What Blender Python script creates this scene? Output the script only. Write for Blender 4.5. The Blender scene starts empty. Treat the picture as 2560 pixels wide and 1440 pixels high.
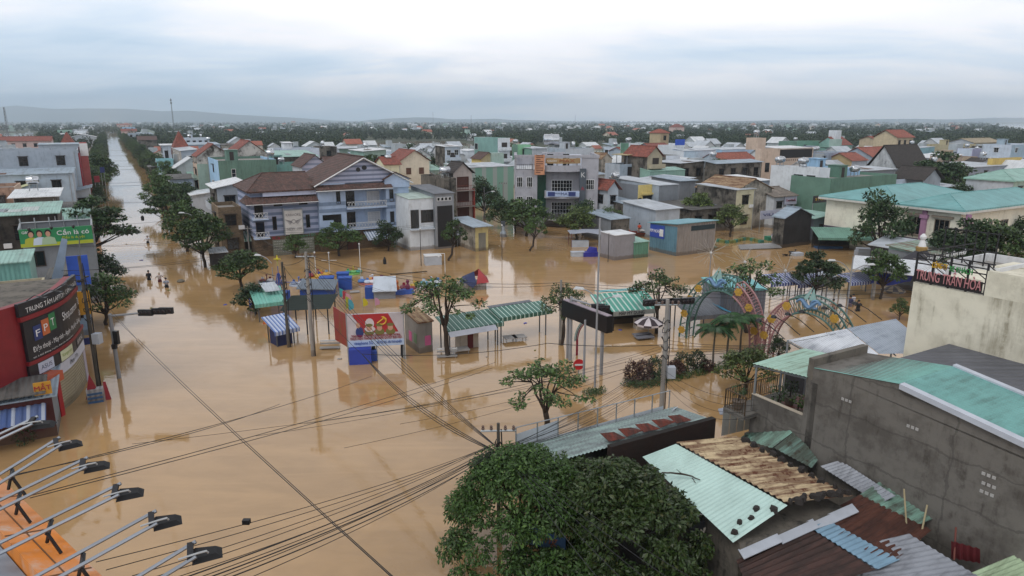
import bpy, math, random
import numpy as np
from mathutils import Vector, Matrix
random.seed(11)
RNG=np.random.default_rng(5)
SC=bpy.context.scene
COL=SC.collection
PI=math.pi
# ---------------------------------------------------------------- camera
F=1707.0; H=18.0                       # focal length in photo pixels, metres above the flood
PITCH=math.atan(418/F); CP,SP=math.cos(PITCH),math.sin(PITCH)
cd=bpy.data.cameras.new('camera'); cam=bpy.data.objects.new('camera',cd); COL.objects.link(cam)
cam.location=(0,0,H); cam.rotation_euler=(PI/2-PITCH,0,0)
cd.sensor_width=36.0; cd.lens=36.0*F/2560; cd.clip_start=0.5; cd.clip_end=30000
SC.camera=cam
# ---------------------------------------------------------------- light
SUN_EL,SUN_AZ=math.radians(50),math.radians(215)     # overcast: broad weak sun, behind left
w=bpy.data.worlds.new("World"); SC.world=w; w.use_nodes=True
nt=w.node_tree; nt.nodes.clear()
def N(nt,t,**k):
    n=nt.nodes.new(t)
    for a,b in k.items():
        if a=='i':
            for kk,vv in b.items(): n.inputs[kk].default_value=vv
        else: setattr(n,a,b)
    return n
def L(nt,a,b): nt.links.new(a,b)
def math_n(nt,op,a,b=None,c=None,clamp=False):
    n=nt.nodes.new('ShaderNodeMath'); n.operation=op; n.use_clamp=clamp
    for i,x in enumerate((a,b,c)):
        if x is None: continue
        if isinstance(x,(int,float)): n.inputs[i].default_value=x
        else: nt.links.new(x,n.inputs[i])
    return n.outputs[0]
def ramp(nt,fac,stops,interp='LINEAR'):
    n=nt.nodes.new('ShaderNodeValToRGB'); cr=n.color_ramp; cr.interpolation=interp
    while len(cr.elements)<len(stops): cr.elements.new(.5)
    for e,(p,c) in zip(cr.elements,stops):
        e.position=p; e.color=(c[0],c[1],c[2],1) if not isinstance(c,(int,float)) else (c,c,c,1)
    nt.links.new(fac,n.inputs[0]); return n.outputs[0]
def mixc(nt,f,a,b,mode='MIX'):
    n=nt.nodes.new('ShaderNodeMix'); n.data_type='RGBA'; n.blend_type=mode; n.clamp_factor=True
    for idx,x in ((0,f),(6,a),(7,b)):
        if isinstance(x,(int,float)): n.inputs[idx].default_value=x
        elif isinstance(x,tuple): n.inputs[idx].default_value=(x[0],x[1],x[2],1)
        else: nt.links.new(x,n.inputs[idx])
    return n.outputs[2]
def noise(nt,vec,scale,detail=4,rough=.55,dist=0.0):
    n=nt.nodes.new('ShaderNodeTexNoise'); n.inputs['Scale'].default_value=scale
    n.inputs['Detail'].default_value=detail; n.inputs['Roughness'].default_value=rough; n.inputs['Distortion'].default_value=dist
    if vec is not None: nt.links.new(vec,n.inputs['Vector'])
    return n.outputs['Fac']
sky=N(nt,'ShaderNodeTexSky',sky_type='NISHITA',sun_disc=False,sun_elevation=SUN_EL,sun_rotation=SUN_AZ,altitude=20,air_density=1.2,dust_density=2.0)
tc=N(nt,'ShaderNodeTexCoord'); sep=N(nt,'ShaderNodeSeparateXYZ'); L(nt,tc.outputs['Generated'],sep.inputs[0])
zz=math_n(nt,'MAXIMUM',sep.outputs[2],0.0)
den=math_n(nt,'ADD',zz,0.17)
cx=math_n(nt,'DIVIDE',sep.outputs[0],den); cy=math_n(nt,'DIVIDE',sep.outputs[1],den)
cv=N(nt,'ShaderNodeCombineXYZ'); L(nt,cx,cv.inputs[0]); L(nt,cy,cv.inputs[1])
mp=N(nt,'ShaderNodeMapping'); mp.inputs['Scale'].default_value=(1.0,1.5,1); mp.inputs['Location'].default_value=(3.1,1.7,0); L(nt,cv.outputs[0],mp.inputs[0])
n1=noise(nt,mp.outputs[0],.5,5,.5,.5); n2=noise(nt,mp.outputs[0],1.5,4,.5,.6)
cl=math_n(nt,'ADD',math_n(nt,'MULTIPLY',n1,.80),math_n(nt,'MULTIPLY',n2,.24))
# cloud deck: thin bright parts to slate-blue bellies
az=math_n(nt,'DIVIDE',sep.outputs[0],math_n(nt,'MAXIMUM',math_n(nt,'ABSOLUTE',sep.outputs[1]),.05))   # left(-) .. right(+)
azf=math_n(nt,'MULTIPLY_ADD',az,-.80,.32,clamp=True)          # 1 toward the left of the view
low=math_n(nt,'SUBTRACT',1.0,math_n(nt,'MULTIPLY',zz,4.6),clamp=True) # 1 near the horizon
dark=math_n(nt,'MULTIPLY',azf,math_n(nt,'POWER',low,1.3))
cl2=math_n(nt,'SUBTRACT',cl,math_n(nt,'MULTIPLY',dark,.40))
ccol=ramp(nt,cl2,[(.08,(3.6,5.6,7.9)),(.22,(5.6,7.5,9.5)),(.35,(8.7,9.8,11.2)),(.46,(11.6,11.5,12.0)),(.62,(14.0,13.8,14.0))])
high=ramp(nt,zz,[(.16,1.0),(.38,.70),(.75,.52)])       # thicker grey deck overhead, brighter low sky
skyc=mixc(nt,1.0,mixc(nt,.93,sky.outputs[0],ccol),high,'MULTIPLY')
bg=N(nt,'ShaderNodeBackground'); bg.inputs['Strength'].default_value=.10; L(nt,skyc,bg.inputs['Color'])
wo=N(nt,'ShaderNodeOutputWorld'); L(nt,bg.outputs[0],wo.inputs['Surface'])
sd=bpy.data.lights.new('sun','SUN'); sd.energy=1.2; sd.angle=math.radians(25); sd.color=(1,.97,.92)
so=bpy.data.objects.new('sun',sd); COL.objects.link(so); so.location=(0,0,200)
so.rotation_euler=(PI/2-SUN_EL,0,math.radians(180)-SUN_AZ)
SC.view_settings.view_transform='Standard'; SC.view_settings.look='None'; SC.view_settings.exposure=0.12; SC.view_settings.gamma=1.0
SC.cycles.max_bounces=6; SC.cycles.diffuse_bounces=2; SC.cycles.glossy_bounces=3; SC.cycles.transmission_bounces=2; SC.cycles.volume_bounces=1
SC.cycles.transparent_max_bounces=6; SC.cycles.caustics_reflective=False; SC.cycles.caustics_refractive=False
SC.cycles.use_denoising=True
# ---------------------------------------------------------------- photo pixel -> place
V30=Vector((math.cos(PI/6),.5)); U30=Vector((-.5,math.cos(PI/6)))     # street grid: a along V, b along U
def W(a,b,z=0): p=V30*a+U30*b; return Vector((p.x,p.y,z))
def AB(p): return (p[0]*V30.x+p[1]*V30.y, p[0]*U30.x+p[1]*U30.y)
def ray(px,py):
    u=(720-py)/F; return Vector(((px-1280)/F,CP+u*SP,-SP+u*CP))
def G(px,py,z=0):
    d=ray(px,py); return Vector((0,0,H))+d*((z-H)/d.z)
def GB(px,py,b):
    d=ray(px,py); return Vector((0,0,H))+d*(b/(d.x*U30.x+d.y*U30.y))
def GA(px,py,a):
    d=ray(px,py); return Vector((0,0,H))+d*(a/(d.x*V30.x+d.y*V30.y))
def ZR(py,Y):
    k=(720-py)/F; return H+Y*(k*CP-SP)/(CP+k*SP)
def AT(px,py,Y):
    d=ray(px,py); return Vector((0,0,H))+d*(Y/d.y)
def along(p,dirv,px):       # how far along dirv (2D) from p until the column px
    k=(px-1280)/F; q=p.z-H
    return (k*(p.y*CP-q*SP)-p.x)/(dirv[0]-k*dirv[1]*CP)
# ---------------------------------------------------------------- mesh building
class MB:
    def __init__(s): s.v=[]; s.f=[]; s.m=[]
    def face(s,pts,m=0):
        n=len(s.v); s.v+= [tuple(p) for p in pts]; s.f.append(tuple(range(n,n+len(pts)))); s.m.append(m); return s
    def hexa(s,b,t,m=0,mt=None):    # bottom and top rings, same count, ccw from above
        n=len(s.v); k=len(b); s.v+=[tuple(p) for p in b]+[tuple(p) for p in t]
        s.f.append(tuple(n+i for i in range(k-1,-1,-1))); s.m.append(m)
        s.f.append(tuple(n+k+i for i in range(k))); s.m.append(m if mt is None else mt)
        for i in range(k):
            j=(i+1)%k; s.f.append((n+i,n+j,n+k+j,n+k+i)); s.m.append(m)
        return s
    def box(s,x0,y0,z0,x1,y1,z1,m=0,mt=None):
        if x0>x1:x0,x1=x1,x0
        if y0>y1:y0,y1=y1,y0
        if z0>z1:z0,z1=z1,z0
        r=[(x0,y0),(x1,y0),(x1,y1),(x0,y1)]
        return s.hexa([(x,y,z0) for x,y in r],[(x,y,z1) for x,y in r],m,mt)
    def prism(s,pts,z0,z1,m=0,mt=None): return s.hexa([(x,y,z0) for x,y in pts],[(x,y,z1) for x,y in pts],m,mt)
    def slab(s,pts,t,m=0,mt=None):  # quad/polygon (ccw from above) thickened downward by t
        return s.hexa([(p[0],p[1],p[2]-t) for p in pts],pts,m,mt)
    def extx(s,prof,x0,x1,m=0):     # profile of (y,z), ccw seen from -x... extruded along x
        n=len(s.v); k=len(prof)
        s.v+=[(x0,y,z) for y,z in prof]+[(x1,y,z) for y,z in prof]
        s.f.append(tuple(n+i for i in range(k))); s.m.append(m); s.f.append(tuple(n+k+i for i in range(k-1,-1,-1))); s.m.append(m)
        for i in range(k):
            j=(i+1)%k; s.f.append((n+j,n+i,n+k+i,n+k+j)); s.m.append(m)
        return s
    def tube(s,path,r,n=6,m=0,cap=True):
        P=[Vector(p) for p in path]; R=r if isinstance(r,(list,tuple)) else [r]*len(P); base=len(s.v); prev=None
        for i,p in enumerate(P):
            d=(P[min(i+1,len(P)-1)]-P[max(i-1,0)])
            if d.length<1e-9: d=Vector((0,0,1))
            d.normalize()
            if prev is None:
                x=d.cross(Vector((0,0,1)));
                if x.length<.05: x=d.cross(Vector((0,1,0)))
            else: x=prev-d*prev.dot(d)
            x.normalize(); prev=x; y=d.cross(x)
            for k in range(n):
                a=2*PI*k/n; q=p+(x*math.cos(a)+y*math.sin(a))*R[i]; s.v.append(tuple(q))
        for i in range(len(P)-1):
            for k in range(n):
                j=(k+1)%n; s.f.append((base+i*n+k,base+i*n+j,base+(i+1)*n+j,base+(i+1)*n+k)); s.m.append(m)
        if cap:
            s.f.append(tuple(base+k for k in range(n-1,-1,-1))); s.m.append(m)
            e=base+(len(P)-1)*n; s.f.append(tuple(e+k for k in range(n))); s.m.append(m)
        return s
    def cyl(s,x,y,z0,z1,r0,r1=None,n=12,m=0): return s.tube([(x,y,z0),(x,y,z1)],[r0,r0 if r1 is None else r1],n,m)
    def bar(s,p,q,t,m=0): return s.tube([p,q],t*.7,4,m)
    def lathe(s,prof,x=0,y=0,n=14,m=0):
        base=len(s.v)
        for r,z in prof:
            for k in range(n):
                a=2*PI*k/n; s.v.append((x+r*math.cos(a),y+r*math.sin(a),z))
        for i in range(len(prof)-1):
            for k in range(n):
                j=(k+1)%n; s.f.append((base+i*n+k,base+i*n+j,base+(i+1)*n+j,base+(i+1)*n+k)); s.m.append(m)
        s.f.append(tuple(base+k for k in range(n-1,-1,-1))); s.m.append(m)
        e=base+(len(prof)-1)*n; s.f.append(tuple(e+k for k in range(n))); s.m.append(m)
        return s
    def ball(s,c,r,n=10,m=0,sz=1.0):
        pr=[(max(1e-3,r*math.sin(PI*i/6)),c[2]-r*sz*math.cos(PI*i/6)) for i in range(7)]
        return s.lathe(pr,c[0],c[1],n,m)
    def corr(s,p00,p10,p11,p01,pitch,amp,m=0,t=.0):   # corrugated sheet: ridges run from p00->p01, waves across p00->p10
        p00,p10,p11,p01=map(Vector,(p00,p10,p11,p01)); wl=(p10-p00).length; k=max(4,int(wl/pitch*4))
        nrm=(p10-p00).cross(p01-p00).normalized(); base=len(s.v)
        for i in range(k+1):
            u=i/k; o=nrm*(amp*math.sin(u*wl/pitch*2*PI))
            s.v.append(tuple(p00.lerp(p10,u)+o)); s.v.append(tuple(p01.lerp(p11,u)+o))
        for i in range(k): s.f.append((base+2*i,base+2*i+2,base+2*i+3,base+2*i+1)); s.m.append(m)
        return s
    def build(s,name,mats,parent=None,loc=None,rot=None,smooth=False):
        me=bpy.data.meshes.new(name); me.from_pydata(s.v,[],s.f)
        if not isinstance(mats,(list,tuple)): mats=[mats]
        for q in mats: me.materials.append(q)
        if len(mats)>1: me.polygons.foreach_set('material_index',np.array(s.m,dtype=np.int32))
        if smooth: me.polygons.foreach_set('use_smooth',np.ones(len(s.f),dtype=bool))
        me.update()
        o=bpy.data.objects.new(name,me); COL.objects.link(o)
        if parent is not None: o.parent=parent
        if loc is not None: o.location=loc
        if rot is not None: o.rotation_euler=rot if isinstance(rot,(tuple,list)) else (0,0,rot)
        return o
def tag(o,label=None,cat=None,group=None,kind=None):
    if label: o['label']=label
    if cat: o['category']=cat
    if group: o['group']=group
    if kind: o['kind']=kind
    return o
def thing(name,label,cat,loc,rz=0.0,group=None):
    o=bpy.data.objects.new(name,None); COL.objects.link(o); o.location=loc; o.rotation_euler=(0,0,rz); o.empty_display_size=.3
    return tag(o,label,cat,group)
def one(mb,name,mats,label,cat,loc=(0,0,0),rz=0.0,group=None,smooth=False):
    return tag(mb.build(name,mats,None,loc,rz,smooth),label,cat,group)
def copy_tree(o,parent=None):
    c=o.copy(); COL.objects.link(c)
    if parent is not None: c.parent=parent; c.matrix_parent_inverse=o.matrix_parent_inverse.copy()
    for ch in list(o.children): copy_tree(ch,c)
    return c
RG=math.radians(30)
# ---------------------------------------------------------------- materials
MATS={}
def rgb(h):   # photo-like sRGB hex to linear
    v=[int(h[i:i+2],16)/255 for i in (0,2,4)]; return tuple(x/12.92 if x<.04 else ((x+.055)/1.055)**2.4 for x in v)
def M(name,c=None,kind='plain',rough=.8,c2=None,ax='X',per=.3,amt=.5,metal=0.0,sc=1.0):
    if name in MATS: return MATS[name]
    if isinstance(c,str): c=rgb(c)
    if isinstance(c2,str): c2=rgb(c2)
    m=bpy.data.materials.new(name); m.use_nodes=True; nt=m.node_tree; bs=nt.nodes['Principled BSDF']; MATS[name]=m
    bs.inputs['Roughness'].default_value=rough; bs.inputs['Metallic'].default_value=metal
    tc=N(nt,'ShaderNodeTexCoord'); oc=tc.outputs['Object']
    geo=N(nt,'ShaderNodeNewGeometry'); oi=N(nt,'ShaderNodeObjectInfo')
    def off(v):   # per-object shift so repeats do not share their stains
        a=N(nt,'ShaderNodeVectorMath',operation='ADD'); L(nt,v,a.inputs[0]); k=N(nt,'ShaderNodeVectorMath',operation='SCALE'); k.inputs[0].default_value=(37,91,13); L(nt,oi.outputs['Random'],k.inputs['Scale']); L(nt,k.outputs[0],a.inputs[1]); return a.outputs[0]
    dark=lambda k:(c[0]*k,c[1]*k,c[2]*k)
    col=None
    if kind=='plain':
        col=mixc(nt,ramp(nt,noise(nt,off(oc),1.3*sc,5),[(.35,0),(.7,1)]),dark(1.06),dark(.86))
    elif kind in('wall','old'):
        o2=off(oc); mpn=N(nt,'ShaderNodeMapping'); mpn.inputs['Scale'].default_value=(1,1,.12); L(nt,o2,mpn.inputs[0])
        st=noise(nt,mpn.outputs[0],2.2*sc,5,.65); bl=noise(nt,o2,.45*sc,6,.65)
        k=amt if kind=='wall' else 1.0
        col=mixc(nt,ramp(nt,bl,[(.3,0),(.75,1)]),dark(1.05),dark(.80))
        stain=c2 or (c[0]*.42,c[1]*.42,c[2]*.40)
        s1=ramp(nt,st,[(.50,0),(.68,1)]); s2=ramp(nt,noise(nt,o2,.9*sc,6,.7),[(.42,0),(.62,1)])
        f=math_n(nt,'MULTIPLY',math_n(nt,'MULTIPLY',s1,s2),min(1,k*1.1) if kind=='wall' else 1.0)
        if kind=='old':
            f=math_n(nt,'ADD',f,math_n(nt,'MULTIPLY',ramp(nt,bl,[(.45,0),(.6,1)]),.55*amt*2),clamp=True)
        col=mixc(nt,f,col,stain)
        if name.startswith('damp'):     # pour joints of the rendered wall
            vr=N(nt,'ShaderNodeVectorRotate',rotation_type='Z_AXIS'); vr.inputs['Angle'].default_value=-PI/6; L(nt,oc,vr.inputs['Vector']); se=N(nt,'ShaderNodeSeparateXYZ'); L(nt,vr.outputs[0],se.inputs[0]); wob=math_n(nt,'MULTIPLY',noise(nt,oc,.7,5,.6),.9)
            for ch_,pr_,th in((2,1.9,.045),(1,4.3,.02)):
                fr=math_n(nt,'FRACT',math_n(nt,'DIVIDE',math_n(nt,'ADD',se.outputs[ch_],wob),pr_)); col=mixc(nt,math_n(nt,'MULTIPLY',math_n(nt,'LESS_THAN',fr,th),.45),col,dark(.35))
        bp=N(nt,'ShaderNodeBump'); bp.inputs['Strength'].default_value=.25; bp.inputs['Distance'].default_value=.02; L(nt,noise(nt,oc,9,4),bp.inputs['Height']); L(nt,bp.outputs[0],bs.inputs['Normal'])
    elif kind in('sheet','rust','awning'):
        near=per<.295 and kind!='awning'
        if near:      # real corrugated sheets set along the street grid
            vr=N(nt,'ShaderNodeVectorRotate',rotation_type='Z_AXIS'); vr.inputs['Angle'].default_value=-PI/6; L(nt,oc,vr.inputs['Vector']); oc=vr.outputs[0]; ax='Y' if ax=='X' else 'X'
        o2=off(oc); se=N(nt,'ShaderNodeSeparateXYZ'); L(nt,oc,se.inputs[0]); x=se.outputs['XYZ'.index(ax)]
        wv=math_n(nt,'SINE',math_n(nt,'MULTIPLY',x,2*PI/per))
        mpn=N(nt,'ShaderNodeMapping'); mpn.inputs['Scale'].default_value=(1,.1,.1) if ax=='X' else (.1,1,.1); L(nt,o2,mpn.inputs[0])
        st=noise(nt,mpn.outputs[0],2.6*sc,5,.65); bl=noise(nt,o2,.5*sc,6,.65)
        if kind=='awning':
            fr=math_n(nt,'FRACT',math_n(nt,'DIVIDE',x,per)); col=mixc(nt,math_n(nt,'GREATER_THAN',fr,1-amt),c,c2)
            col=mixc(nt,math_n(nt,'MULTIPLY',ramp(nt,bl,[(.4,0),(.7,1)]),.3),col,(.2,.2,.18))
        else:
            col=mixc(nt,ramp(nt,bl,[(.32,0),(.72,1)]),dark(1.08),dark(.82))
            f=math_n(nt,'MULTIPLY',math_n(nt,'MULTIPLY',ramp(nt,st,[(.46,0),(.62,1)]),ramp(nt,bl,[(.38,.15),(.62,1)])),amt)
            if kind=='rust': f=math_n(nt,'ADD',math_n(nt,'MULTIPLY',ramp(nt,st,[(.40,0),(.56,1)]),.75),math_n(nt,'MULTIPLY',ramp(nt,noise(nt,o2,1.7*sc,6,.7),[(.5,0),(.66,1)]),.5),clamp=True)
            col=mixc(nt,f,col,c2 or dark(.5))
            # sheet joints
            fr=math_n(nt,'FRACT',math_n(nt,'DIVIDE',x,per*4.0)); 
            if not near: col=mixc(nt,math_n(nt,'MULTIPLY',math_n(nt,'GREATER_THAN',fr,.93),.22),col,dark(.55))
        if near: wv=noise(nt,oc,3,3)
        bp=N(nt,'ShaderNodeBump'); bp.inputs['Strength'].default_value=.6; bp.inputs['Distance'].default_value=.04; L(nt,wv,bp.inputs['Height']); L(nt,bp.outputs[0],bs.inputs['Normal'])
    elif kind=='tile':
        se=N(nt,'ShaderNodeSeparateXYZ'); L(nt,oc,se.inputs[0]); o2=off(oc)
        x=se.outputs[0] if ax=='X' else se.outputs[1]; zc=se.outputs[2]
        wv=math_n(nt,'SINE',math_n(nt,'MULTIPLY',x,2*PI/per)); fr=math_n(nt,'FRACT',math_n(nt,'DIVIDE',zc,per*.62))
        ht=math_n(nt,'ADD',math_n(nt,'MULTIPLY',wv,.5),fr)
        bl=noise(nt,o2,1.1*sc,6,.7)
        cell=N(nt,'ShaderNodeTexWhiteNoise'); sn=N(nt,'ShaderNodeVectorMath',operation='SNAP'); L(nt,oc,sn.inputs[0]); sn.inputs[1].default_value=(per,per,per*.62); L(nt,sn.outputs[0],cell.inputs['Vector'])
        col=mixc(nt,cell.outputs['Value'],dark(1.25),dark(.7))
        col=mixc(nt,math_n(nt,'MULTIPLY',ramp(nt,bl,[(.45,0),(.68,1)]),amt),col,c2 or (.03,.03,.025))
        bp=N(nt,'ShaderNodeBump'); bp.inputs['Strength'].default_value=.8; bp.inputs['Distance'].default_value=.05; L(nt,ht,bp.inputs['Height']); L(nt,bp.outputs[0],bs.inputs['Normal'])
    elif kind=='leaf':
        bs.inputs['Specular IOR Level'].default_value=.35
        r=geo.outputs['Random Per Island']
        col=ramp(nt,r,[(0,dark(.45)),(.45,c),(.8,dark(1.35)),(1,c2 or (c[0]*2.2,c[1]*1.9,c[2]*1.6))])
        bl=noise(nt,oc,.8,3); col=mixc(nt,ramp(nt,bl,[(.4,0),(.62,.8)]),col,mixc(nt,.5,col,dark(1.7)))
        rv=math_n(nt,'MULTIPLY_ADD',oi.outputs['Random'],.5,.75); vm=N(nt,'ShaderNodeVectorMath',operation='SCALE'); L(nt,col,vm.inputs[0]); L(nt,rv,vm.inputs['Scale']); col=vm.outputs[0]
    elif kind=='bark':
        mpn=N(nt,'ShaderNodeMapping'); mpn.inputs['Scale'].default_value=(1,1,.25); L(nt,oc,mpn.inputs[0])
        col=mixc(nt,noise(nt,mpn.outputs[0],7,5,.7),dark(.5),dark(1.5))
    elif kind=='brick':
        mpn=N(nt,'ShaderNodeMapping'); mpn.inputs['Rotation'].default_value=(PI/2,0,0); L(nt,oc,mpn.inputs[0])
        bk=N(nt,'ShaderNodeTexBrick'); L(nt,mpn.outputs[0],bk.inputs['Vector']); bk.inputs['Scale'].default_value=3.2
        bk.inputs['Color1'].default_value=(*c,1); bk.inputs['Color2'].default_value=(*dark(.6),1); bk.inputs['Mortar'].default_value=(*(c2 or dark(1.5)),1); bk.inputs['Mortar Size'].default_value=.02
        col=mixc(nt,ramp(nt,noise(nt,off(oc),.8,6,.7),[(.46,0),(.68,.6)]),bk.outputs['Color'],(.02,.018,.015))
    elif kind=='bands':   # horizontal paint bands
        se=N(nt,'ShaderNodeSeparateXYZ'); L(nt,oc,se.inputs[0]); fr=math_n(nt,'FRACT',math_n(nt,'DIVIDE',math_n(nt,'ADD',se.outputs[2],amt),per))
        mpn=N(nt,'ShaderNodeMapping'); mpn.inputs['Scale'].default_value=(1,1,.1); L(nt,oc,mpn.inputs[0])
        col=mixc(nt,math_n(nt,'GREATER_THAN',fr,.55),c,c2); col=mixc(nt,math_n(nt,'MULTIPLY',ramp(nt,noise(nt,mpn.outputs[0],2,5,.7),[(.5,0),(.75,1)]),.3),col,(.15,.16,.2))
    elif kind=='vbands':
        se=N(nt,'ShaderNodeSeparateXYZ'); L(nt,oc,se.inputs[0]); x=se.outputs['XYZ'.index(ax)]
        fr=math_n(nt,'FRACT',math_n(nt,'DIVIDE',x,per)); col=mixc(nt,math_n(nt,'GREATER_THAN',fr,amt),c,c2)
    elif kind=='flat': bs.inputs['Base Color'].default_value=(*c,1)
    if col is not None and kind in('wall','old','sheet','rust','brick','bands','vbands'):   # wet mud line left by the flood
        sz=N(nt,'ShaderNodeSeparateXYZ'); L(nt,geo.outputs['Position'],sz.inputs[0]); hz_=math_n(nt,'ADD',sz.outputs[2],math_n(nt,'MULTIPLY',noise(nt,geo.outputs['Position'],1.2,4,.6),-.5))
        col=mixc(nt,ramp(nt,hz_,[(.0,.62),(.22,.45),(.3,0)]),col,(.10,.065,.035))
    if col is not None: L(nt,col,bs.inputs['Base Color'])
    return m
# shared paints
glass=M('window glass','15191c','flat',rough=.12); bronze=M('dark bronze frame','2a211c','plain',.6); wframe=M('white window frame','c9cbcc','plain',.6)
concrete=M('concrete','8d8a86','wall',.9); darkconc=M('mossy concrete','6b665e','old',.95,c2=(.035,.033,.03)); steel=M('galvanised steel','9aa0a4','plain',.45,metal=.6)
tanksteel=M('stainless steel','c8ccd0','plain',.25,metal=.9); blackm=M('black painted metal','15161a','plain',.5); whitep=M('white paint','d4d6d8','wall',.8); cable=M('cable rubber','0d0d0f','flat',.6)
bark=M('bark','3a3028','bark',.95); leafA=M('broad leaves',(.042,.078,.022),'leaf',.5); leafB=M('pale leaves',(.066,.098,.028),'leaf',.5); leafC=M('dark leaves',(.027,.053,.019),'leaf',.5)
leafP=M('palm leaves',(.022,.062,.020),'leaf',.45); leafR=M('reddish leaves',(.06,.028,.022),'leaf',.55,c2=(.10,.06,.03))
# ---------------------------------------------------------------- setting: flood water, land, hills
def water_mat(name,base,rip):
    m=bpy.data.materials.new(name); m.use_nodes=True; nt=m.node_tree; bs=nt.nodes['Principled BSDF']
    tc=N(nt,'ShaderNodeTexCoord'); oc=tc.outputs['Object']
    mpn=N(nt,'ShaderNodeMapping'); mpn.inputs['Scale'].default_value=(1,1.6,1); mpn.inputs['Rotation'].default_value=(0,0,.6); L(nt,oc,mpn.inputs[0])
    a=noise(nt,mpn.outputs[0],.045,5,.6,.6); b=noise(nt,mpn.outputs[0],.35,4,.6,1.2)
    col=mixc(nt,ramp(nt,math_n(nt,'ADD',math_n(nt,'MULTIPLY',a,.7),math_n(nt,'MULTIPLY',b,.3)),[(.35,0),(.68,1)]),tuple(x*.80 for x in base),tuple(x*1.14 for x in base))
    mp2=N(nt,'ShaderNodeMapping'); mp2.inputs['Scale'].default_value=(.16,1.1,1); mp2.inputs['Rotation'].default_value=(0,0,-.35); L(nt,oc,mp2.inputs[0])   # silt streaks along the current
    col=mixc(nt,math_n(nt,'MULTIPLY',ramp(nt,noise(nt,mp2.outputs[0],.5,6,.62,.9),[(.50,0),(.66,1)]),.35),col,tuple(x*1.28 for x in base))
    L(nt,col,bs.inputs['Base Color']); bs.inputs['Roughness'].default_value=.03; bs.inputs['IOR'].default_value=1.55; bs.inputs['Specular IOR Level'].default_value=.7
    r1=noise(nt,mpn.outputs[0],1.5,3,.5,.8); r2=noise(nt,mpn.outputs[0],7.0,2,.5,.2); r3=noise(nt,mpn.outputs[0],.35,2,.5,.3)
    cal=ramp(nt,noise(nt,oc,.06,3,.5,.5),[(.40,.25),(.62,1)])       # calm and ruffled patches
    h=math_n(nt,'MULTIPLY',math_n(nt,'ADD',math_n(nt,'ADD',math_n(nt,'MULTIPLY',r1,.6),math_n(nt,'MULTIPLY',r2,.10)),math_n(nt,'MULTIPLY',r3,.9)),cal)
    bp=N(nt,'ShaderNodeBump'); bp.inputs['Strength'].default_value=rip; bp.inputs['Distance'].default_value=.05; L(nt,h,bp.inputs['Height']); L(nt,bp.outputs[0],bs.inputs['Normal'])
    return m
waterm=water_mat('muddy flood water',(.40,.252,.118),.30)
tag(MB().face([(-9000,-400,0),(9000,-400,0),(9000,10800,0),(-9000,10800,0)]).build('flood_water',waterm),kind='structure')
landm=M('wet ground',(.045,.055,.025),'plain',.95,sc=.1)
ld=MB()
ld.face([W(-14,215,.2),W(-14,10500,.2),(-8800,10500,.2),(-8800,215,.2)])
ld.face([W(15,250,.2),(150,215,.2),(230,120,.2),(8800,120,.2),(8800,10500,.2),W(15,10500,.2)])
tag(ld.build('land',landm),kind='structure')
pond=water_mat('flooded field water',(.42,.32,.23),.25)
def field(pts,z=.32): tag(MB().face([G(x,y,z) for x,y in pts]).build('flooded_field',pond),kind='structure')
field([(-140,366),(-140,333),(60,333),(84,340),(60,362),(20,366)])
field([(905,380),(930,358),(1010,354),(1130,353),(1190,362),(1180,374),(1040,378)])
field([(1330,372),(1400,364),(1440,362),(1520,366),(1500,374),(1400,378)])
field([(1540,312.4),(1580,308.6),(1790,308.2),(1800,310.5),(1650,312.5)])
field([(2290,310.5),(2310,308.4),(2370,308.4),(2360,310.6)])
field([(2470,309),(2700,307.4),(2760,330),(2560,327),(2510,318)])
hm=M('hill woods',(.06,.085,.075),'plain',.95,sc=.01)
def ridge(Y,x0,x1,prof,depth):
    hb=MB(); n=len(prof); xs=[x0+(x1-x0)*i/(n-1) for i in range(n)]; rows=[]
    for k in range(7):
        t=k/6; f=math.sin(PI*t); rows.append([len(hb.v)+i for i in range(n)])
        for i,x in enumerate(xs): hb.v.append((x+60*math.sin(i*1.7+k),Y+depth*t,-1+max(0,prof[i])*f*(1+.12*math.sin(i*2.3+k*1.9))))
    for k in range(6):
        for i in range(n-1): hb.f.append((rows[k][i],rows[k][i+1],rows[k+1][i+1],rows[k+1][i])); hb.m.append(0)
    tag(hb.build('hills',hm,smooth=True),kind='structure')
ridge(8200,-8000,-1900,[110,165,185,180,190,175,160,165,150,130,105,80,55,25,5],1500)
ridge(8400,-2000,1500,[5,25,48,62,55,42,36,44,34,24,18,12,12,6,0],900)
ridge(8400,1300,8600,[0,6,12,18,26,24,36,42,38,50,58,44,50,36,24],600)
# far air
hz=M('haze air',(1,1,1),'flat'); nt=hz.node_tree; nt.nodes.clear()
pv=N(nt,'ShaderNodeVolumePrincipled'); pv.inputs['Color'].default_value=(.72,.86,1,1); pv.inputs['Density'].default_value=HAZE if 'HAZE' in globals() else 1.75e-4; pv.inputs['Anisotropy'].default_value=.15
mo=N(nt,'ShaderNodeOutputMaterial'); L(nt,pv.outputs[0],mo.inputs['Volume'])
tag(MB().box(-9200,-600,-1.5,9200,11000,320).build('haze',hz),kind='stuff')
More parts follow.
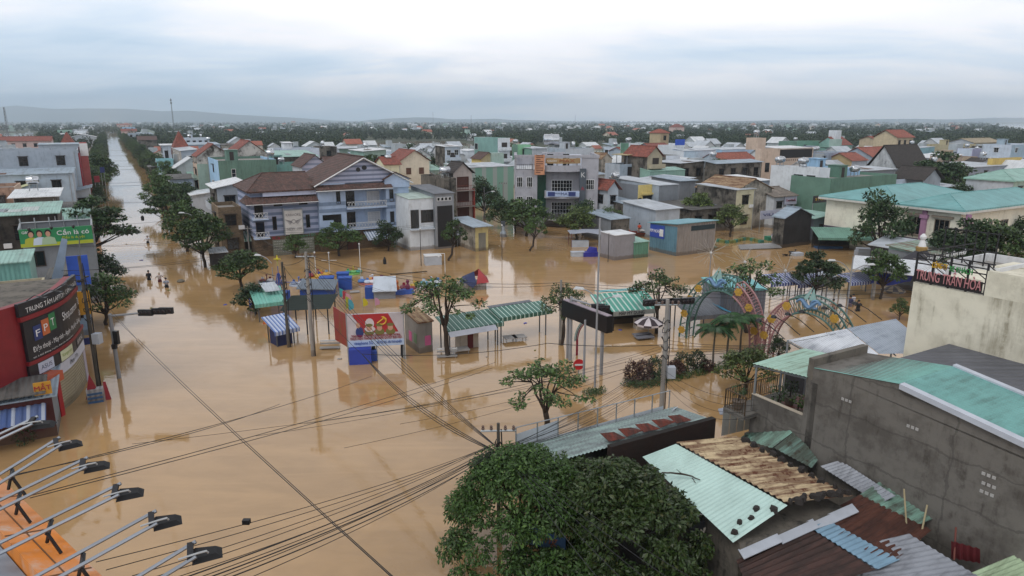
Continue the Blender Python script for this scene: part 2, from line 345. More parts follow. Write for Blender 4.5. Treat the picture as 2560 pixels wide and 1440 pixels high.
# ---------------------------------------------------------------- foliage
def leaf_mesh(name,pos,axis,size,asp=.5,mat=None,up=.35):
    n=len(pos); ax=axis/np.maximum(np.linalg.norm(axis,axis=1,keepdims=True),1e-6)
    r=RNG.normal(size=(n,3)); r[:,2]+=0
    sd=np.cross(ax,r); sd/=np.maximum(np.linalg.norm(sd,axis=1,keepdims=True),1e-6)
    # lean leaf faces toward the sky
    nrm=np.cross(ax,sd); flip=np.sign(nrm[:,2:3]+1e-6); nrm*=flip; nrm[:,2]+=up*2; nrm/=np.linalg.norm(nrm,axis=1,keepdims=True)
    sd=np.cross(nrm,ax); sd/=np.maximum(np.linalg.norm(sd,axis=1,keepdims=True),1e-6)
    sz=np.asarray(size).reshape(-1,1)*np.ones((n,1)); wv=sz*asp*.5
    v=np.empty((n,4,3)); v[:,0]=pos-ax*sz*.5; v[:,1]=pos+sd*wv; v[:,2]=pos+ax*sz*.5; v[:,3]=pos-sd*wv
    v[:,1,2]+=sz[:,0]*.06; v[:,3,2]+=sz[:,0]*.06
    me=bpy.data.meshes.new(name); me.vertices.add(n*4); me.vertices.foreach_set('co',v.reshape(-1).astype(np.float32))
    me.loops.add(n*4); me.loops.foreach_set('vertex_index',np.arange(n*4,dtype=np.int32))
    me.polygons.add(n); me.polygons.foreach_set('loop_start',np.arange(0,n*4,4,dtype=np.int32)); me.polygons.foreach_set('loop_total',np.full(n,4,dtype=np.int32))
    me.update(calc_edges=True)
    if mat: me.materials.append(mat)
    return me
def obj(name,me,parent=None):
    o=bpy.data.objects.new(name,me); COL.objects.link(o)
    if parent is not None: o.parent=parent
    return o
def blob_leaves(blobs,per,size):
    P=[];A=[]
    for (x,y,z,rx,rz) in blobs:
        n=int(per*rx*rx); d=RNG.normal(size=(n,3)); d/=np.linalg.norm(d,axis=1,keepdims=True)
        rad=RNG.uniform(.25,1,size=(n,1))**.5; rad*=1+.16*np.sin(d[:,0:1]*7+x)*np.cos(d[:,1:2]*6+y)
        p=d*rad*np.array([rx,rx,rz]); P.append(p+np.array([x,y,z])); a=d+RNG.normal(size=(n,3))*.55; a[:,2]-=.15; A.append(a)
    P=np.concatenate(P);A=np.concatenate(A); return P,A,RNG.uniform(.65,1.25,len(P))*size
def limb(mb,p,q,r0,r1,seg=4,wob=.12,m=0):
    p=Vector(p);q=Vector(q);l=(q-p).length; path=[];rs=[]
    for i in range(seg+1):
        t=i/seg; o=Vector((random.uniform(-1,1),random.uniform(-1,1),random.uniform(-.3,.6)))*wob*l*.5*math.sin(PI*t); path.append(p.lerp(q,t)+o); rs.append(r0+(r1-r0)*t)
    mb.tube(path,rs,6,m); return path
TREES={}
def tree_proto(key,h,cr,ch,n_blob,per,leaf,mat,sparse=False,lean=0.0,flat=.5,branch=.33):
    """crown and trunk meshes of one kind of tree, base at origin"""
    rs=random.Random(hash(key)%9973 if not isinstance(key,str) else sum(map(ord,key))); tb=MB(); top=Vector((lean*h,0,h*branch))
    random.seed(rs.random()); limb(tb,(0,0,-1.5),top,.035*h,.024*h,5,.10)
    blobs=[]
    for i in range(n_blob):
        a=i*2.399+rs.uniform(-.4,.4); q=math.sqrt((i+.6)/n_blob); r=cr*q*(.80 if not sparse else .92)
        z=h-ch*.5+ch*.40*(1-q*q*1.7)*(1 if not sparse else .9)+rs.uniform(-.5,.35)*ch*.45*(1-.3*q)
        b=cr*(.29 if not sparse else .17)*rs.uniform(.6,1.35); blobs.append((lean*h*1.15+r*math.cos(a),r*math.sin(a),z,b,b*flat*rs.uniform(.8,1.3)))
    mids=[]
    for i,(x,y,z,b,_) in enumerate(blobs if sparse else blobs[::2]):
        if sparse and i>=7:
            q=min(mids,key=lambda v:(v-Vector((x,y,z))).length); limb(tb,q,(x,y,z),.007*h,.003*h,3,.15); continue
        mid=top.lerp(Vector((x,y,z)),.5)+Vector((0,0,-.04*h)); mids+=[mid,mid.lerp(Vector((x,y,z)),.6)]; limb(tb,top-Vector((0,0,rs.uniform(0,.08)*h)),mid,.016*h,.010*h,3,.12); limb(tb,mid,(x,y,z-.1),.010*h,.004*h,3,.15)
    P,A,S=blob_leaves(blobs,per,leaf)
    tm=bpy.data.meshes.new('trunk'); tm.from_pydata(tb.v,[],tb.f); tm.materials.append(bark); tm.polygons.foreach_set('use_smooth',np.ones(len(tb.f),dtype=bool))
    TREES[key]=(leaf_mesh('crown',P,A,S,.5,mat),tm,h)
def tree(key,loc,h,label,cat='tree',group=None,rz=None,sx=1.0,name='street_tree'):
    cm,tm,ph=TREES[key]; k=h/ph; t=thing(name,label,cat,loc,random.uniform(0,6.28) if rz is None else rz,group); t.scale=(k*sx,k*sx,k)
    obj('trunk',tm,t); obj('crown',cm,t); return t
tree_proto('round',6,3.0,4.3,26,150,.36,leafA,flat=.66,branch=.26)
tree_proto('round2',6,3.2,4.0,24,150,.36,leafA,flat=.6,branch=.26)
tree_proto('dark',6,2.9,5.0,30,150,.36,leafC,flat=.75,branch=.2)
tree_proto('pale',6,2.9,4.2,26,150,.34,leafB,flat=.6,branch=.26)
tree_proto('layer',6,3.3,3.9,30,150,.38,leafA,flat=.36,branch=.3)
tree_proto('layer2',6,3.3,4.2,32,150,.38,leafC,flat=.38,branch=.28)
tree_proto('sparse',6,2.7,2.9,32,260,.24,leafA,True,flat=.55,branch=.40)
tree_proto('sparse2',6,2.6,3.4,32,260,.24,leafA,True,flat=.6,branch=.36)
tree_proto('lean',6,2.2,3.2,15,200,.40,leafA,False,lean=.16,flat=.6,branch=.42)
# far-off wood: reads as one mass between the town and the hills
def wood():
    P=[];A=[];S=[]
    def in_field(px,py): 
        return (px<95 and 330<py<366) or (905<px<1190 and 353<py<380) or (1335<px<1520 and 362<py<378) or (1540<px<1800 and 306.5<py<312.6) or (2290<px<2370 and 307<py<311) or (px>2470 and 306<py<331 and px>2470+(py-309)*3.5)
    cnt=0
    for row in range(64):
        # rows of ground evenly spread in the picture, from the town's edge to the hills
        py=304.2+ (70*(row/63.0)**1.5)
        p0=G(1280,py); Y=p0.y; step=max(4.2,Y*.0105); X=-Y*.92-40
        while X<Y*.92+40:
            X+=step*RNG.uniform(.55,1.45); y=Y*(1+RNG.uniform(-.06,.06)); a,b=AB((X,y))
            if -11<a<13 and b<1100: continue
            if a<-5 and b<225 or y<170: continue
            d=y*CP+H*SP; px=1280+F*X/d; pyy=720-F*(y*SP-H*CP)/d
            if in_field(px,pyy): continue
            if RNG.random()<.10: continue
            if y<330 and X>-60 and pyy>352+ (8 if px>1900 else 0): continue
            h=RNG.uniform(4.5,8.5)*(1.25 if RNG.random()<.12 else 1)*(.85 if y<350 else 1); r=h*RNG.uniform(.34,.55)
            s=max(.75,y*.0021); n=int(np.clip(9*r*h/(s*s),9,130)); dd=RNG.normal(size=(n,3)); dd/=np.linalg.norm(dd,axis=1,keepdims=True)
            rad=RNG.uniform(.2,1,size=(n,1))**.45; q=dd*rad*np.array([r,r,h*.42]); P.append(q+np.array([X,y,h*.58])); dd[:,2]*=.5; A.append(dd+RNG.normal(size=(n,3))*.5); S.append(RNG.uniform(.7,1.3,n)*s); cnt+=1
    P=np.concatenate(P); me=leaf_mesh('far_wood',P,np.concatenate(A),np.concatenate(S),.75,M('far wood leaves',(.036,.060,.024),'leaf',.7,sc=.3))
    o=obj('far_wood',me); tag(o,kind='stuff'); print('wood',cnt,len(P))
wood()
# ---------------------------------------------------------------- building kit
def wm(h,k='wall',**a): return M('wall '+h+k,h,k,.9,**a)
def sm(h,k='sheet',**a):
    ax=a.get('ax','X'); return M('sheet '+h+k+ax+str(a.get('per','')),h,k,.55 if k=='sheet' else .8,**a)
gutp=M('pale pvc pipe','9a9c9e')
PATCH=[M('patch grey','7d858c','sheet',.5),M('patch rust','7a5a45','rust',.8,c2='4a2f22'),M('patch pale','c3c9ce','sheet',.5),M('patch clear','a8b3b0','sheet',.4)]
class Bd: pass
def fmap(f,w,d):
    if f=='f': return lambda u,z,o:(u,-o,z)
    if f=='s': return lambda u,z,o:(-o,u,z)
    if f=='e': return lambda u,z,o:(w+o,u,z)
    return lambda u,z,o:(w-u,d+o,z)
def fbox(mb,fm,u0,z0,u1,z1,o0,o1,m=0):
    A=fm(u0,z0,o0);B2=fm(u1,z1,o1); return mb.box(*A,*B2,m)
def window(par,fm,u,z,ww,hh,frame=None,pane=None,cols=2,rows=2,name='window',sill=None,dp=.07,hood=False):
    frame=frame or bronze; t=.07 if ww<1.4 else .09; mb=MB()
    fbox(mb,fm,u-ww/2,z,u-ww/2+t,z+hh,-.02,dp); fbox(mb,fm,u+ww/2-t,z,u+ww/2,z+hh,-.02,dp)
    fbox(mb,fm,u-ww/2+t,z,u+ww/2-t,z+t,-.02,dp); fbox(mb,fm,u-ww/2+t,z+hh-t,u+ww/2-t,z+hh,-.02,dp)
    for i in range(1,cols): c=u-ww/2+ww*i/cols; fbox(mb,fm,c-.025,z+t,c+.025,z+hh-t,-.02,dp*.8)
    for i in range(1,rows): c=z+hh*i/rows; fbox(mb,fm,u-ww/2+t,c-.02,u+ww/2-t,c+.02,-.02,dp*.72)
    if sill is not None: fbox(mb,fm,u-ww/2-.12,z-.12,u+ww/2+.12,z-.005,-.02,dp+.1)
    if hood: fbox(mb,fm,u-ww/2-.14,z+hh+.03,u+ww/2+.14,z+hh+.13,-.02,.38)
    o=mb.build(name,frame,par); p=MB(); fbox(p,fm,u-ww/2+t*.5,z+t*.5,u+ww/2-t*.5,z+hh-t*.5,-.03,.022); p.build('pane',pane or glass,o); return o
def grille(par,fm,u0,u1,z,h,mat=None,step=.22,name='railing',o=0.0,lattice=False):
    mb=MB(); fbox(mb,fm,u0,z+h-.06,u1,z+h,o,o+.06); fbox(mb,fm,u0,z,u1,z+.06,o,o+.06); n=max(2,int((u1-u0)/step))
    for i in range(n+1):
        u=u0+(u1-u0)*i/n
        if lattice and i<n:
            un=u0+(u1-u0)*(i+1)/n; A=fm(u,z,o+.03);B2=fm(un,z+h,o+.03);C=fm(u,z+h,o+.03);D=fm(un,z,o+.03); mb.bar(A,B2,.035); mb.bar(C,D,.035)
        else: fbox(mb,fm,u-.018,z+.06,u+.018,z+h-.06,o+.012,o+.048)
    return mb.build(name,mat or blackm,par)
def roof_part(b,kind,mat,rise=1.2,ax='x',ov=.35,z=None,x0=0,y0=0,x1=None,y1=None,t=.09,par=None,name='roof'):
    w=b.w if x1 is None else x1; d=b.d if y1 is None else y1; z=b.h if z is None else z; mb=MB()
    X0,X1,Y0,Y1=x0-ov,w+ov,y0-ov,d+ov; mx,my=(X0+X1)/2,(Y0+Y1)/2
    def q(*p): mb.slab(p,t)
    if kind=='shed':
        zz={'y':(0,0,rise,rise),'-y':(rise,rise,0,0),'x':(0,rise,rise,0),'-x':(rise,0,0,rise)}[ax]
        q((X0,Y0,z+zz[0]),(X1,Y0,z+zz[1]),(X1,Y1,z+zz[2]),(X0,Y1,z+zz[3]))
    elif kind=='gable':
        if ax=='x':
            q((X0,Y0,z),(X1,Y0,z),(X1,my,z+rise),(X0,my,z+rise)); q((X0,my+.004,z+rise),(X1,my+.004,z+rise),(X1,Y1,z),(X0,Y1,z))
            mb.tube([(X0,my,z+rise+.02),(X1,my,z+rise+.02)],.11,6)
        else:
            q((X0,Y0,z),(mx,Y0,z+rise),(mx,Y1,z+rise),(X0,Y1,z)); q((mx+.004,Y0,z+rise),(X1,Y0,z),(X1,Y1,z),(mx+.004,Y1,z+rise))
            mb.tube([(mx,Y0,z+rise+.02),(mx,Y1,z+rise+.02)],.11,6)
    elif kind in('hip','pyr'):
        lx,ly=X1-X0,Y1-Y0; k=min(lx,ly)/2*(1 if kind=='pyr' or True else .8)
        if lx>=ly: a,bq=(X0+k,my,z+rise),(X1-k,my,z+rise)
        else: a,bq=(mx,Y0+k,z+rise),(mx,Y1-k,z+rise)
        c=[(X0,Y0,z),(X1,Y0,z),(X1,Y1,z),(X0,Y1,z)]
        if lx>=ly: F4=[[c[0],c[1],bq,a],[c[1],c[2],bq],[c[2],c[3],a,bq],[c[3],c[0],a]]
        else: F4=[[c[0],c[1],a],[c[1],c[2],bq,a],[c[2],c[3],bq],[c[3],c[0],a,bq]]
        for f in F4: mb.face(f)
        mb.prism([(X0,Y0),(X1,Y0),(X1,Y1),(X0,Y1)],z-.22,z-.006)
        for k2 in range(4):
            e=a if (Vector(c[k2])-Vector(a)).length<(Vector(c[k2])-Vector(bq)).length else bq
            mb.tube([c[k2],e],.07,5)
        mb.tube([a,bq],.08,5)
    return mb.build(name,mat,par or b.t)
def bld(label,h,x,y,xr,d,wall,roof=('flat',),f=None,s=None,left=False,rz=RG,xl=None,name='house',cat='house',frame=None,bal=(),doors=0,g0=.8,loc=None,w=None,group=None,pane=None,base=-1.5,pp=.5,short=None):
    """x,y: photo pixel of the near top corner; xr: column where the front ends; d: depth in metres (or xl: column where the side ends)"""
    b=Bd(); vx=Vector((math.cos(rz),math.sin(rz))); vy=Vector((-math.sin(rz),math.cos(rz)))
    p=G(x,y,h) if loc is None else Vector((loc[0],loc[1],h))
    if w is None: w=abs(along(p,vx if not left else -vx,xr))
    if xl is not None: d=abs(along(p,vy,xl))
    if left: p=Vector((p.x-vx.x*w,p.y-vx.y*w,p.z))
    b.w,b.d,b.h,b.rz=w,d,h,rz; b.p=Vector((p.x,p.y,0)); b.vx,b.vy=vx,vy; b.short=short or label
    b.t=thing(name,label,cat,b.p,rz,group); mats=[wall] if not isinstance(wall,(list,tuple)) else list(wall)
    kind=roof[0]; mb=MB(); fl=kind=='flat'; zt=h
    if fl:
        tk=.14; zr=h-pp
        mb.box(0,0,base,w,tk,h,0); mb.box(0,d-tk,base,w,d,h,0)
        mb.box(0,tk,base,tk,d-tk,h,1 if len(mats)>1 else 0); mb.box(w-tk,tk,base,w,d-tk,h,1 if len(mats)>1 else 0)
        mb.build('wall',mats,b.t)
        MB().box(tk,tk,zr-.2,w-tk,d-tk,zr).build('roof',roof[1] if len(roof)>1 else concrete,b.t)
        MB().box(-.05,-.05,h+.003,w+.05,d+.05,h+.05).build('coping',concrete,b.t) if False else None
    else:
        mb.box(0,0,base,w,d,h,0)
        if len(mats)>1: mb.m=[0,0,0,1,0,1]
        rise=roof[2] if len(roof)>2 else 1.2; ax=roof[3] if len(roof)>3 else 'x'
        ov=roof[4] if len(roof)>4 else .35
        if kind=='gable':
            if ax=='x': mb.extx([(0,h+.0),(d,h),(d/2,h+rise*.93)],0,.12,1 if len(mats)>1 else 0); mb.extx([(0,h),(d,h),(d/2,h+rise*.93)],w-.12,w)
            else: mb.face([(0,.0,h),(w,.0,h),(w/2,.0,h+rise*.95)]); mb.face([(0,d,h),(w/2,d,h+rise*.95),(w,d,h)])
        if kind=='shed':
            r=rise*.97
            zz={'y':(0,0,r,r),'-y':(r,r,0,0),'x':(0,r,r,0),'-x':(r,0,0,r)}[ax]
            mb.hexa([(0,0,h-.01),(w,0,h-.01),(w,d,h-.01),(0,d,h-.01)],[(0,0,h+zz[0]-.1),(w,0,h+zz[1]-.1),(w,d,h+zz[2]-.1),(0,d,h+zz[3]-.1)])
        mb.build('wall',mats,b.t); b.roof=roof_part(b,kind,roof[1],rise,ax,ov)
    rq=random.Random(int(x*7+y*13+h*31))
    if fl and w>4.5 and d>5 and rq.random()<.6:
        x0,y0=w*rq.uniform(.15,.5),d*rq.uniform(.45,.6); m2=MB(); m2.box(x0,y0,h-pp+.004,x0+2.2,y0+2.4,h-pp+2.1); m2.box(x0-.15,y0-.2,h-pp+2.102,x0+2.4,y0+2.6,h-pp+2.2); so_=m2.build('stair_house',mats[0],b.t); m2=MB(); m2.box(x0+.6,y0-.03,h-pp+.01,x0+1.4,y0-.005,h-pp+1.8); m2.build('door',bronze,so_)
    if kind=='shed' and ax in('y','x') and w>5 and d>4:
        for k_ in range(rq.randint(1,3)):
            if ax=='y': zq=lambda X,Y:h+rise*(Y+ov)/(d+2*ov)+.03
            else: zq=lambda X,Y:h+rise*(X+ov)/(w+2*ov)+.03
            x0,y0=rq.uniform(.1,.6)*w,rq.uniform(.05,.5)*d; x1_,y1_=min(w,x0+rq.uniform(1,2.4)),min(d,y0+rq.uniform(1.5,4)); m2=MB(); m2.slab([(x0,y0,zq(x0,y0)),(x1_,y0,zq(x1_,y0)),(x1_,y1_,zq(x1_,y1_)),(x0,y1_,zq(x0,y1_))],.02); m2.build('roof_patch',rq.choice(PATCH),b.t)
    sf='e' if left else 's'
    for face,spec,ln in (('f',f,w),(sf,s,d)):
        if not spec: continue
        nf,nc=spec[0],spec[1]; fh=(h-.3)/nf; fm=fmap(face,w,d)
        for i in range(nf):
            for j in range(nc):
                ww=min(1.5,ln/nc*.5); hh=fh*.45; z=i*fh+fh*.32
                if i==0 and nf>1 and z<.9: z=.3; hh=fh*.6
                window(b.t,fm,ln*(j+.5)/nc,z,ww,hh,frame,pane,hood=True)
        if ln>3: m2=MB(); A_=fm(ln*.965,h-.4,.06); m2.tube([A_,(A_[0],A_[1],-1)],.055,5); m2.build('drainpipe',gutp,b.t)
        if nf>1: m2=MB(); fbox(m2,fm,ln*.5/nc+ww*.62,h*.55,ln*.5/nc+ww*.62+.75,h*.55+.5,.03,.35); m2.build('air_conditioner',whitep,b.t)
    for (face,fl_z,u0,u1,dep) in bal:
        fm=fmap(face,w,d); m2=MB(); fbox(m2,fm,u0,fl_z-.15,u1,fl_z,-.02,dep); sl=m2.build('balcony',mats[0],b.t)
        r=MB(); 
        A=[(u0,dep),(u1,dep)]
        fbox(r,fm,u0,fl_z+.003,u1,fl_z+.8,dep-.1,dep); fbox(r,fm,u0,fl_z+.003,u0+.1,fl_z+.8,.01,dep-.1); fbox(r,fm,u1-.1,fl_z+.003,u1,fl_z+.8,.01,dep-.1)
        r.build('parapet',mats[0],sl)
        dr=MB(); fbox(dr,fm,(u0+u1)/2-.9,fl_z+.01,(u0+u1)/2+.9,fl_z+2.1,-.05,.03); dr.build('balcony_door',bronze,b.t)
    return b
TANKN=[0]
def tank(b,x,y,short,r=.55,ln=1.3,up=.9,vert=False,z=None,horizontal_rot=0):
    """steel water tank on a stand on the roof of building b"""
    z=(b.h-.5 if z is None else z); p=b.p+Vector((b.vx.x*x+b.vy.x*y,b.vx.y*x+b.vy.y*y,z))
    t=thing('water_tank','stainless steel water tank standing on '+short,'water tank',p,b.rz+horizontal_rot,'steel water tanks on the rooftops')
    s=MB(); k=.5
    for sx in(-k,k):
        for sy in(-k*.7,k*.7): s.box(sx-.04,sy-.04,0,sx+.04,sy+.04,up)
    s.box(-.6,-.45,up,.6,.45,up+.06); s.build('stand',steel,t)
    m=MB()
    if vert: m.lathe([(r*.9,up+.06),(r,up+.16),(r,up+1.2),(r*.75,up+1.38),(r*.2,up+1.5)],0,0,16)
    else:
        n=16; prof=[(.25,-ln/2-.16),(r*.8,-ln/2-.08),(r,-ln/2),(r,-.02),(r*1.03,0),(r,.02),(r,ln/2),(r*.8,ln/2+.08),(.25,ln/2+.16)]
        m.lathe(prof,0,0,n); m.v=[(zq,yq,xq+up+.06+r) for xq,yq,zq in m.v]; m.f=[tuple(reversed(q)) for q in m.f]
        m.lathe([(.16,up+.06+2*r-.02),(.16,up+2*r+.16)],0,0,10)
    m.build('tank',tanksteel,t,smooth=True); return t
def text_mesh(txt,size,mat,parent,loc,rot,name='lettering',ext=.015,align='CENTER',shear=0,w=None,offset=0.0,curve=None,weight=1.0):
    c=bpy.data.curves.new(name,'FONT'); c.body=txt; c.size=size; c.align_x=align; c.align_y='CENTER'; c.extrude=ext; c.shear=shear; c.offset=offset; c.resolution_u=3
    o=bpy.data.objects.new(name,c); COL.objects.link(o); bpy.context.view_layer.update()
    me=bpy.data.meshes.new_from_object(o.evaluated_get(bpy.context.evaluated_depsgraph_get())); bpy.data.objects.remove(o); bpy.data.curves.remove(c)
    n=len(me.vertices)
    if n:
        co=np.empty(n*3,dtype=np.float32); me.vertices.foreach_get('co',co); co=co.reshape(-1,3)
        if w: 
            cw=co[:,0].max()-co[:,0].min(); co[:,0]*=w/max(cw,1e-6)
        if curve is not None: co=np.array([curve(*q) for q in co],dtype=np.float32)
        me.vertices.foreach_set('co',co.reshape(-1)); me.update()
    me.name=name; me.materials.clear(); me.materials.append(mat)
    q=bpy.data.objects.new(name,me); COL.objects.link(q); q.parent=parent; q.location=loc; q.rotation_euler=rot
    return q
FR=(PI/2,0,0)       # text standing on a -y face
SR=(PI/2,0,-PI/2)   # on a -x face
ER=(PI/2,0,PI/2)    # on a +x face
# ---------------------------------------------------------------- the town (x, y are photo pixels of each roof corner)
CR=M('pale roof sheet','b4bcc4','sheet',.5,c2='6f7479',amt=.6); CG=M('sea green roof sheet','8bb3a8','sheet',.5,c2='5c6b62',amt=.6); CB=M('blue grey roof sheet','93a4b2','sheet',.5,c2='59626a',amt=.7); CW=M('white roof sheet','d6dade','sheet',.5,c2='8d8f8e',amt=.5)
CD=M('old dark roof sheet','5b5a58','sheet',.7,c2='33302c',amt=.9); CK=M('rusty roof sheet','a58f70','rust',.85,c2='5b3620'); TR=M('red roof tiles','84493d','tile',.8,per=.34,amt=.55); TB=M('brown roof tiles','58403a','tile',.8,per=.34,amt=.75); TD=M('dark roof tiles','3a3432','tile',.85,per=.34,amt=.6); TO=M('orange red roof tiles','8f5040','tile',.8,per=.34,amt=.4)
gB=wm('9fabb8'); gL=wm('b3bbc4'); gD=wm('7d838a'); grn=sm('66897a'); sea=sm('86ada3'); lb=wm('9fc3e0'); wh=wm('cfd6dd'); bw=wm('c3cfde'); crm=wm('ddd9bb'); yel=wm('d2bf7c'); bei=wm('c9b3a0'); old=M('mildewed plaster','a29d93','old',.95,c2='3a3833',amt=.5); oldd=M('blackened plaster','6e6a63','old',.95,c2='24221f',amt=.7); sal=M('salmon plaster','b39583','old',.95,c2='6a5447',amt=.4); lil=wm('b7b4cf'); pink=wm('cdb3ad'); tq=wm('7fb8c4'); aqua=wm('8fc4cf')
FL=('flat',)
def shed(m,r=.5,ax='y',ov=.3): return ('shed',m,r,ax,ov)
def gab(m,r=1.8,ax='x',ov=.4): return ('gable',m,r,ax,ov)
# -- left bank of the long street
A1=bld('long grey three storey building with red banners facing the flooded street',12.3,193,374,-95,14,[gB,gL],FL,(3,3),None,True,short='the long grey building with red banners',name='shop_house',cat='building')
def banner(b,face,u0,u1,z0,z1,mat,off=.12,name='banner'):
    mb=MB(); fbox(mb,fmap(face,b.w,b.d),u0,z0,u1,z1,.02,off); return mb.build(name,mat,b.t)
redp=M('red vinyl','8e2430','plain',.6); dgrey=M('charcoal panel','2e3036','plain',.6); navy=M('navy panel','26356e','plain',.6)
bn=banner(A1,'e',.3,5.5,1.5,11.5,redp,.25); bn2=banner(A1,'e',5.6,13.5,1.0,12.6,M('dark red cladding','5c2830','plain',.7),.2)
tm=MB(); tm.box(A1.w+.3,5,3,A1.w+1.6,6.2,13.6); tm.build('sign_tower',M('pink red sign','a85a58','plain',.6),A1.t); tm=MB(); tm.box(A1.w+.3,4.85,10.8,A1.w+1.75,4.98,13.4); tm.build('sign_panel',whitep,A1.t)
A2=bld('pale blue two storey house with roof balcony beside the grey building',8.6,180,432,-90,10,[wm('a9bac9'),gL],shed(CB,.5,'y'),(2,3),None,True,short='the pale blue house'); 
g2=MB(); g2.extx([(0,0),(1.6,0),(.8,1.3)],-.1,.1); 
A3=bld('low house under a tilted white sheet roof behind the salmon building',6.2,170,462,62,9,[gL,gB],shed(CW,.9,'x',.8),(1,2),None,True)
A3b=bld('small shed with pale yellow sheet roof beside the salmon building',6.6,80,470,45,6,[wm('8fa6b8'),gB],shed(M('yellowed sheet','c4c79b','sheet',.6),.8,'x'),None,None,True,name='shed',cat='shed')
A4=bld('salmon plaster building streaked with mildew at the left edge',8.4,35,468,-140,9,[sal,bei],FL,(2,2),None,True,short='the salmon building')
A5=bld('soot black house with white sheet roof and wall air conditioner',7.8,136,489,34,9,[oldd,oldd],shed(CW,.35,'y',.7),(2,2),None,True,short='the soot black house')
A6=bld('dark mildewed house with pale sheet roof behind the green billboard',8.0,142,531,-60,8,[M('black mould wall','3f3b36','old',.95,c2='191715',amt=.6),oldd],shed(CG,.5,'y',.3),(2,3),None,True,short='the dark mildewed house')
A6b=bld('little shop with grey sheet roof under the street trees',4.6,224,478,178,7,[gL,gL],shed(CB,.8,'x',.5),(1,1),None,True,name='shop',cat='shop')
A6c=bld('little shop with dark sheet roof and white sign frame by the trees',5.2,190,520,140,6,[gD,gB],shed(CD,.4,'y',.3),(1,1),None,True,name='shop',cat='shop')
A6d=bld('shop with turquoise sheet roof just behind the green billboard',6.0,222,545,148,5,[tq,tq],shed(CG,.9,'y',.2),(1,2),None,True,name='shop',cat='shop')
A10=bld('red tiled house row beyond the grey building, left of the long street',8,128,352,18,16,[pink,pink],gab(TR,2.2),(2,4),None,True)
A11=bld('house with steep red pyramid roof left of the long street',8.5,186,360,152,9,[gL,gL],('pyr',TR,5),(2,2),None,True)
A12=bld('grey long hall with red trim beyond the grey building',9.5,200,360,95,8,[gB,pink],shed(CB,.4,'y'),(2,3),None,True)
A13=bld('mint green block with rooftop shed far along the left bank',9.5,180,325,143,12,[wm('93b5a8'),gL],FL,(3,2),None,True,short='the far mint green block')
A14=bld('grey block with dark windows far along the left bank',9.5,219,323,182,14,[gL,bw],FL,(2,3),None,True)
A15=bld('house under a broad pale gable far along the left bank',7,240,342,178,14,[gL,gL],gab(CW,1.8,'y'),(1,2),None,True)
A16=bld('far blue roofed house on the left bank near the bend',8,238,314,205,14,[gB,bw],shed(CB,1,'y'),(2,2),None,True)
for i,(x,y,xl,h,c,l) in enumerate([(30,375,-40,7.5,CB,'low blue roofed house with water tank at the far left'),(110,395,-60,9.5,CG,'green roofed workshop just behind the grey building'),(205,335,150,7.5,CW,'long white roofed house near the pyramid roof'),(60,350,-30,7,TR,'far left red tiled house by the flooded field'),(40,440,-90,7.5,CB,'low grey blue house at the left edge above the salmon building'),(120,415,20,8.8,CD,'weathered flat house with dark roof below the grey building')]):
    b=bld(l,h,x,y,xl,9,[gL,gB],shed(c,.5,'y') if c is not TR else gab(TR,2),(2,2),None,True)
    if i in(0,1): tank(b,2,3,'the '+l.split(' with')[0].split(' just')[0],z=h+.6)
tank(A2,3,4,A2.short,z=9.1); tank(A4,A4.w-3,4,A4.short); tank(A13,3,4,A13.short); tank(A5,2,5,A5.short,z=8.2)
# -- right bank of the long street
B1=bld('tall green sheet clad house with pale blue street front',10.6,545,402,690,None,[sm('5d7d70'),lb],FL,None,(3,1),xl=519,short='the tall green sheet clad house')
window(B1.t,fmap('f',B1.w,B1.d),2.6,6.4,.8,2.6,wframe,glass,1,3)
B2=bld('blue grey house with turquoise lower front behind the pharmacy sign',10.0,452,377,492,None,[gB,wm('a8a39c')],shed(CR,.4,'x'),(2,1),(3,2),xl=430,frame=wframe,short='the blue grey house by the pharmacy')
B2b=bld('low turquoise house front beside the pharmacy sign',7.4,392,399,434,7,[aqua,aqua],FL,(1,1),(2,2),short='the turquoise house')
B3=bld('square house with steep red pyramid roof right of the long street',10.2,436,368,470,7,[wh,wh],('pyr',TR,4.6,'x',.3),(2,1),(2,1))
B4=bld('mould streaked white gable house with red tiles, left of a pair',10.6,492,392,578,9,[M('streaked white gable','bdbcb8','old',.95,c2='33302b',amt=.75),old],gab(TR,2.6,'y',.25),None,(2,2))
B5=bld('mould streaked white gable house with red tiles, right of a pair',10.6,582,386,668,12,[M('streaked white gable','bdbcb8','old',.95),old],gab(TR,3.0,'y',.25),None,None)
B6=bld('pale blue flat house with little square windows before the far trees',9.6,462,345,522,12,[bw,bw],FL,(2,4),(2,1),short='the pale blue flat house')
B7=bld('long blue grey roof behind the red pyramid roof',8.2,470,362,550,16,[gB,gL],shed(CB,.6,'y'),None,None)
B8=bld('brown tiled low house among trees right of the long street',6.5,345,350,392,14,[oldd,old],gab(TB,2.2),None,(1,2))
B9=bld('pale terrace house with white columns right of the long street',8.6,405,363,440,9,[bw,gB],shed(CW,.3,'y',.8),(1,2),(2,2))
B10=bld('grey block house beside the far street trees',8.5,320,333,349,12,[gB,gL],FL,(2,2),(2,1),short='the far grey block')
B11=bld('far red roofed house at the bend of the street',8,303,328,342,14,[pink,gL],gab(TR,2.2),None,(2,2))
B12=bld('far mint roofed house behind the grey block',8,352,328,386,14,[wm('b7c3bd'),gL],gab(CG,2,'y'),(2,1),None)
B13=bld('far pale blue roof near the end of the street',9,305,318,338,14,[lb,lb],FL,(2,2),None)
B14=bld('far pink roofed block at the end of the street',10,292,312,330,16,[pink,pink],gab(TO,2),(2,3),None)
B15=bld('low dark roof house with tank frame behind the gable pair',7.6,552,362,605,10,[old,oldd],shed(CD,.3,'y'),None,None)
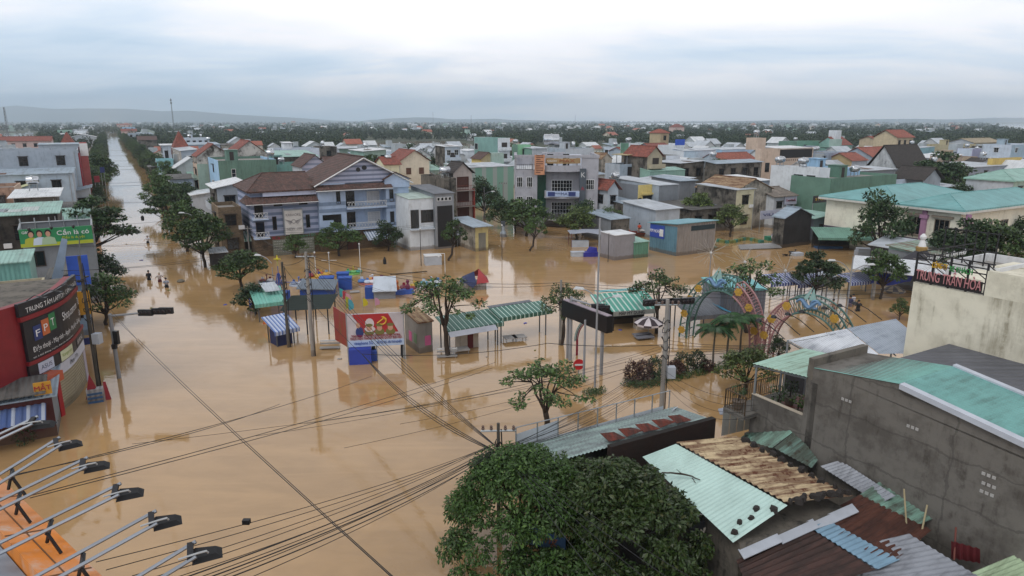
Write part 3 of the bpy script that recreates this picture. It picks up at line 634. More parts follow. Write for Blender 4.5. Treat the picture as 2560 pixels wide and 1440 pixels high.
B16=bld('white flat house with curled canopy beside the street trees',6.2,424,448,484,9,[bw,wh],shed(CD,.4,'y',.5),(1,2),(2,2),short='the curled canopy house')
B17=bld('beige balcony house between the pale blue front and curled canopy',9.2,492,410,520,8,[wm('9fb3a6'),bei],FL,None,(3,1),bal=(('s',3.2,.5,4,.9),('s',6,.5,4,.9)),short='the beige balcony house')
B18=bld('stack of sheds and awnings along the right bank tree line',5.2,376,418,404,8,[oldd,old],shed(CD,.5,'x',.6),None,(2,2),name='shop',cat='shop')
B19=bld('white awning house with potted terrace left of the karaoke house',8.4,541,470,602,8,[gL,oldd],shed(CW,.9,'x',.6),(2,1),(2,1),bal=(('s',5.2,.6,7,1.0),),short='the white awning house')
B20=bld('brown stone house with dark balconies left of the karaoke house',6.8,545,519,602,7,[M('brown stone','6f604d','brick',.9),M('brown stone','6f604d','brick',.9)],FL,(2,1),(2,1),short='the brown stone house')
B21=bld('low white shed roof below the curled canopy house',4.2,480,488,528,7,[gL,gB],shed(CW,.5,'x',.4),None,(1,1),name='shed',cat='shed')
B22=bld('grey shop row with faded awnings below the pharmacy sign',4.6,400,436,470,8,[gD,old],shed(CB,.5,'y',.5),(1,2),(1,2),name='shop',cat='shop')
tank(B6,2.5,5,B6.short); tank(B6,8,5,B6.short+' at its right end',vert=True); tank(B1,11,7,B1.short); tank(B7,9,8,'the long blue grey roof',z=9)
for i,(xa,ya) in enumerate([(1.2,2),(2.2,3.6),(1.0,5)]):
    t=thing('potted_plant','leafy plant in a pot on the terrace of '+B19.short,'plant',B19.p+Vector((B19.vx.x*(-.4)+B19.vy.x*ya,B19.vx.y*(-.4)+B19.vy.y*ya,5.2)),0,'terrace pot plants'); 
    MB().lathe([(.18,0),(.26,.4)],0,0,8).build('pot',M('terracotta','7a4a35'),t); P_,A_,S_=blob_leaves([(0,0,.9,.55,.6)],260,.28); obj('foliage',leaf_mesh('foliage',P_,A_,S_,.5,leafA),t)
# -- behind the karaoke house
C1=bld('long sea green and grey workshop roof behind the karaoke house',9.6,688,392,790,12,[oldd,gB],shed(CG,1.0,'y',.6),(1,3),None,short='the long workshop')
C1b=bld('pale blue upper block on the workshop roofs',10.6,700,372,798,9,[bw,gB],FL,None,None,short='the pale blue upper block')
C1c=bld('teal wall house with green ledge behind the karaoke house',9.2,676,412,760,9,[sm('6f9d95'),tq],FL,(1,1),None,short='the teal wall house')
C1d=bld('striped lilac gable with brown tiles behind the karaoke house',9.6,755,418,822,8,[M('lilac bands','a7a9bd','bands',.9,c2='7f879c',per=.9),gL],gab(TB,2.2,'y',.3),None,None)
C1e=bld('brown tiled low roof right of the striped gable',8.4,820,412,900,8,[gL,gL],gab(TB,1.6),None,None)
C1f=bld('small white box house on the far workshop roofs',12,710,357,730,4,[wh,wh],shed(CW,.2,'y',.3),(1,1),None)
C1g=bld('dark slab walled house with tank right of the workshop roofs',9.6,800,367,842,9,[oldd,oldd],FL,(2,1),None,short='the dark slab house')
C2=bld('cream house with red tiled cross roof and brown shutters',7.6,1000,404,1073,None,[wm('d6cdbb'),wm('d6cdbb')],gab(TR,2.9,'y',.5),None,(2,2),xl=964,short='the cream house')
for u in(.28,.72):
    window(C2.t,fmap('f',C2.w,C2.d),C2.w*u,4.2,1.4,1.7,M('brown shutter','5a3b2c'),M('brown shutter','5a3b2c'),2,1)
C2b=bld('red tiled wing running left from the cream house',7.4,962,412,1000,7,[crm,crm],gab(TR,1.8,'x',.4),(1,1),None)
C3=bld('pale sea green house with glazed upper wall left of the cream house',9.2,910,378,965,None,[wm('9db5aa'),sea],shed(CW,.5,'x',.5),(2,3),None,xl=875,short='the pale sea green house')
C3b=bld('low sheet roofed house before the flooded field',8.0,848,371,925,10,[wm('7f9489'),gL],shed(CR,.4,'y',.5),(1,4),None)
C4=bld('pale blue three storey house front beside the flooded field',10.6,1112,366,1150,None,[bw,oldd],shed(CW,.3,'y',.5),(3,2),None,xl=1088,bal=(('f',6.6,.3,4.8,1.0),),frame=wframe,short='the pale blue three storey house')
C5=bld('teal sided four storey house with white balconies',13.2,1245,345,1275,None,[wh,sm('7fa8a2')],FL,None,None,xl=1185,bal=(('f',3.4,.2,4.0,.9),('f',6.6,.2,4.0,.9),('f',9.8,.2,4.0,.9)),short='the teal sided house')
window(C5.t,fmap('s',C5.w,C5.d),C5.d*.9,9.5,2.2,1.9,wframe,glass,1,1)
C6=bld('small yellow gable fronts below the teal sided house',7.6,1203,398,1240,6,[wm('b5a584'),yel],gab(TB,1.8,'y',.4),(1,1),None)
C6b=bld('white lean to hall left of the teal sided house',6.8,1170,377,1192,9,[wh,wh],shed(CW,.4,'x',.3),None,None)
C7=bld('long sea green and grey striped sheet wall behind the street trees',8.6,1160,419,1284,10,[M('striped sheet wall','6f988b','vbands',.6,c2='8f9c9a',per=2.6,amt=.6),sea],shed(CR,.3,'y',.1),None,None,short='the striped sheet hall')
C8=bld('mould blackened party wall house below the cream house',8.6,1110,446,1140,None,[oldd,darkconc],FL,None,None,xl=1052,short='the mould blackened house')
C9=bld('old narrow house with white gable, carved balconies and red side',9.0,1133,434,1180,None,[wm('b3aaa6'),oldd],gab(TD,1.9,'y',.45),None,None,xl=1108,short='the narrow gable house')
fm=fmap('f',C9.w,C9.d)
for z,hh in((.6,2.4),(3.9,2.3),(6.5,1.9)):
    window(C9.t,fm,C9.w*.5,z,C9.w*.62,hh,M('red brown doors','4a2a22'),M('red brown doors','4a2a22'),4,1,'folding_door')
for z in(3.3,6.1):
    m2=MB(); fbox(m2,fm,-.1,z-.16,C9.w+.1,z,-.02,1.1); bo=m2.build('balcony',wm('9a918c'),C9.t); grille(bo,fm,-.05,C9.w+.05,z+.01,.85,M('rusty rail','6b3b33'),.3,'railing',1.0)
MB().box(C9.w+.02,-.6,.2,C9.w+.22,5,6.2).build('side_wall',M('red side wall','a2463c','wall',.9),C9.t)
C9b=bld('yellow sided shutter shop with red sign beside the narrow gable house',3.6,1188,566,1220,7,[wm('c8bb86'),old],shed(CB,.4,'y',.6),None,None,name='shop',cat='shop')
m2=MB(); fbox(m2,fmap('f',C9b.w,C9b.d),.5,.1,C9b.w-.4,2.6,.0,.05); m2.build('shutter',sm('7e7d74'),C9b.t)
C10=bld('white two storey house with framed window right of the karaoke house',7.4,1022,497,1087,10,[wh,wh],shed(M('pale green sheet','aebfb8','sheet'),.5,'y',.1),None,None,short='the white two storey house')
fm=fmap('f',C10.w,C10.d); window(C10.t,fm,C10.w*.68,3.9,1.9,1.8,bronze,glass,2,1); window(C10.t,fm,C10.w*.2,3.2,1.2,2.6,bronze,glass,2,1,'balcony_door')
mo_=MB(); fbox(mo_,fm,0,2.9,C10.w,3.05,-.01,.5); mo_.build('ledge',gL,C10.t)
C11=bld('grey roofed house with dark open front beside the narrow gable house',8.0,1087,484,1134,9,[wm('8b8f95'),gD],shed(M('grey felt','6d7178','sheet'),.5,'y',.2),None,None,short='the dark fronted house')
m2=MB(); fbox(m2,fmap('f',C11.w,C11.d),.3,.3,C11.w-.25,6.2,-.02,.03); m2.build('dark_front',M('recess shade','1c1a1b'),C11.t)  # flat dark panel paints the shade inside the open front
for i in range(4):
    window(C11.t,fmap('f',C11.w,C11.d),C11.w*(.18+.2*i),6.9,.5,.55,wframe,glass,1,1)
tank(C8,2,4,C8.short,r=.6,ln=1.6); tank(C2b,2,3,'the red tiled wing',z=7.6); tank(C3,2,4,C3.short,z=9.4); tank(C5,2,9,C5.short); tank(C1g,2,4,C1g.short,vert=True); tank(C1c,3,4,C1c.short,r=.4,ln=1)
# -- behind the square, middle
D1=bld('green flat house peeping out behind the pale corner hotel',10.6,1295,362,1327,None,[wm('8cc29d'),grn],FL,(2,1),None,xl=1281,short='the green flat house')
D1b=bld('pale grey hall with blue roof behind the corner hotel',9.6,1330,371,1372,9,[gL,sea],shed(CR,.3,'y'),None,None)
D1c=bld('grey concrete block behind the corner hotel terrace',10.2,1415,372,1486,10,[gL,gB],FL,None,None,short='the grey block behind the hotel')
D3=bld('white windowed house with lower wing before the palm grove',9.6,1540,369,1565,None,[wm('9fb7c6'),bw],FL,(2,1),(3,2),xl=1509,short='the white windowed house')
D3b=bld('small blackened gable between trees and the white windowed house',6.8,1504,398,1530,7,[old,old],gab(CK,1.8,'y',.2),None,None)
D4=bld('green sided house with arched white front in the middle distance',11.2,1573,358,1600,None,[wh,sm('5d8571')],FL,(2,1),None,xl=1551,short='the arched white house')
D4b=bld('pale sheet roofed row right of the arched white house',9.6,1600,363,1645,9,[bw,gL],shed(CG,.3,'y',.4),(2,3),None)
D5=bld('wide red tiled house with columned porch in the middle distance',8.8,1634,371,1680,9,[wm('bfa894'),gL],gab(TR,1.6,'x',.7),(2,3),None,short='the red tiled porch house')
D6=bld('white house carrying a blue rooftop sign board',10.4,1688,364,1712,8,[wh,wh],FL,(1,1),None,short='the blue board house')
m2=MB(); fbox(m2,fmap('f',D6.w,D6.d),.1,10.5,D6.w-.1,12.3,-.2,.05); m2.build('sign_board',M('blue sign','2f55b5'),D6.t)
D7=bld('big plain white block with recessed corner terrace',9.2,1710,377,1791,None,[wm('bccfde'),wh],shed(CR,.5,'y',.15),None,None,xl=1682,short='the big plain white block')
window(D7.t,fmap('f',D7.w,D7.d),D7.w-2.2,.6,2.6,3.6,wh,M('recess shade'),1,1,'terrace_opening')  # near-black pane stands in for the shade of the recessed terrace
D8=bld('long light blue block behind the long red roof',8.4,1806,374,1892,9,[wm('a9bfd4'),lb],shed(CR,.3,'y',.1),(1,1),None)
D8b=bld('long low red tiled roof with pale gable end',6.6,1802,401,1890,8,[gL,wm('a8b4be')],gab(TO,2.0,'x',.3),None,None)
D9=bld('mossy concrete block left of the red gabled balcony house',10.2,1590,388,1614,None,[darkconc,M('mossy concrete'),],FL,None,None,xl=1554,short='the mossy concrete block')
D9b=bld('balcony house with yellow arch gable under red tiles',10.4,1619,392,1656,8,[wm('aaa38e'),oldd],gab(TR,2.2,'y',.4),None,None,bal=(('f',5.2,.3,4.4,1.2),('f',8.0,.3,4.4,1.0)),short='the yellow arch balcony house')
D9c=bld('dark house with white stacked balconies and potted palms',9.8,1666,389,1700,9,[wm('c8ced6'),oldd],FL,None,None,bal=(('f',4.0,.2,4.2,1.2),('f',6.8,.2,4.2,1.2)),short='the white balcony house')
D10=bld('pale blue grey house with covered roof terrace and dark tank',8.6,1550,411,1630,None,[wm('9fb0c0'),gB],FL,None,None,xl=1513,short='the pale blue grey terrace house')
dk=MB(); 
for a_,b_ in((2.2,.3),(D10.w-.4,.3),(2.2,4),(D10.w-.4,4)): dk.box(a_-.06,b_-.06,8.1,a_+.06,b_+.06,10.6)
dk.build('terrace_posts',gD,D10.t); roof_part(D10,'shed',M('ochre sheet','a59873','sheet'),.4,'x',.3,10.6,2,0,None,5,name='terrace_roof')
m2=MB(); fbox(m2,fmap('f',D10.w,D10.d),2.2,6.0,D10.w-.6,8.0,.0,.03); m2.build('dark_opening',M('recess shade'),D10.t); tank(D10,D10.w*.6,2,D10.short,vert=True)  # shade of the opening below the terrace put in as a dark panel
D11=bld('sea green sheet sided long shed beside the terrace house',7.4,1625,428,1713,None,[sea,sea],shed(CG,.5,'y',.1),None,None,xl=1600,short='the sea green long shed')
D12=bld('blackened concrete house under a broken roof',8.6,1701,408,1762,9,[oldd,oldd],shed(CR,.4,'x',.4),(2,2),None)
D12b=bld('mouldy concrete house with open upper floor',8.6,1790,409,1905,None,[M('blackened plaster'),darkconc],shed(CB,.5,'y',.4),(2,4),None,xl=1763,short='the mouldy open floor house')
D13=bld('long grey house with yellow street front and picture window',7.2,1597,463,1646,None,[yel,gD],FL,None,None,xl=1500,short='the yellow fronted house')
fm=fmap('f',D13.w,D13.d); window(D13.t,fm,D13.w*.5,3.6,D13.w*.55,1.7,M('dark bronze frame'),glass,2,1); fr=MB(); fbox(fr,fm,D13.w*.14,2.9,D13.w*.86,3.2,0,.3); fbox(fr,fm,D13.w*.14,5.5,D13.w*.86,5.8,0,.4); fr.build('window_surround',yel,D13.t); window(D13.t,fm,D13.w*.08,.4,.7,4.6,bronze,glass,1,2,'door')
D14=bld('plain grey house right of the yellow fronted house',7.2,1648,463,1696,14,[gD,gB],shed(CR,.5,'y',.1),None,None,short='the plain grey house')
D15=bld('weathered concrete gabled store with rusty roof',6.6,1838,478,1842,None,[old,M('weathered store','8f8a81','old',.95,c2='3f3c37',amt=.45)],gab(CK,1.9,'y',.3),None,None,w=9,xl=1742,short='the weathered gabled store')
D16=bld('shop with cream upper sign and green awning right of the gabled store',7.0,1842,474,1888,9,[wm('c7c1a5'),oldd],shed(CR,.3,'y',.2),(2,1),None,name='shop',cat='shop',short='the cream sign shop')
D16b=bld('white roofed low house right of the cream sign shop',6.4,1888,452,1930,9,[gL,gB],shed(CW,.5,'y',.2),(2,1),None)
D17=bld('grey sheet roofed house behind the plain grey house',7.0,1700,452,1740,8,[gD,gD],shed(CB,.4,'y',.4),None,None)
D18=bld('small red roofed villa with arched porch right of the hotel',6.6,1520,475,1546,8,[wm('b6bfc8'),gL],gab(TR,1.6,'y',.5),(2,1),(2,2),short='the small arched villa')
D18b=bld('red hipped porch roof of the arched villa',5.6,1500,484,1522,6,[wm('a9b2bb'),gL],('hip',TR,1.4),(1,1),None)
D19=bld('cafe with brown signboard and tall grid windows behind the trees',4.4,1576,513,1620,8,[M('brown cafe front','4a3d30'),oldd],shed(CB,.5,'y',.2),None,None,name='cafe',cat='cafe',short='the brown cafe')
window(D19.t,fmap('f',D19.w,D19.d),D19.w*.5,.1,D19.w*.94,2.6,M('pale grid','8f98a8'),M('dim glass','2a3242','flat',.2),8,4)
text_mesh('gọi',1.1,M('gold letters','c39a2c'),D19.t,(D19.w*.6,-.08,3.6),FR)
D20=bld('shop with pale green awning left of the brown cafe',3.6,1528,548,1574,7,[oldd,gD],shed(CB,.5,'y',.3),None,None,name='shop',cat='shop',short='the pale awning shop')
D21=bld('turquoise balustrade house front beneath the plain grey house',4.4,1668,506,1693,6,[wm('7bb59c'),gL],FL,(1,2),None,frame=wframe)
D22=bld('grey sheet lean to beside the big square tree',4.6,1640,524,1700,8,[gL,gB],shed(CR,.6,'y',.4),None,None,name='shed',cat='shed')
D23=bld('dark low shop row behind the big square tree',4.0,1730,524,1860,8,[oldd,oldd],shed(CD,.5,'y',.5),(1,4),None,name='shop',cat='shop')
D24=bld('grey sheet roof house between sea green shed and gabled store',6.4,1660,455,1735,9,[gB,gD],shed(CR,.6,'x',.3),None,None)
D25=bld('old tile roofed house behind the mossy concrete block',8.4,1562,380,1592,8,[old,gB],gab(TO,1.4),None,None)
D26=bld('small yellow tower house with orange tiles in the trees',13,1652,332,1673,7,[wm('ab977a'),wm('b3a283')],('hip',TO,1.6),(3,1),None)
D27=bld('red pagoda roofed hall far among the trees',10,1686,318,1711,10,[pink,pink],('hip',TR,4),None,None)
for b,u,v,s in((D3,2,3,1),(D4,2,3,1),(D4,4,5,1.2),(D1,2,5,1)): tank(b,u,v,b.short+(' at its back' if s==1.2 else ''))
tank(D9,2,4,D9.short,ln=1.8); tank(D12b,3,4,D12b.short,z=9); tank(D13,2,9,D13.short); tank(D1c,6,5,D1c.short,vert=True)
# -- right, behind the white block
E1=bld('large beige house with crenellated terrace and rooftop tanks',11.0,1905,372,2034,None,[wm('c3b0a0'),wm('cbb8a8')],FL,None,None,xl=1889,short='the large beige house')
fm=fmap('f',E1.w,E1.d); roof_part(E1,'shed',CW,.4,'y',.2,10.9,7,0,E1.w-.5,7,name='terrace_roof'); m2=MB(); fbox(m2,fm,7,8.4,E1.w-.4,10.6,0,.03); m2.build('dark_opening',M('recess shade'),E1.t)  # dark panel painted as the shade under the terrace roof
cr=MB(); 
for i in range(14): fbox(cr,fm,5.6+i*.85,7.6,5.9+i*.85,8.1,0,.05)
cr.build('crenellation',M('dim slots','6b5c52'),E1.t); window(E1.t,fm,2.5,5,1.6,2.4,bronze,glass); MB().box(3,4,10.5,6,8,13.6).build('stair_tower',wm('c3b0a0'),E1.t); tank(E1,4.5,6,E1.short,z=13.6); tank(E1,9,9,E1.short+' behind the stair tower')
E2=bld('blue grey plain house right of the large beige house',9.2,2036,383,2130,10,[wm('98a4b5'),gB],FL,(3,2),None,short='the blue grey plain house')
E3=bld('large blank white house with corner balcony windows',10.0,2050,421,2076,None,[wh,wm('d3d9de')],FL,None,None,xl=1928,bal=(('f',2.9,.2,3.2,1.0),('f',6.2,.2,3.2,1.0)),short='the large blank white house')
fm=fmap('s',E3.w,E3.d)
for u,ww in((1.6,2.0),(4.2,2.2)): window(E3.t,fm,u,6.3,ww,2.5,wh,M('recess shade'),1,1,'loggia')  # loggia depth drawn as shade-dark panes on a flat wall
E4=bld('light blue house behind the green sheet wall',9.4,2077,424,2151,9,[wm('94b8d6'),lb],FL,None,None,short='the light blue house')
E5=bld('broad green sheet walled house before the turquoise roofs',8.6,2079,446,2243,8,[sm('567a6b'),grn],FL,None,None,short='the broad green walled house')
E6=bld('large white gable house with long dark tiled roof',7.0,2240,419,2318,None,[gD,M('streaked white wall','b9bfc4','old',.95,c2='6b7075',amt=.2)],gab(TD,5.2,'x',.5),None,None,xl=2172,short='the large white gable house')
E6b=bld('columned gate porch with two dark tiled gables',6.4,2308,450,2352,6,[wm('a9b2bc'),gD],gab(TD,2.4,'y',.6),None,None,short='the gable porch')
E6c=bld('pale house with roof balustrade left of the gable porch',6.4,2240,449,2305,7,[wm('aebccd'),gL],FL,(2,3),None,frame=wframe,short='the balustrade house')
E6d=bld('laundry roof shed in front of the white gable house',8.4,2152,427,2240,6,[gD,gD],shed(CR,.3,'y',.3),(1,3),None,name='shed',cat='shed')
E7=bld('teal sheet sided house with white framed loggia',8.6,2282,371,2337,None,[sm('7fa3ab'),wh],shed(CR,.4,'x',.1),None,None,xl=2253,short='the teal loggia house')
window(E7.t,fmap('s',E7.w,E7.d),E7.d*.45,4.4,E7.d*.7,3.4,whitep,M('recess shade'),1,1,'loggia')  # shade inside the loggia is painted as one dark pane
E8=bld('long red tiled roofs behind the white gable house',7.6,2180,392,2262,10,[gL,gB],gab(TO,2.6),None,None)
E8b=bld('orange tiled house with arched dormer beside the blue grey house',7.2,2130,402,2168,8,[gL,wm('a8956f')],gab(TO,2.0,'x'),(1,2),None)
E9=bld('stacked red roofed temple house at the wood edge',11.4,2243,344,2284,10,[wm('bfae93'),wm('c9b99c')],gab(TO,3.0,'x',.6),(3,3),None,short='the red roofed temple house')
E9b=bld('lower red roofed wing of the temple house',8.6,2190,350,2245,9,[wm('bfae93'),wm('b6a68c')],gab(TO,1.8,'x',.5),(2,3),None)
E10=bld('green sheet sided house with tank beyond the beige house',9.8,1993,354,2072,9,[sm('6b9a88'),grn],FL,(2,2),None,short='the far green sheet house')
E11=bld('house with steep red roof below a white lookout tower',8.4,2096,363,2130,10,[sea,sea],gab(TR,3.2,'x',.3),None,None,short='the lookout tower house')
tw=MB(); tw.box(2,3,8,5.4,6.4,14.2); tw.build('lookout_tower',wh,E11.t)
E12=bld('long grey plaster house behind the round green tree',7.0,2395,420,2532,12,[wm('86909f'),gD],shed(CR,.3,'y',.2),(2,3),None,short='the long grey plaster house')
E13=bld('yellow plaster house at the far right',8.6,2484,397,2556,None,[wm('c0a862'),wm('c8b067')],FL,(1,3),None,xl=2470,short='the yellow plaster house')
E14=bld('beige house with planted balcony right of the fan tree',8.2,2408,393,2444,9,[wm('b9a790'),wm('9d8d80')],FL,None,None,bal=(('f',3.0,.3,6,1.0),),short='the planted balcony house')
E14b=bld('white sheet roof beside the planted balcony house',7.4,2356,396,2404,9,[pink,gL],shed(CW,1.0,'x',.4),(2,1),None)
E15=bld('lilac walled house before the wood on the right',8.6,2432,372,2462,None,[lil,bw],FL,None,None,xl=2394,short='the lilac house')
E15b=bld('flat roofed cream villa at the wood edge on the right',9.0,2376,362,2440,9,[wm('b3aa8a'),wm('a89f83')],FL,(2,3),None,short='the cream villa')
E15c=bld('beige tiled house at the wood edge on the right',9.4,2435,357,2505,10,[wm('a3977f'),gL],gab(M('beige tiles','9f937c','tile',.8,per=.34),1.6),(2,3),None)
E15d=bld('dark weathered house right of the lilac house',7.6,2462,379,2510,8,[oldd,gL],FL,(2,2),None,short='the dark weathered house')
E16=bld('pale blue villa with white windows at the right edge',10.4,2531,362,2600,9,[wm('9fb4c4'),bw],FL,(3,3),(3,1),frame=wframe,short='the pale blue villa')
E17=bld('mint house with turquoise domed canopy at the right edge',7.6,2535,452,2640,8,[wm('a3bab0'),gL],('hip',CG,1.6),(2,3),None,short='the domed canopy house')
E18=bld('grey villa right of the balcony planters',6.6,2444,410,2490,8,[gL,old],gab(TD,1.4,'y'),(1,2),None)
E19=bld('low sheet roof house behind the round green tree',4.8,2350,468,2402,8,[old,gL],shed(CR,.4,'y',.3),(1,2),None)
E20=bld('dark grey sheet roof market hall left of the turquoise roofs',4.4,1962,545,2030,None,[M('market boards','2c2a2b','old',.9),oldd],gab(CB,1.3,'y',.3),None,None,xl=1935,name='market_hall',cat='hall')
E21=bld('white house with brown tiles beside the big trees',5.4,1936,492,1990,8,[gL,wh],gab(M('grey brown tiles','7d746c','tile',.85,per=.34),1.2),(2,2),None)
E22=bld('grey boarded shed with blue roof beside the cream hall',3.8,2035,546,2082,6,[wm('5a6a6c'),gD],shed(CG,.5,'x',.3),(1,1),None,name='shed',cat='shed')
for b,u,v in((E2,5,4),(E2,9,6),(E3,2,5),(E3,2,10),(E5,12,4),(E10,4,4),(E13,3,4),(E15,2,3),(E15d,3,4)): tank(b,u,v,b.short+(' nearer the right end' if (b is E2 and u==9) else ' toward the back' if (b is E3 and v==10) else ''),ln=1.7 if b in(E5,E3) else 1.3)
tank(E7,6,4,E7.short,z=9); tank(E12,2,7,E12.short,z=7.2)
# ---------------------------------------------------------------- karaoke house
kl='aabdd8'; lav=wm(kl); kband=M('karaoke bands','a3abc4','bands',.9,c2='6d7b95',per=.86,amt=.1); kband2=M('karaoke wide bands','a9b6d6','bands',.9,c2='7f93ad',per=2.5,amt=.35); stone=M('brown facing stone','6f5f4e','brick',.9,c2='5a4c3e')
K0=W(15.4,96,0); KB=96
def kp(px,py): p=GB(px,py,KB); return AB(p)[0]-15.4,p.z
kt=thing('karaoke_house','lavender and grey striped three storey karaoke house with brown tiled gables','building',K0,RG)
x1,x2,dp=8.75,22.1,11.0
m=MB(); m.box(0,.25,2.7,x1-.003,dp,8.6); m.build('wall',kband,kt)
m=MB(); m.box(0,0,-1.5,x1,dp,2.697); m.build('ground_floor_wall',stone,kt)
m=MB(); m.box(x1+.003,-.5,-1.5,x2,dp,2.697); m.build('ground_floor_wall',stone,kt)
# main wing with a recessed balcony bay
bx0,bx1=kp(862,500)[0],kp(962,500)[0]
m=MB(); m.box(x1,-.5,2.7,bx0,dp,9.6); m.box(bx1,-.5,2.7,x2,dp,9.6); m.box(bx0,1.3,2.7,bx1,dp,9.6); m.build('wall',lav,kt)
for z0,z1 in((5.5,6.0),(6.45,6.95),(3.05,3.5)):
    for q0,q1 in((x1+.02,bx0-.02),(bx1+.02,x2-.02)): MB().box(q0,-.54,z0,q1,-.49,z1).build('band',wm('7d8fa9'),kt)
ap=15.3; m=MB(); m.face([(x1,-.52,9.55),(x2+.1,-.52,9.55),(ap,-.52,12.9)]); m.face([(x1,dp,9.5),(ap,dp,12.9),(x2,dp,9.5)]); m.build('gable',M('gable bands','a5abc2','bands',.9,c2='6f788f',per=.62),kt)
r=MB()
r.slab([(x1-.6,-1.0,9.35),(ap,-1.0,13.05),(ap,dp+.5,13.05),(x1-.6,dp+.5,9.35)],.14); r.slab([(ap+.004,-1.0,13.05),(x2+.5,-1.0,9.3),(x2+.5,dp+.5,9.3),(ap+.004,dp+.5,13.05)],.14); r.tube([(ap,-1.0,13.1),(ap,dp+.5,13.1)],.13,6); r.build('roof',TB,kt)
r=MB(); r.bar((x1-.6,-1.06,9.2),(ap,-1.06,12.9),.14); r.bar((ap,-1.06,12.9),(x2+.5,-1.06,9.15),.14); r.build('bargeboard',whitep,kt)
r=MB(); r.slab([(x1-.5,-1.5,8.75),(19.3,-1.5,8.75),(19.3,-.5,9.35),(x1-.5,-.5,9.35)],.12); r.build('pent_roof',TB,kt); r=MB(); r.box(x1-.5,-1.56,8.55,19.3,-1.48,8.66); r.build('gutter',whitep,kt)
r=MB(); r.box(bx1-.2,-.9,8.6,x2,-.5,9.9); r.face([(bx1-.2,-.9,9.9),(x2,-.9,9.9),((bx1+x2)/2-.4,-.9,10.7)]); r.build('corner_bay',lav,kt); r=MB(); xm=(bx1+x2)/2-.4; r.slab([(bx1-.5,-1.2,9.8),(xm,-1.2,10.85),(xm,1,10.85),(bx1-.5,1,9.8)],.1); r.slab([(xm+.003,-1.2,10.85),(x2+.2,-1.2,9.8),(x2+.2,1,9.8),(xm+.003,1,10.85)],.1); r.build('bay_roof',TB,kt)
r=MB(); c=[(-.5,-.4,8.9),(x1-.1,-.4,8.9),(x1-.1,dp+.3,8.9),(-.5,dp+.3,8.9)]; a_,b_=(2.6,5.4,10.9),(x1-.1,5.4,10.9)
for f in([c[0],c[1],b_,a_],[c[2],c[3],a_,b_],[c[3],c[0],a_]): r.face(f)
r.prism([(q[0],q[1]) for q in c],8.7,8.89); r.tube([c[0],a_],.1,6); r.tube([c[3],a_],.1,6); r.tube([a_,b_],.11,6); r.build('roof',TB,kt)
r=MB(); r.box(1.5,-.25,8.15,x1-.1,.3,8.69); r.build('fascia',wm('b4bbd2'),kt)
r=MB(); r.slab([(-.9,-1.2,7.35),(x1-.15,-1.2,7.35),(x1-.15,.24,8.1),(-.9,.24,8.1)],.1); r.slab([(-.9,-1.2,7.34),(.0,.24,8.1),(.0,4,8.1),(-.9,4,7.34)],.1); r.build('pent_roof',TB,kt); r=MB(); r.box(-.9,-1.26,7.18,x1-.15,-1.19,7.27); r.build('gutter',whitep,kt)
fmL=lambda u,z,o:(u,.25-o,z); fmM=lambda u,z,o:(u,-.5-o,z); fmB=lambda u,z,o:(u,1.3-o,z)
def kwin(fm,pxa,pya,pxb,pyb,cols=1,rows=1):
    u0,z1=kp(pxa,pya); u1,z0=kp(pxb,pyb); window(kt,fm,(u0+u1)/2,z0,abs(u1-u0),z1-z0,bronze,glass,cols,rows)
for q in((683,493,707,515,2,1),(747,489,770,511,2,1),(681,542,694,575,1,1),(765,537,777,569,1,1)): kwin(fmL,*q)
for q in((837,478,849,509,2,3),(970,473,981,503,1,1),(972,528,983,560,1,1)): kwin(fmM,*q)
u0,z1=kp(804,537); u1,z0=kp(852,566); m=MB(); fbox(m,fmM,u0,z1-.75,u1,z1,-.02,.05); fbox(m,fmM,u1-1.1,z0,u1,z1-.751,-.02,.05); m.build('window',glass,kt)
for z in(3.0,6.0):
    m=MB(); m.box(bx0,-1.0,z-.2,bx1,1.29,z); bo=m.build('balcony',lav,kt); grille(bo,fmM,bx0+.05,bx1-.05,z+.01,.85,whitep,.42,'railing',.4,True)
    window(kt,fmB,bx0+1.0,z+.05,1.6,2.1,bronze,glass,2,1,'balcony_door'); window(kt,fmB,bx0+4.6,z+.3,1.9,1.7,whitep,M('white shutter','b9bcc2'),4,6,'shutter')
for z in(2.7,5.3):
    m=MB(); m.box(-.1,-.9,z-.18,1.9,.2,z); bo=m.build('balcony',lav,kt); grille(bo,lambda u,zz,o:(u,-.85-o,zz),0,1.8,z+.01,.8,whitep,.4,'railing',0,True); window(kt,fmL,.9,z+.05,1.1,2.0,bronze,glass,1,1,'balcony_door')
for u0,u1 in((kp(681,600)[0],kp(727,600)[0]),(kp(746,600)[0],kp(785,600)[0])):
    m=MB(); m.box(u0,-.06,-1.0,u1,-.005,2.2); s_=m.build('shutter',M('grey green shutter','7d8278'),kt); [MB().box(u0+.15,-.09,.1+i*.36,u1-.15,-.055,.24+i*.36).build('grille_slot',M('pale slots','a6aba3','vbands',.6,c2='5f635c',per=.22,amt=.7),s_) for i in range(6)]
window(kt,fmM,20.5,-.5,2.0,2.6,M('pale grid'),M('grey green shutter'),5,6,'shutter'); window(kt,fmM,13.2,-.5,1.6,2.3,bronze,M('red brown doors','5a2a22'),2,1,'door')
for ux in(14.6,15.5):
    m=MB(); n=14; m.face([(ux+.32*math.cos(2*PI*i/n)*(1 if ux<15 else 1.2),-.56,11.3+.25*(ux>15)+.32*math.sin(2*PI*i/n)) for i in range(n)]); m.build('vent',blackm,kt)
m=MB(); m.slab([(14.9,-2.7,1.5),(18.5,-2.7,1.5),(18.5,-.52,2.5),(14.9,-.52,2.5)],.05); m.build('awning',M('blue white awning','c5cedd','awning',.6,c2='5f7593',per=.42,amt=.35),kt)
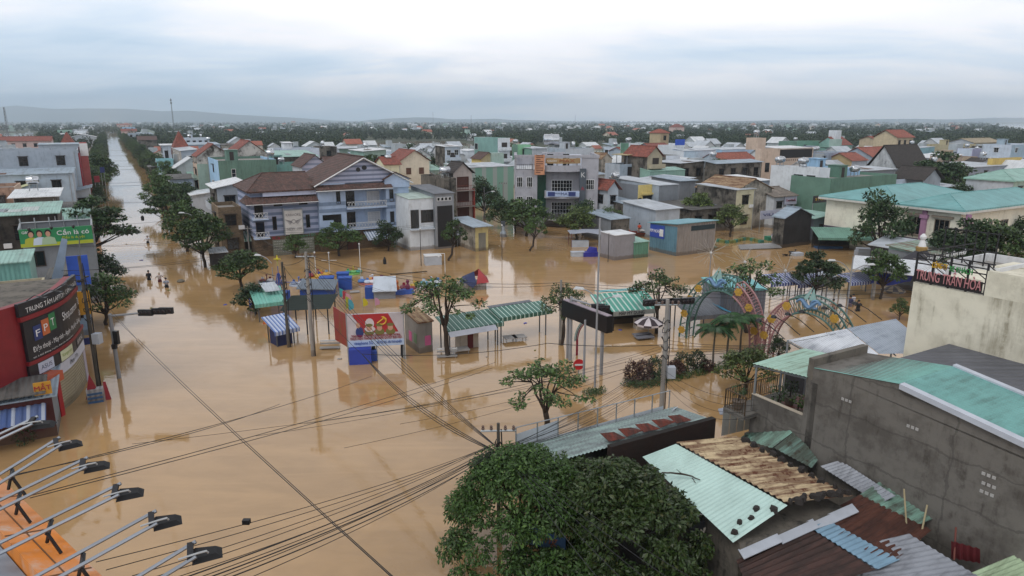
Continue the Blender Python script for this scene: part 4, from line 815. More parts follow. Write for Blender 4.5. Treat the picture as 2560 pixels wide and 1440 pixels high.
u0,z1=kp(709,527); u1,z0=kp(757,583); m=MB(); m.box(u0,-.28,z0,u1,.2,z1); sg=m.build('signboard',M('sign white','c9c6c2','plain',.5),kt); m=MB(); m.box(u0-.14,-.24,z0-.1,u0-.002,.2,z1+.35); m.box(u1+.002,-.24,z0-.1,u1+.14,.2,z1+.2); m.box(u0,-.24,z1+.002,u1,.2,z1+.16); m.build('sign_frame',steel,sg)
sgm=M('sign grey letters','8a8788'); cxs=(u0+u1)/2
text_mesh('KARAOKE',.5,sgm,sg,(cxs,-.3,z1-.6),FR,w=2.0); text_mesh('NEW 100',.5,sgm,sg,(cxs,-.3,z0+.75),FR,w=2.0)
m=MB()
for sgn in(-1,1):
    for k in range(5): m.bar((cxs+sgn*.28,-.3,z1-1.45-.05*k),(cxs+sgn*(1.1-.13*k),-.3,z1-1.2-.17*k),.05)
m.tube([(cxs+.26*math.cos(t),-.3,z1-1.5+.26*math.sin(t)) for t in [i*PI/6 for i in range(13)]],.045,5); m.build('winged_emblem',sgm,sg)
text_mesh('Ka',.75,M('red letters','9a2537'),kt,(kp(690,592)[0],-.1,2.45),FR,w=1.0); text_mesh('New100',.62,M('green letters','4f8a72'),kt,(kp(768,588)[0],-.1,2.5),FR,w=2.2)
# ---------------------------------------------------------------- corner hotel with curved balconies
HY=118.0; HX0=AT(1287,400,HY).x
def hp(px,py): p=AT(px,py,HY); return p.x-HX0,p.z
hw=hp(1497,400)[0]; ztop=hp(1390,388)[1]; zt=hp(1390,424)[1]
hs=M('weathered grey stucco','a3a4ac','wall',.9,amt=.7); hs2=wm('b9bfcb')
ht=thing('corner_hotel','grey four storey corner hotel with curved balconies and orange grid panel','building',(HX0,HY,0),0)
fh=lambda u,z,o:(u,-o,z); xa,xb=hp(1362,400)[0],hp(1452,400)[0]
m=MB(); m.box(0,0,-1.5,xa,11,zt); m.box(xb,0,-1.5,hw,11,zt); m.box(xa+.001,1.2,-1.5,xb-.001,11,zt); m.build('wall',hs,ht)
m=MB(); m.box(.2,.2,zt-.05,hw-.2,10.8,zt+.02); m.build('terrace_floor',CW,ht)
m=MB(); m.box(xa-1,5,zt+.02,hw-2.2,10.5,ztop-.3); m.build('penthouse_wall',hs2,ht); window(ht,lambda u,z,o:(u,5-o,z),xa+1.2,zt+.4,1.1,2.0,bronze,glass,2,1); window(ht,lambda u,z,o:(u,5-o,z),xa+4.0,zt+.4,1.1,2.0,bronze,glass,2,1)
m=MB(); m.box(-.1,-.1,ztop-.45,hw+.1,.5,ztop); m.box(-.1,.5,ztop-.45,.4,11,ztop); m.box(hw-.3,.5,ztop-.45,hw+.1,11,ztop); m.box(-.05,-.05,zt,.35,.35,ztop-.451); m.box(hw-2.9,.0,zt,hw,.3,ztop-.451); m.box(2.9,0,zt,3.2,.3,ztop-.451)
for q in(.35,.62,.9): m.box(xa+(xb-xa)*q-.13,-.05,zt,xa+(xb-xa)*q+.13,.25,ztop-.451)
m.box(0,10.7,zt,hw,11,ztop-.451); m.build('roof_frame',hs,ht)
grille(ht,fh,.2,xa-2,zt+.03,.9,blackm,.3)
def arc(u0,u1,dep,z0,z1,back=.0,n=12,mat=hs,name='balcony',t=None):
    pts=[(u0+(u1-u0)*i/n,-dep*math.sin(PI*(i/n)*.86+PI*.07)) for i in range(n+1)]; m=MB()
    if t is None: m.prism(pts+[(u1,back),(u0,back)],z0,z1)
    else:
        for i in range(n): m.hexa([(pts[i][0],pts[i][1],z0),(pts[i+1][0],pts[i+1][1],z0),(pts[i+1][0],pts[i+1][1]+t,z0),(pts[i][0],pts[i][1]+t,z0)],[(pts[i][0],pts[i][1],z1),(pts[i+1][0],pts[i+1][1],z1),(pts[i+1][0],pts[i+1][1]+t,z1),(pts[i][0],pts[i][1]+t,z1)])
    return m.build(name,mat,ht)
zb1=hp(1405,490)[1]; zb2=hp(1405,545)[1]
for z in(zt,zb1,zb2): arc(xa,xb,1.5,z-.3,z,1.19)
arc(xa+.02,xb-.02,1.46,zt+.004,zt+.75,t=.12,name='parapet',mat=hs); bn=arc(xa+.02,xb-.02,1.46,zb1+.004,zb1+1.0,t=.1,name='parapet',mat=hs)
arc(xa+.1,xb-.1,1.4,ztop-1.35,ztop-.47,t=.1,name='sign_fascia',mat=M('ochre sign fascia','a58a63','wall',.8))
arc(xa+.03,xb-.03,1.45,zb2+.004,zb2+.85,t=.05,name='railing',mat=M('rail lattice','4a4b50'))
fr=lambda u,z,o:(u,1.2-o,z); cu=(xa+xb)/2
for z in(zb1,zb2): window(ht,fr,cu,z+.05,3.6,2.6,whitep,glass,7,4,'balcony_door')
for z in(hp(1300,468)[1],hp(1300,516)[1]):
    for u in(hp(1299,470)[0],hp(1324,470)[0]): window(ht,fh,u,z,1.0,1.75,whitep,glass,3,2)
for z in(hp(1475,475)[1],hp(1475,527)[1]): window(ht,fh,hp(1473,475)[0],z,1.7,1.8,whitep,glass,5,2)
u=hp(1354,470)[0]; m=MB(); m.box(u-.75,-.06,2,u+.75,.0,hp(1354,437)[1]); m.build('glass_strip',M('green glass','16352a','flat',.15),ht)
m=MB(); u0,u1=hp(1336,400)[0],hp(1361,400)[0]; z1=hp(1340,391)[1]+.3; z0=hp(1340,436)[1]; m.box(u0,-1.0,z0,u1,-.6,z1); op=m.build('orange_panel',M('orange render','c08a6a','wall',.85),ht); m=MB()
for i in range(9): m.box(u0+.25,-1.03,z0+.35+i*.36,u1-(.25 if i%3 else .7),-.995,z0+.5+i*.36)
m.build('panel_slot',M('deep slots','6a4a3c'),op)
crv=lambda x,y,z:(x, z, y) 
text_mesh('MAX',.75,M('dark orange letters','8a4a2c'),ht,(cu+.6,-1.5,ztop-.9),FR,w=2.6); text_mesh('KARAOKE',.42,whitep,ht,(cu-1.9,-1.35,ztop-.9),FR,w=1.6)
m=MB(); m.box(xa+.25,-1.56,zb1+.05,xb-.25,-1.5,zb1+.98); bb=m.build('banner',M('banner pale blue','a9bad8','plain',.6),ht); m=MB(); m.box(xa+.5,-1.6,zb1+.15,xa+1.7,-1.555,zb1+.85); m.box(xb-2.1,-1.6,zb1+.15,xb-.9,-1.555,zb1+.85); m.build('banner_block',navy,bb); text_mesh('MAX',.7,navy,bb,(cu+.5,-1.6,zb1+.5),FR,w=1.7); text_mesh('KARAOKE',.3,navy,bb,(cu-1.1,-1.6,zb1+.62),FR,w=1.3)
u=hp(1457,450)[0]; m=MB(); m.box(u-.6,-.5,3.2,u+.5,-.2,zt+.2); ks=m.build('sign_strip',M('slate sign','4b535c'),ht); text_mesh('K',1.2,whitep,ks,(u-.05,-.52,zt-.9),FR); text_mesh('O',.9,whitep,ks,(u-.05,-.52,zt-6.6),FR); text_mesh('A',.9,M('red letters'),ks,(u-.05,-.52,zt-3.2),FR)
hb=Bd(); hb.p=Vector((HX0,HY,0)); hb.vx=Vector((1,0)); hb.vy=Vector((0,1)); hb.rz=0; hb.h=ztop; hb.w=hw; hb.d=11
m=MB(); m.box(5,6,ztop-.3,9,10,ztop+.1); m.build('stair_roof',hs,ht); tank(hb,6.6,7.5,'the corner hotel',r=.95,ln=2.6,z=ztop+.1,up=1.3)
# ---------------------------------------------------------------- cream hall with turquoise hip roofs
cream=wm('e4e2d2'); tqr=M('turquoise sheet roof','6ca1a2','sheet',.5,c2='557f80',amt=.6,per=.4)
ch=bld('long cream hall with turquoise hip roofs and pink pilasters','7' and 7.2,2405,524,2640,None,[cream,cream],('hip',tqr,1.5,'x',.8),None,None,xl=2262,name='town_hall',cat='building')
p2=along(Vector((ch.p.x,ch.p.y,7.2)),ch.vy,2068)
m=MB(); m.box(0,ch.d+.002,-1.5,ch.w*.8,p2,7.2); m.build('wall',cream,ch.t)
b2=Bd(); b2.w,b2.d,b2.h,b2.t=ch.w*.8,p2,7.2,ch.t; roof_part(b2,'hip',tqr,1.75,'x',.8,7.15,0,ch.d+.9,ch.w*.8,p2)
m=MB(); m.box(-.85,-.85,6.72,-.6,p2+.85,7.0); m.box(-.599,-.85,6.72,ch.w,-.6,7.0); m.build('gutter',wm('c9c9c4'),ch.t)
fs=fmap('s',ch.w,ch.d); pm=M('pink pilaster','a9809f','wall',.8)
for px in(2308,2416):
    u=along(Vector((ch.p.x,ch.p.y,4.0)),ch.vy,px); m=MB(); fbox(m,fs,u-.35,-1,u+.35,5.6,-.02,.3); fbox(m,fs,u-.5,5.6,u+.5,6.1,-.02,.45); fbox(m,fs,u-.28,6.1,u+.28,6.7,-.02,.3); m.build('pilaster',pm,ch.t)
for px in(2283,2352):
    u=along(Vector((ch.p.x,ch.p.y,4.0)),ch.vy,px); window(ch.t,fs,u,3.3,1.9,2.4,M('taupe frame','8a7f72'),glass,3,1,sill=1); m=MB(); fbox(m,fs,u-1.3,5.9,u+1.3,6.15,-.01,.35); m.build('window_hood',M('taupe frame'),ch.t)
ff=fmap('f',ch.w,ch.d)
for u in(3,7,11): window(ch.t,ff,u,2.6,1.9,2.6,M('taupe frame'),glass,3,1,sill=1)
window(ch.t,fs,p2-7.5,2.2,1.2,1.0,M('taupe frame'),glass,1,1)
m=MB(); fbox(m,fs,-.1,2.6,p2,2.85,-.02,.14); m.build('string_course',M('dark plinth','5d5360'),ch.t)
m=MB(); fbox(m,fs,u-2.9,1.2,u-2.0,1.9,.02,.4); m.build('air_conditioner',whitep,ch.t)
# ---------------------------------------------------------------- curved phone shop at the left corner
def smooth_path(pts,n=24):
    P=[Vector(p) for p in pts]; out=[]
    for i in range(n+1):
        t=i/n*(len(P)-1); k=min(int(t),len(P)-2); u=t-k
        a=P[max(k-1,0)];b=P[k];c_=P[k+1];d=P[min(k+2,len(P)-1)]
        out.append(.5*((2*b)+(-a+c_)*u+(2*a-5*b+4*c_-d)*u*u+(-a+3*b-3*c_+d)*u**3))
    return out
FP=[W(-7.6,45.6),W(-5.4,48.2),W(-4.0,51.2),W(-3.35,55.2)]     # plan of the curved front
fpath=smooth_path(FP,28); flen=[0]
for i in range(1,len(fpath)): flen.append(flen[-1]+(fpath[i]-fpath[i-1]).length)
FL_=flen[-1]
def fpos(s,z,o=0):
    s=min(max(s,0),FL_-1e-4); i=max(0,min(len(flen)-2,next((k for k in range(len(flen)-1) if flen[k+1]>=s),len(flen)-2)))
    t=(s-flen[i])/(flen[i+1]-flen[i]); p=fpath[i].lerp(fpath[i+1],t); d=(fpath[i+1]-fpath[i]).normalized(); nrm=Vector((d.y,-d.x,0)); q=p+nrm*o; return (q.x,q.y,z)
def fstrip(mb,s0,s1,z0,z1,o0,o1,m=0,n=14):
    for i in range(n):
        a=s0+(s1-s0)*i/n; b=s0+(s1-s0)*(i+1)/n
        r=[fpos(a,0,o0),fpos(a,0,o1),fpos(b,0,o1),fpos(b,0,o0)]; mb.hexa([(q[0],q[1],z0) for q in r],[(q[0],q[1],z1) for q in r],m)
    return mb
def scol(px,z=5): # arc length of the photo column
    best=(1e9,0)
    for i in range(200):
        s=FL_*i/199; x,y,_=fpos(s,z); d=y*CP-(z-H)*SP; e=abs(1280+F*x/d-px); best=min(best,(e,s))
    return best[1]
def zrow(py,s): return ZR(py,fpos(s,0)[1])
fs=thing('phone_shop','curved black and red phone shop front with rolled steel shutter','shop',(0,0,0)); blk=M('black sign panel','1c1c22','plain',.45); redw=M('crimson cladding','7e1c24','plain',.5)
sa=scol(62); ztopf=zrow(690,FL_); 
z_=lambda f:2.6+(ztopf-2.6)*f
m=MB(); fstrip(m,0,FL_,-1.5,z_(1),-.5,-.02); m.build('wall',redw,fs)
S0_=max(0,sa-.35); fpos0=fpos
def fpos(s,z,o=0): return fpos0(S0_+s*(FL_-S0_)/FL_,z,o)
m=MB(); b0,b1=W(-16,44),W(-9,60); pts=[W(-7.7,45.4),fpath[8],fpath[16],fpath[24],W(-3.6,55.4),W(-3.9,60),W(-15,60),W(-15,45.4)]; m.prism([(p.x,p.y) for p in [q+ (Vector((-.55,0,0)) if i<5 else Vector((0,0,0))) for i,q in enumerate(pts)]],-1.5,z_(.8),0,1); m.build('building_body',[M('crimson side','6e1a20','wall',.8),darkconc],fs)
m=MB(); fstrip(m,.2,FL_,z_(.86),z_(1.0)+.1,.0,.22); p1=m.build('top_sign',blk,fs)
m=MB(); fstrip(m,.2,FL_,z_(.80),z_(.855),.0,.26); m.build('red_band',redw,fs)
m=MB(); fstrip(m,.4,FL_-.9,z_(.30),z_(.79),.0,.2); p2=m.build('main_sign',blk,fs); m=MB(); fstrip(m,FL_-.85,FL_,z_(.36),z_(.79),.0,.16,n=3); p2b=m.build('side_sign',blk,fs)
m=MB(); fstrip(m,.3,FL_,z_(.25),z_(.295),.0,.24); m.build('red_band',redw,fs)
m=MB(); fstrip(m,.3,FL_,z_(.09),z_(.245),.0,.18); p3=m.build('brand_sign',blk,fs)
m=MB(); fstrip(m,1.6,FL_,z_(-.06),z_(.085),.0,.12); p4=m.build('white_banner',M('banner white','c3c8d6','plain',.6),fs)
sh=M('rolled shutter','a89f86','sheet',.5,ax='Z',per=.16,c2='6d6553',amt=.9) if False else M('rolled shutter','a89f86','wall',.6,amt=.8)
m=MB(); fstrip(m,2.2,FL_-.9,-1.2,z_(-.065),.0,.06); s1=m.build('shutter',sh,fs); m=MB()
for i in range(18):
    z=-.9+i*.19
    if z<z_(-.08): fstrip(m,2.2,FL_-.9,z,z+.05,.065,.085,n=6)
m.build('shutter_rib',M('shutter rib','8d8570'),s1)
m=MB(); fstrip(m,FL_-.85,FL_,-1.2,z_(-.065),.0,.1,n=3); m.build('poster_strip',M('poster paper','b0a9b5'),fs)
def ftext(txt,s0,s1,z0,z1,mat,par,o=.23,name='lettering'):
    c=bpy.data.curves.new('t','FONT'); c.body=txt; c.size=1; ob_=bpy.data.objects.new('t',c); COL.objects.link(ob_); bpy.context.view_layer.update()
    me=bpy.data.meshes.new_from_object(ob_.evaluated_get(bpy.context.evaluated_depsgraph_get())); bpy.data.objects.remove(ob_); bpy.data.curves.remove(c)
    co=np.array([v.co[:] for v in me.vertices]); lo,hi=co.min(0),co.max(0)
    for v in me.vertices: v.co=fpos(s0+(s1-s0)*(v.co.x-lo[0])/(hi[0]-lo[0]),z0+(z1-z0)*(v.co.y-lo[1])/(hi[1]-lo[1]),o)
    me.materials.clear(); me.materials.append(mat); me.name=name; q=bpy.data.objects.new(name,me); COL.objects.link(q); q.parent=par
white=M('white letters','dfe1e4','flat',.5)
ftext('TRUNG TÂM LAPTOP - CAM KẾT GIÁ RẺ',.8,FL_-.3,z_(.89),z_(.985),white,p1,.235)
ftext('Shop.com.vn',FL_*.47,FL_*.86,z_(.56),z_(.70),white,p2,.215); ftext('Điện thoại - Máy tính - Apple - Phụ kiện - Gương',.9,FL_-1.0,z_(.37),z_(.46),white,p2,.215); ftext('Số 3 Đỗ Đăng Tuyển, Đại Lộc, Quảng Nam',.8,FL_*.62,z_(.315),z_(.34),white,p2,.215)
ftext('Trả',FL_-.75,FL_-.1,z_(.6),z_(.72),white,p2b,.175); ftext('Góp',FL_-.75,FL_-.1,z_(.42),z_(.54),white,p2b,.175)
for i,(ch_,c_) in enumerate((('F','27386f'),('P','c0683c'),('T','2f7d4c'))):
    s0=1.2+i*.92; zz0=z_(.52+.02*i); zz1=z_(.70+.035*i); m=MB(); fstrip(m,s0,s0+.86,zz0,zz1,.205,.225,n=5); e_=m.build('emblem_tile',M('logo '+ch_,c_,'plain',.45),p2); ftext(ch_,s0+.2,s0+.66,zz0+.25*(zz1-zz0),zz0+.7*(zz1-zz0),white,e_,.232)
for tx,s0,s1,c_,lc in(('ASUS',.9,2.3,'b9c2d6','1f2f55'),('Kangaroo',3.1,4.9,'c7cdb0','7fa035'),('SAMSUNG',6.0,8.0,'22222a','cfcfd4')):
    k=FL_/8.6; m=MB(); fstrip(m,s0*k,s1*k,z_(.10),z_(.235),.185,.2,n=4); e_=m.build('brand_plate',M('plate '+tx,c_,'plain',.5),p3); ftext(tx,(s0+.2)*k,(s1-.2)*k,z_(.14),z_(.195),M('brand '+tx,lc,'flat',.5),e_,.206)
ftext('iPhone 17 Pro',FL_*.5,FL_*.72,z_(-.02),z_(.04),M('dark letters','2a2b30','flat'),p4,.13)
m=MB(); fstrip(m,.4,2.3,-1.2,2.4,.02,.5,n=5); cv_=m.build('orange_portal',M('orange red portal','a1412c','plain',.5),fs); 
m=MB(); fstrip(m,.4,2.4,2.4,3.0,.0,.9,n=5); m.build('portal_hood',M('orange hood','b2573a','plain',.5),cv_)
m=MB(); fstrip(m,2.0,2.45,-1.2,2.395,.52,.6,n=2); m.build('red_column',M('bright red','a01f26','plain',.5),cv_)
m=MB(); fstrip(m,.7,1.9,-1.2,2.0,.505,.52,n=4); m.build('roller_door',sh,cv_)
# roof lamps along the shop's sign
for i in range(5):
    s=1.2+i*1.7; t=thing('sign_lamp','black arm lamp leaning over the curved laptop sign','lamp',fpos(s,z_(1.0)+.1,.1),0,'arm lamps over the laptop sign'); d=Vector(fpos(s,0,1.2))-Vector(fpos(s,0,.1)); m=MB(); m.tube([(0,0,0),(d.x*.5,d.y*.5,.35),(d.x,d.y,.25)],.03,5); m.build('arm',blackm,t); m=MB(); m.box(d.x-.16,d.y-.16,.16,d.x+.16,d.y+.16,.24); m.build('lamp_head',blackm,t)
# neighbours of the phone shop
yb=bld('beige parapet house with yellow sheet screen behind the phone shop',6.4,95,735,-40,6,[wm('a8a08a'),wm('b0a890')],FL,None,None,True,short='the beige parapet house')
m=MB(); m.box(yb.w-.2,-.2,4.6,yb.w+3.0,-.1,6.3); m.box(yb.w-.2,-.22,5.42,yb.w+3.0,-.205,5.5); m.build('yellow_screen',M('yellow sheet','c08f2a','plain',.5),yb.t)
sg=thing('optician_sign','tall black sign with round white emblem and spectacles at the left edge','sign',GA(15,800,-9.5),0)
P0=GA(15,800,-9.5); fz=ZR(700,P0.y)-P0.z; m=MB(); m.box(-2.2,-.1,-2.0,.35,.1,fz); m.build('panel',M('sign charcoal','211d1c','plain',.6),sg); m=MB(); m.tube([(-.55+.68*math.cos(i*PI/10),-.13,fz-1.0+.68*math.sin(i*PI/10)) for i in range(21)],.05,5); m.build('ring',M('cream letters','cfc9bd','flat'),sg); text_mesh('NT',.6,M('cream letters'),sg,(-.4,-.12,fz-.8),FR); text_mesh('S',.5,M('cream letters'),sg,(-.4,-.12,fz-1.35),FR)
m=MB(); m.tube([(-.62+.16*math.cos(i*PI/6),-.13,fz-2.0+.13*math.sin(i*PI/6)) for i in range(13)],.03,4); m.tube([(-.18+.16*math.cos(i*PI/6),-.13,fz-2.0+.13*math.sin(i*PI/6)) for i in range(13)],.03,4); m.build('spectacles',M('cream letters'),sg)
pf=bld('dark shop front under the phone shop with grey sign board',4.6,44,880,-60,6,[M('dim shop wall','4a2024','wall',.8),M('dim shop wall')],FL,None,None,True,name='shop',cat='shop')
m=MB(); m.box(-1,-.14,2.5,pf.w+.3,-.02,4.7); s_=m.build('sign_board',M('charcoal panel'),pf.t); text_mesh('YÊN TÂM',.6,M('cream letters'),s_,(pf.w-1.6,-.16,4.0),FR)
ms=bld('low eyewear shop with blue striped awning and yellow sign',2.6,128,985,-40,5,[M('dim shop wall'),gD],shed(CB,.5,'y',.3),None,None,True,name='shop',cat='shop',short='the eyewear shop')
m=MB(); m.corr((-3,-1.5,1.6),(ms.w-.3,-1.5,1.6),(ms.w-.3,-.2,2.2),(-3,-.2,2.2),.35,.04); m.build('awning',M('blue white stripes','3d5486','awning',.5,c2='9aa3b5',per=.7,amt=.25),ms.t)
m=MB(); m.box(ms.w-.75,-.35,2.75,ms.w+.1,-.25,3.5); s_=m.build('sign',M('mustard sign','b98a2e','plain',.5),ms.t); text_mesh('MẮT',.4,M('red letters'),s_,(ms.w-.33,-.37,3.15),FR)
m=MB(); m.slab([(-3,-.6,2.95),(ms.w-.2,-.6,2.95),(ms.w-.2,1.8,3.3),(-3,1.8,3.3)],.06); m.build('grey_canopy',CD,ms.t)
for px,py in((118,1075),(62,1110)):
    t=thing('shrub','dark bushy potted shrub standing in the water by the eyewear shop' if px>100 else 'small green shrub half under water before the eyewear shop','shrub',G(px,py),0); P_,A_,S_=blob_leaves([(0,0,.5,.65,.6)],420,.16); obj('foliage',leaf_mesh('foliage',P_,A_,S_,.5,leafC),t); MB().tube([(0,0,-.6),(0,0,.4)],.05,5).build('stem',bark,t)
# green billboard
gbp=G(60,640,3.4); BA=AB(gbp)
gt=thing('green_billboard','green phone company billboard with three smiling people on a grey flat house','billboard',W(-7.7,79,0),RG)
def gp(px,py): p=GB(px,py,79); return AB(p)[0]+7.7,p.z
u0,u1=gp(50,600)[0],gp(232,590)[0]; gz1=gp(232,563)[1]; gz0=gp(232,606)[1]
m=MB(); m.box(u0+.1,.3,-1.5,u1-.05,7,gz0-.1); m.build('house_body',gD,gt); window(gt,lambda u,z,o:(u,.3-o,z),gp(90,650)[0],gp(90,668)[1],1.5,1.5,bronze,glass,2,1)
m=MB(); m.box(u0,-.1,gz0,u1,.1,gz1); pb=m.build('panel',M('billboard green','24804f','plain',.5),gt); m=MB(); m.box(u0,-.125,gz0,u1,-.102,gz0+(gz1-gz0)*.2); m.build('yellow_band',M('lime band','a6b02c','flat',.5),pb)
m=MB()
for a_,b_ in(((u0,2.2,gz1+.35),(u1,2.2,gz1+.35)),((u1,2.2,gz1+.35),(u1,0,gz1)),((u0,2.2,gz1+.35),(u0,0,gz1))): m.bar(a_,b_,.12)
for i in range(6): x=u0+(u1-u0)*i/5; m.bar((x,0,gz1),(x,2.2,gz0+.6),.09); m.bar((x,2.2,gz1+.8),(x,2.2,gz0),.09)
m.build('frame',steel,gt); m=MB(); m.box(u0,2.25,gz0,u1,2.35,gz1+.3); m.build('back_panel',M('grey back panel','70757c','wall',.8),gt)
for i in range(3): x=u0+(u1-u0)*(.15+.3*i); m=MB(); m.lathe([(.05,gz1-.1),(.16,gz1+.1),(.1,gz1+.22)],x,-.6,8); m.bar((x,-.6,gz1),(x,0,gz1-.1),.05); m.build('lamp',blackm,gt)
hb_=gz1-gz0; text_mesh('Cần là có',.36*hb_,white,pb,(u0+(u1-u0)*.73,-.12,gz1-.32*hb_),FR,w=(u1-u0)*.45); text_mesh('Đến là duyệt',.2*hb_,M('lime letters','b5c43a','flat'),pb,(u0+(u1-u0)*.73,-.12,gz1-.6*hb_),FR,w=(u1-u0)*.32); text_mesh('G88',.2*hb_,white,pb,(u0+.5,-.12,gz1-.18*hb_),FR)
skin=M('poster skin','b98f78','flat',.6); hair=M('poster hair','171412','flat',.6)
for i,(fx,col_) in enumerate(((.155,'a8ad3c'),(.27,'c0cfe0'),(.385,'9fb89a'))):
    x=u0+(u1-u0)*fx; pz=gz0+.15; m=MB(); hgt=gz1-gz0-.25; hz_=pz+hgt*.72
    m.face([(x-.62,-.13-.003*i,pz),(x+.62,-.13-.003*i,pz),(x+.5,-.13-.003*i,pz+hgt*.42),(x+.15,-.13-.003*i,pz+hgt*.52),(x-.15,-.13-.003*i,pz+hgt*.52),(x-.5,-.13-.003*i,pz+hgt*.42)],0); n=12
    m.face([(x+.27*math.cos(2*PI*k/n),-.15,hz_+.08+.34*math.sin(2*PI*k/n)) for k in range(n)],2); m.face([(x+.2*math.cos(2*PI*k/n),-.16,hz_-.03+.27*math.sin(2*PI*k/n)) for k in range(n)],1); m.build('printed_figure',[M('shirt '+col_,col_,'flat'),skin,hair],pb)
tq_=bld('turquoise sheet box on a roof at the left edge below the billboard',7.6,72,652,-60,4,[sm('6fa39b'),sea],shed(CG,.3,'y',.15),None,None,True,name='roof_shed',cat='shed')
ls=bld('leaning white and blue sign tower house behind the phone shop',5.2,205,690,118,5,[M('blue grey cladding','8aa1bd','wall'),M('blue grey cladding')],shed(CD,.5,'x',.2),(1,2),None,True)
m=MB(); m.slab([(0,-.5,4.3),(ls.w*.6,-.5,8.6),(ls.w*.75,-.5,8.5),(ls.w*.35,-.5,4.3)],.15); m.build('slanted_panel',M('pale blue panel','a9bace'),ls.t)
m=MB(); m.box(ls.w*.62,-.3,4.5,ls.w+.6,-.1,7.0); m.build('blue_panel',M('blue sign'),ls.t)
# ---------------------------------------------------------------- orange parapet with arm lamps (the camera hangs beside this roof)
OZ=12.0; O0=G(-60,1130,OZ); O1=G(262,1440,OZ); OD=(O1-O0).normalized(); O2=O1+OD*3; ON=Vector((-OD.y,OD.x,0))
if ON.dot(-O0)>0 and False: pass
inn=G(0,1345,OZ)-G(0,1190,OZ); ON=inn-OD*inn.dot(OD); OW=ON.length; ON.normalize()
orm=M('peeling orange paint','dc8430','old',.85,c2='c3b9ae',amt=.22)
ot=thing('orange_parapet','broad orange painted parapet with peeling white patches beside the camera','parapet',(0,0,0))
L_=(O2-O0).length
def op(s,n,z): q=O0+OD*s+ON*n; return (q.x,q.y,z)
m=MB(); m.hexa([op(0,0,OZ-2.5),op(L_,0,OZ-2.5),op(L_,OW,OZ-2.5),op(0,OW,OZ-2.5)][::-1],[op(0,0,OZ-.05),op(L_,0,OZ-.05),op(L_,OW,OZ+.12),op(0,OW,OZ+.12)][::-1]); m.build('coping',orm,ot)
m=MB(); 
for s in [1.5*i+.8 for i in range(int(L_/1.5))]: m.hexa([op(s,.02,OZ-.045),op(s+.03,.02,OZ-.045),op(s+.03,OW,OZ+.12),op(s,OW,OZ+.12)][::-1],[op(s,.02,OZ-.035),op(s+.03,.02,OZ-.035),op(s+.03,OW,OZ+.13),op(s,OW,OZ+.13)][::-1])
m.hexa([op(0,OW*.55,OZ+.03),op(L_,OW*.55,OZ+.03),op(L_,OW*.58,OZ+.035),op(0,OW*.58,OZ+.035)][::-1],[op(0,OW*.55,OZ+.052),op(L_,OW*.55,OZ+.052),op(L_,OW*.58,OZ+.057),op(0,OW*.58,OZ+.057)][::-1]); m.build('joint',M('dark joint','6d4a2c','flat'),ot)
m=MB(); m.hexa([op(0,OW+.02,-1),op(L_,OW+.02,-1),op(L_,OW+7,-1),op(0,OW+7,-1)][::-1],[op(0,OW+.02,OZ-.15),op(L_,OW+.02,OZ-.15),op(L_,OW+7,OZ+.5),op(0,OW+7,OZ+.5)][::-1]); m.build('grey_building',M('blue grey wall roof','8b9bab','sheet',.5,per=.8,ax='Y',c2='6b7680'),ot)
arms=[((30,1178),(152,1102)),((45,1240),(218,1155)),((122,1310),(300,1222)),((205,1395),(392,1292)),((330,1470),(490,1372)),((-40,1110),(88,1050))]
for i,(q0,q1) in enumerate(arms):
    A_=G(q0[0],q0[1],OZ+.42); B_=G(q1[0],q1[1],OZ+.75); d=(B_-A_); back=A_-d.normalized()*2.3; sdv=Vector((d.y,-d.x,0)).normalized()*.17
    t=thing('arm_lamp',('nearest the bottom edge,','second from the bottom edge,','third from the bottom edge,','fourth from the bottom edge,','fifth from the bottom edge,','farthest up the parapet,')[[4,3,2,1,0,5][i] and {0:4,1:3,2:2,3:1,4:0,5:5}[i]]+' black floodlight on twin steel arms over the orange parapet','floodlight',A_,0,'floodlights on twin arms along the orange parapet')
    lo=lambda p:(p-A_)
    for sg_ in(-1,1):
        m=MB(); m.tube([lo(back+sdv*sg_),lo(A_+sdv*sg_),lo(B_+sdv*sg_)],.026,6); m.build('steel_arm',M('zinc arm','9298a0','plain',.4,metal=.7),t)
    m=MB(); dn=Vector((d.x,d.y,0)).normalized(); sn=Vector((-dn.y,dn.x,0)); m.bar(lo(A_+sdv*1.1+Vector((0,0,-.05))),lo(A_-sdv*1.1+Vector((0,0,-.05))),.045); m.bar(lo(A_+sdv+Vector((0,0,-.05))),lo(A_+sdv+dn*.12+Vector((0,0,-.4))),.035); m.bar(lo(A_-sdv+Vector((0,0,-.05))),lo(A_-sdv-dn*.1+Vector((0,0,-.38))),.035); m.build('bracket',blackm,t)
    hc=lo(B_)+dn*.12; m=MB()
    def hq(a,b,z): q=hc+dn*a*.8+sn*b*.9; return (q.x,q.y,hc.z-.04+z*.75)
    m.hexa([hq(-.22,-.19,-.10),hq(-.22,.19,-.10),hq(.22,.13,-.13),hq(.22,-.13,-.13)][::-1],[hq(-.17,-.13,-.02),hq(-.17,.13,-.02),hq(.13,.09,-.04),hq(.13,-.09,-.04)][::-1]); hd=m.build('lamp_head',M('lamp black','0c0d11','flat',.75),t)
    m=MB(); m.hexa([hq(-.28,-.2,-.02),hq(-.28,.2,-.02),hq(-.19,.2,-.02),hq(-.19,-.2,-.02)][::-1],[hq(-.28,-.2,.06),hq(-.28,.2,.06),hq(-.19,.2,.06),hq(-.19,-.2,.06)][::-1]); m.build('ballast_box',M('lamp grey','17181d','flat',.7),hd)
    m=MB(); m.tube([hq(-.4,-.17,.06),hq(-.12,-.17,.09),hq(0,-.15,.08),hq(.02,-.12,.02)],.014,5); m.build('cable_loop',M('grey hose','a3a6a8','plain',.5),hd)
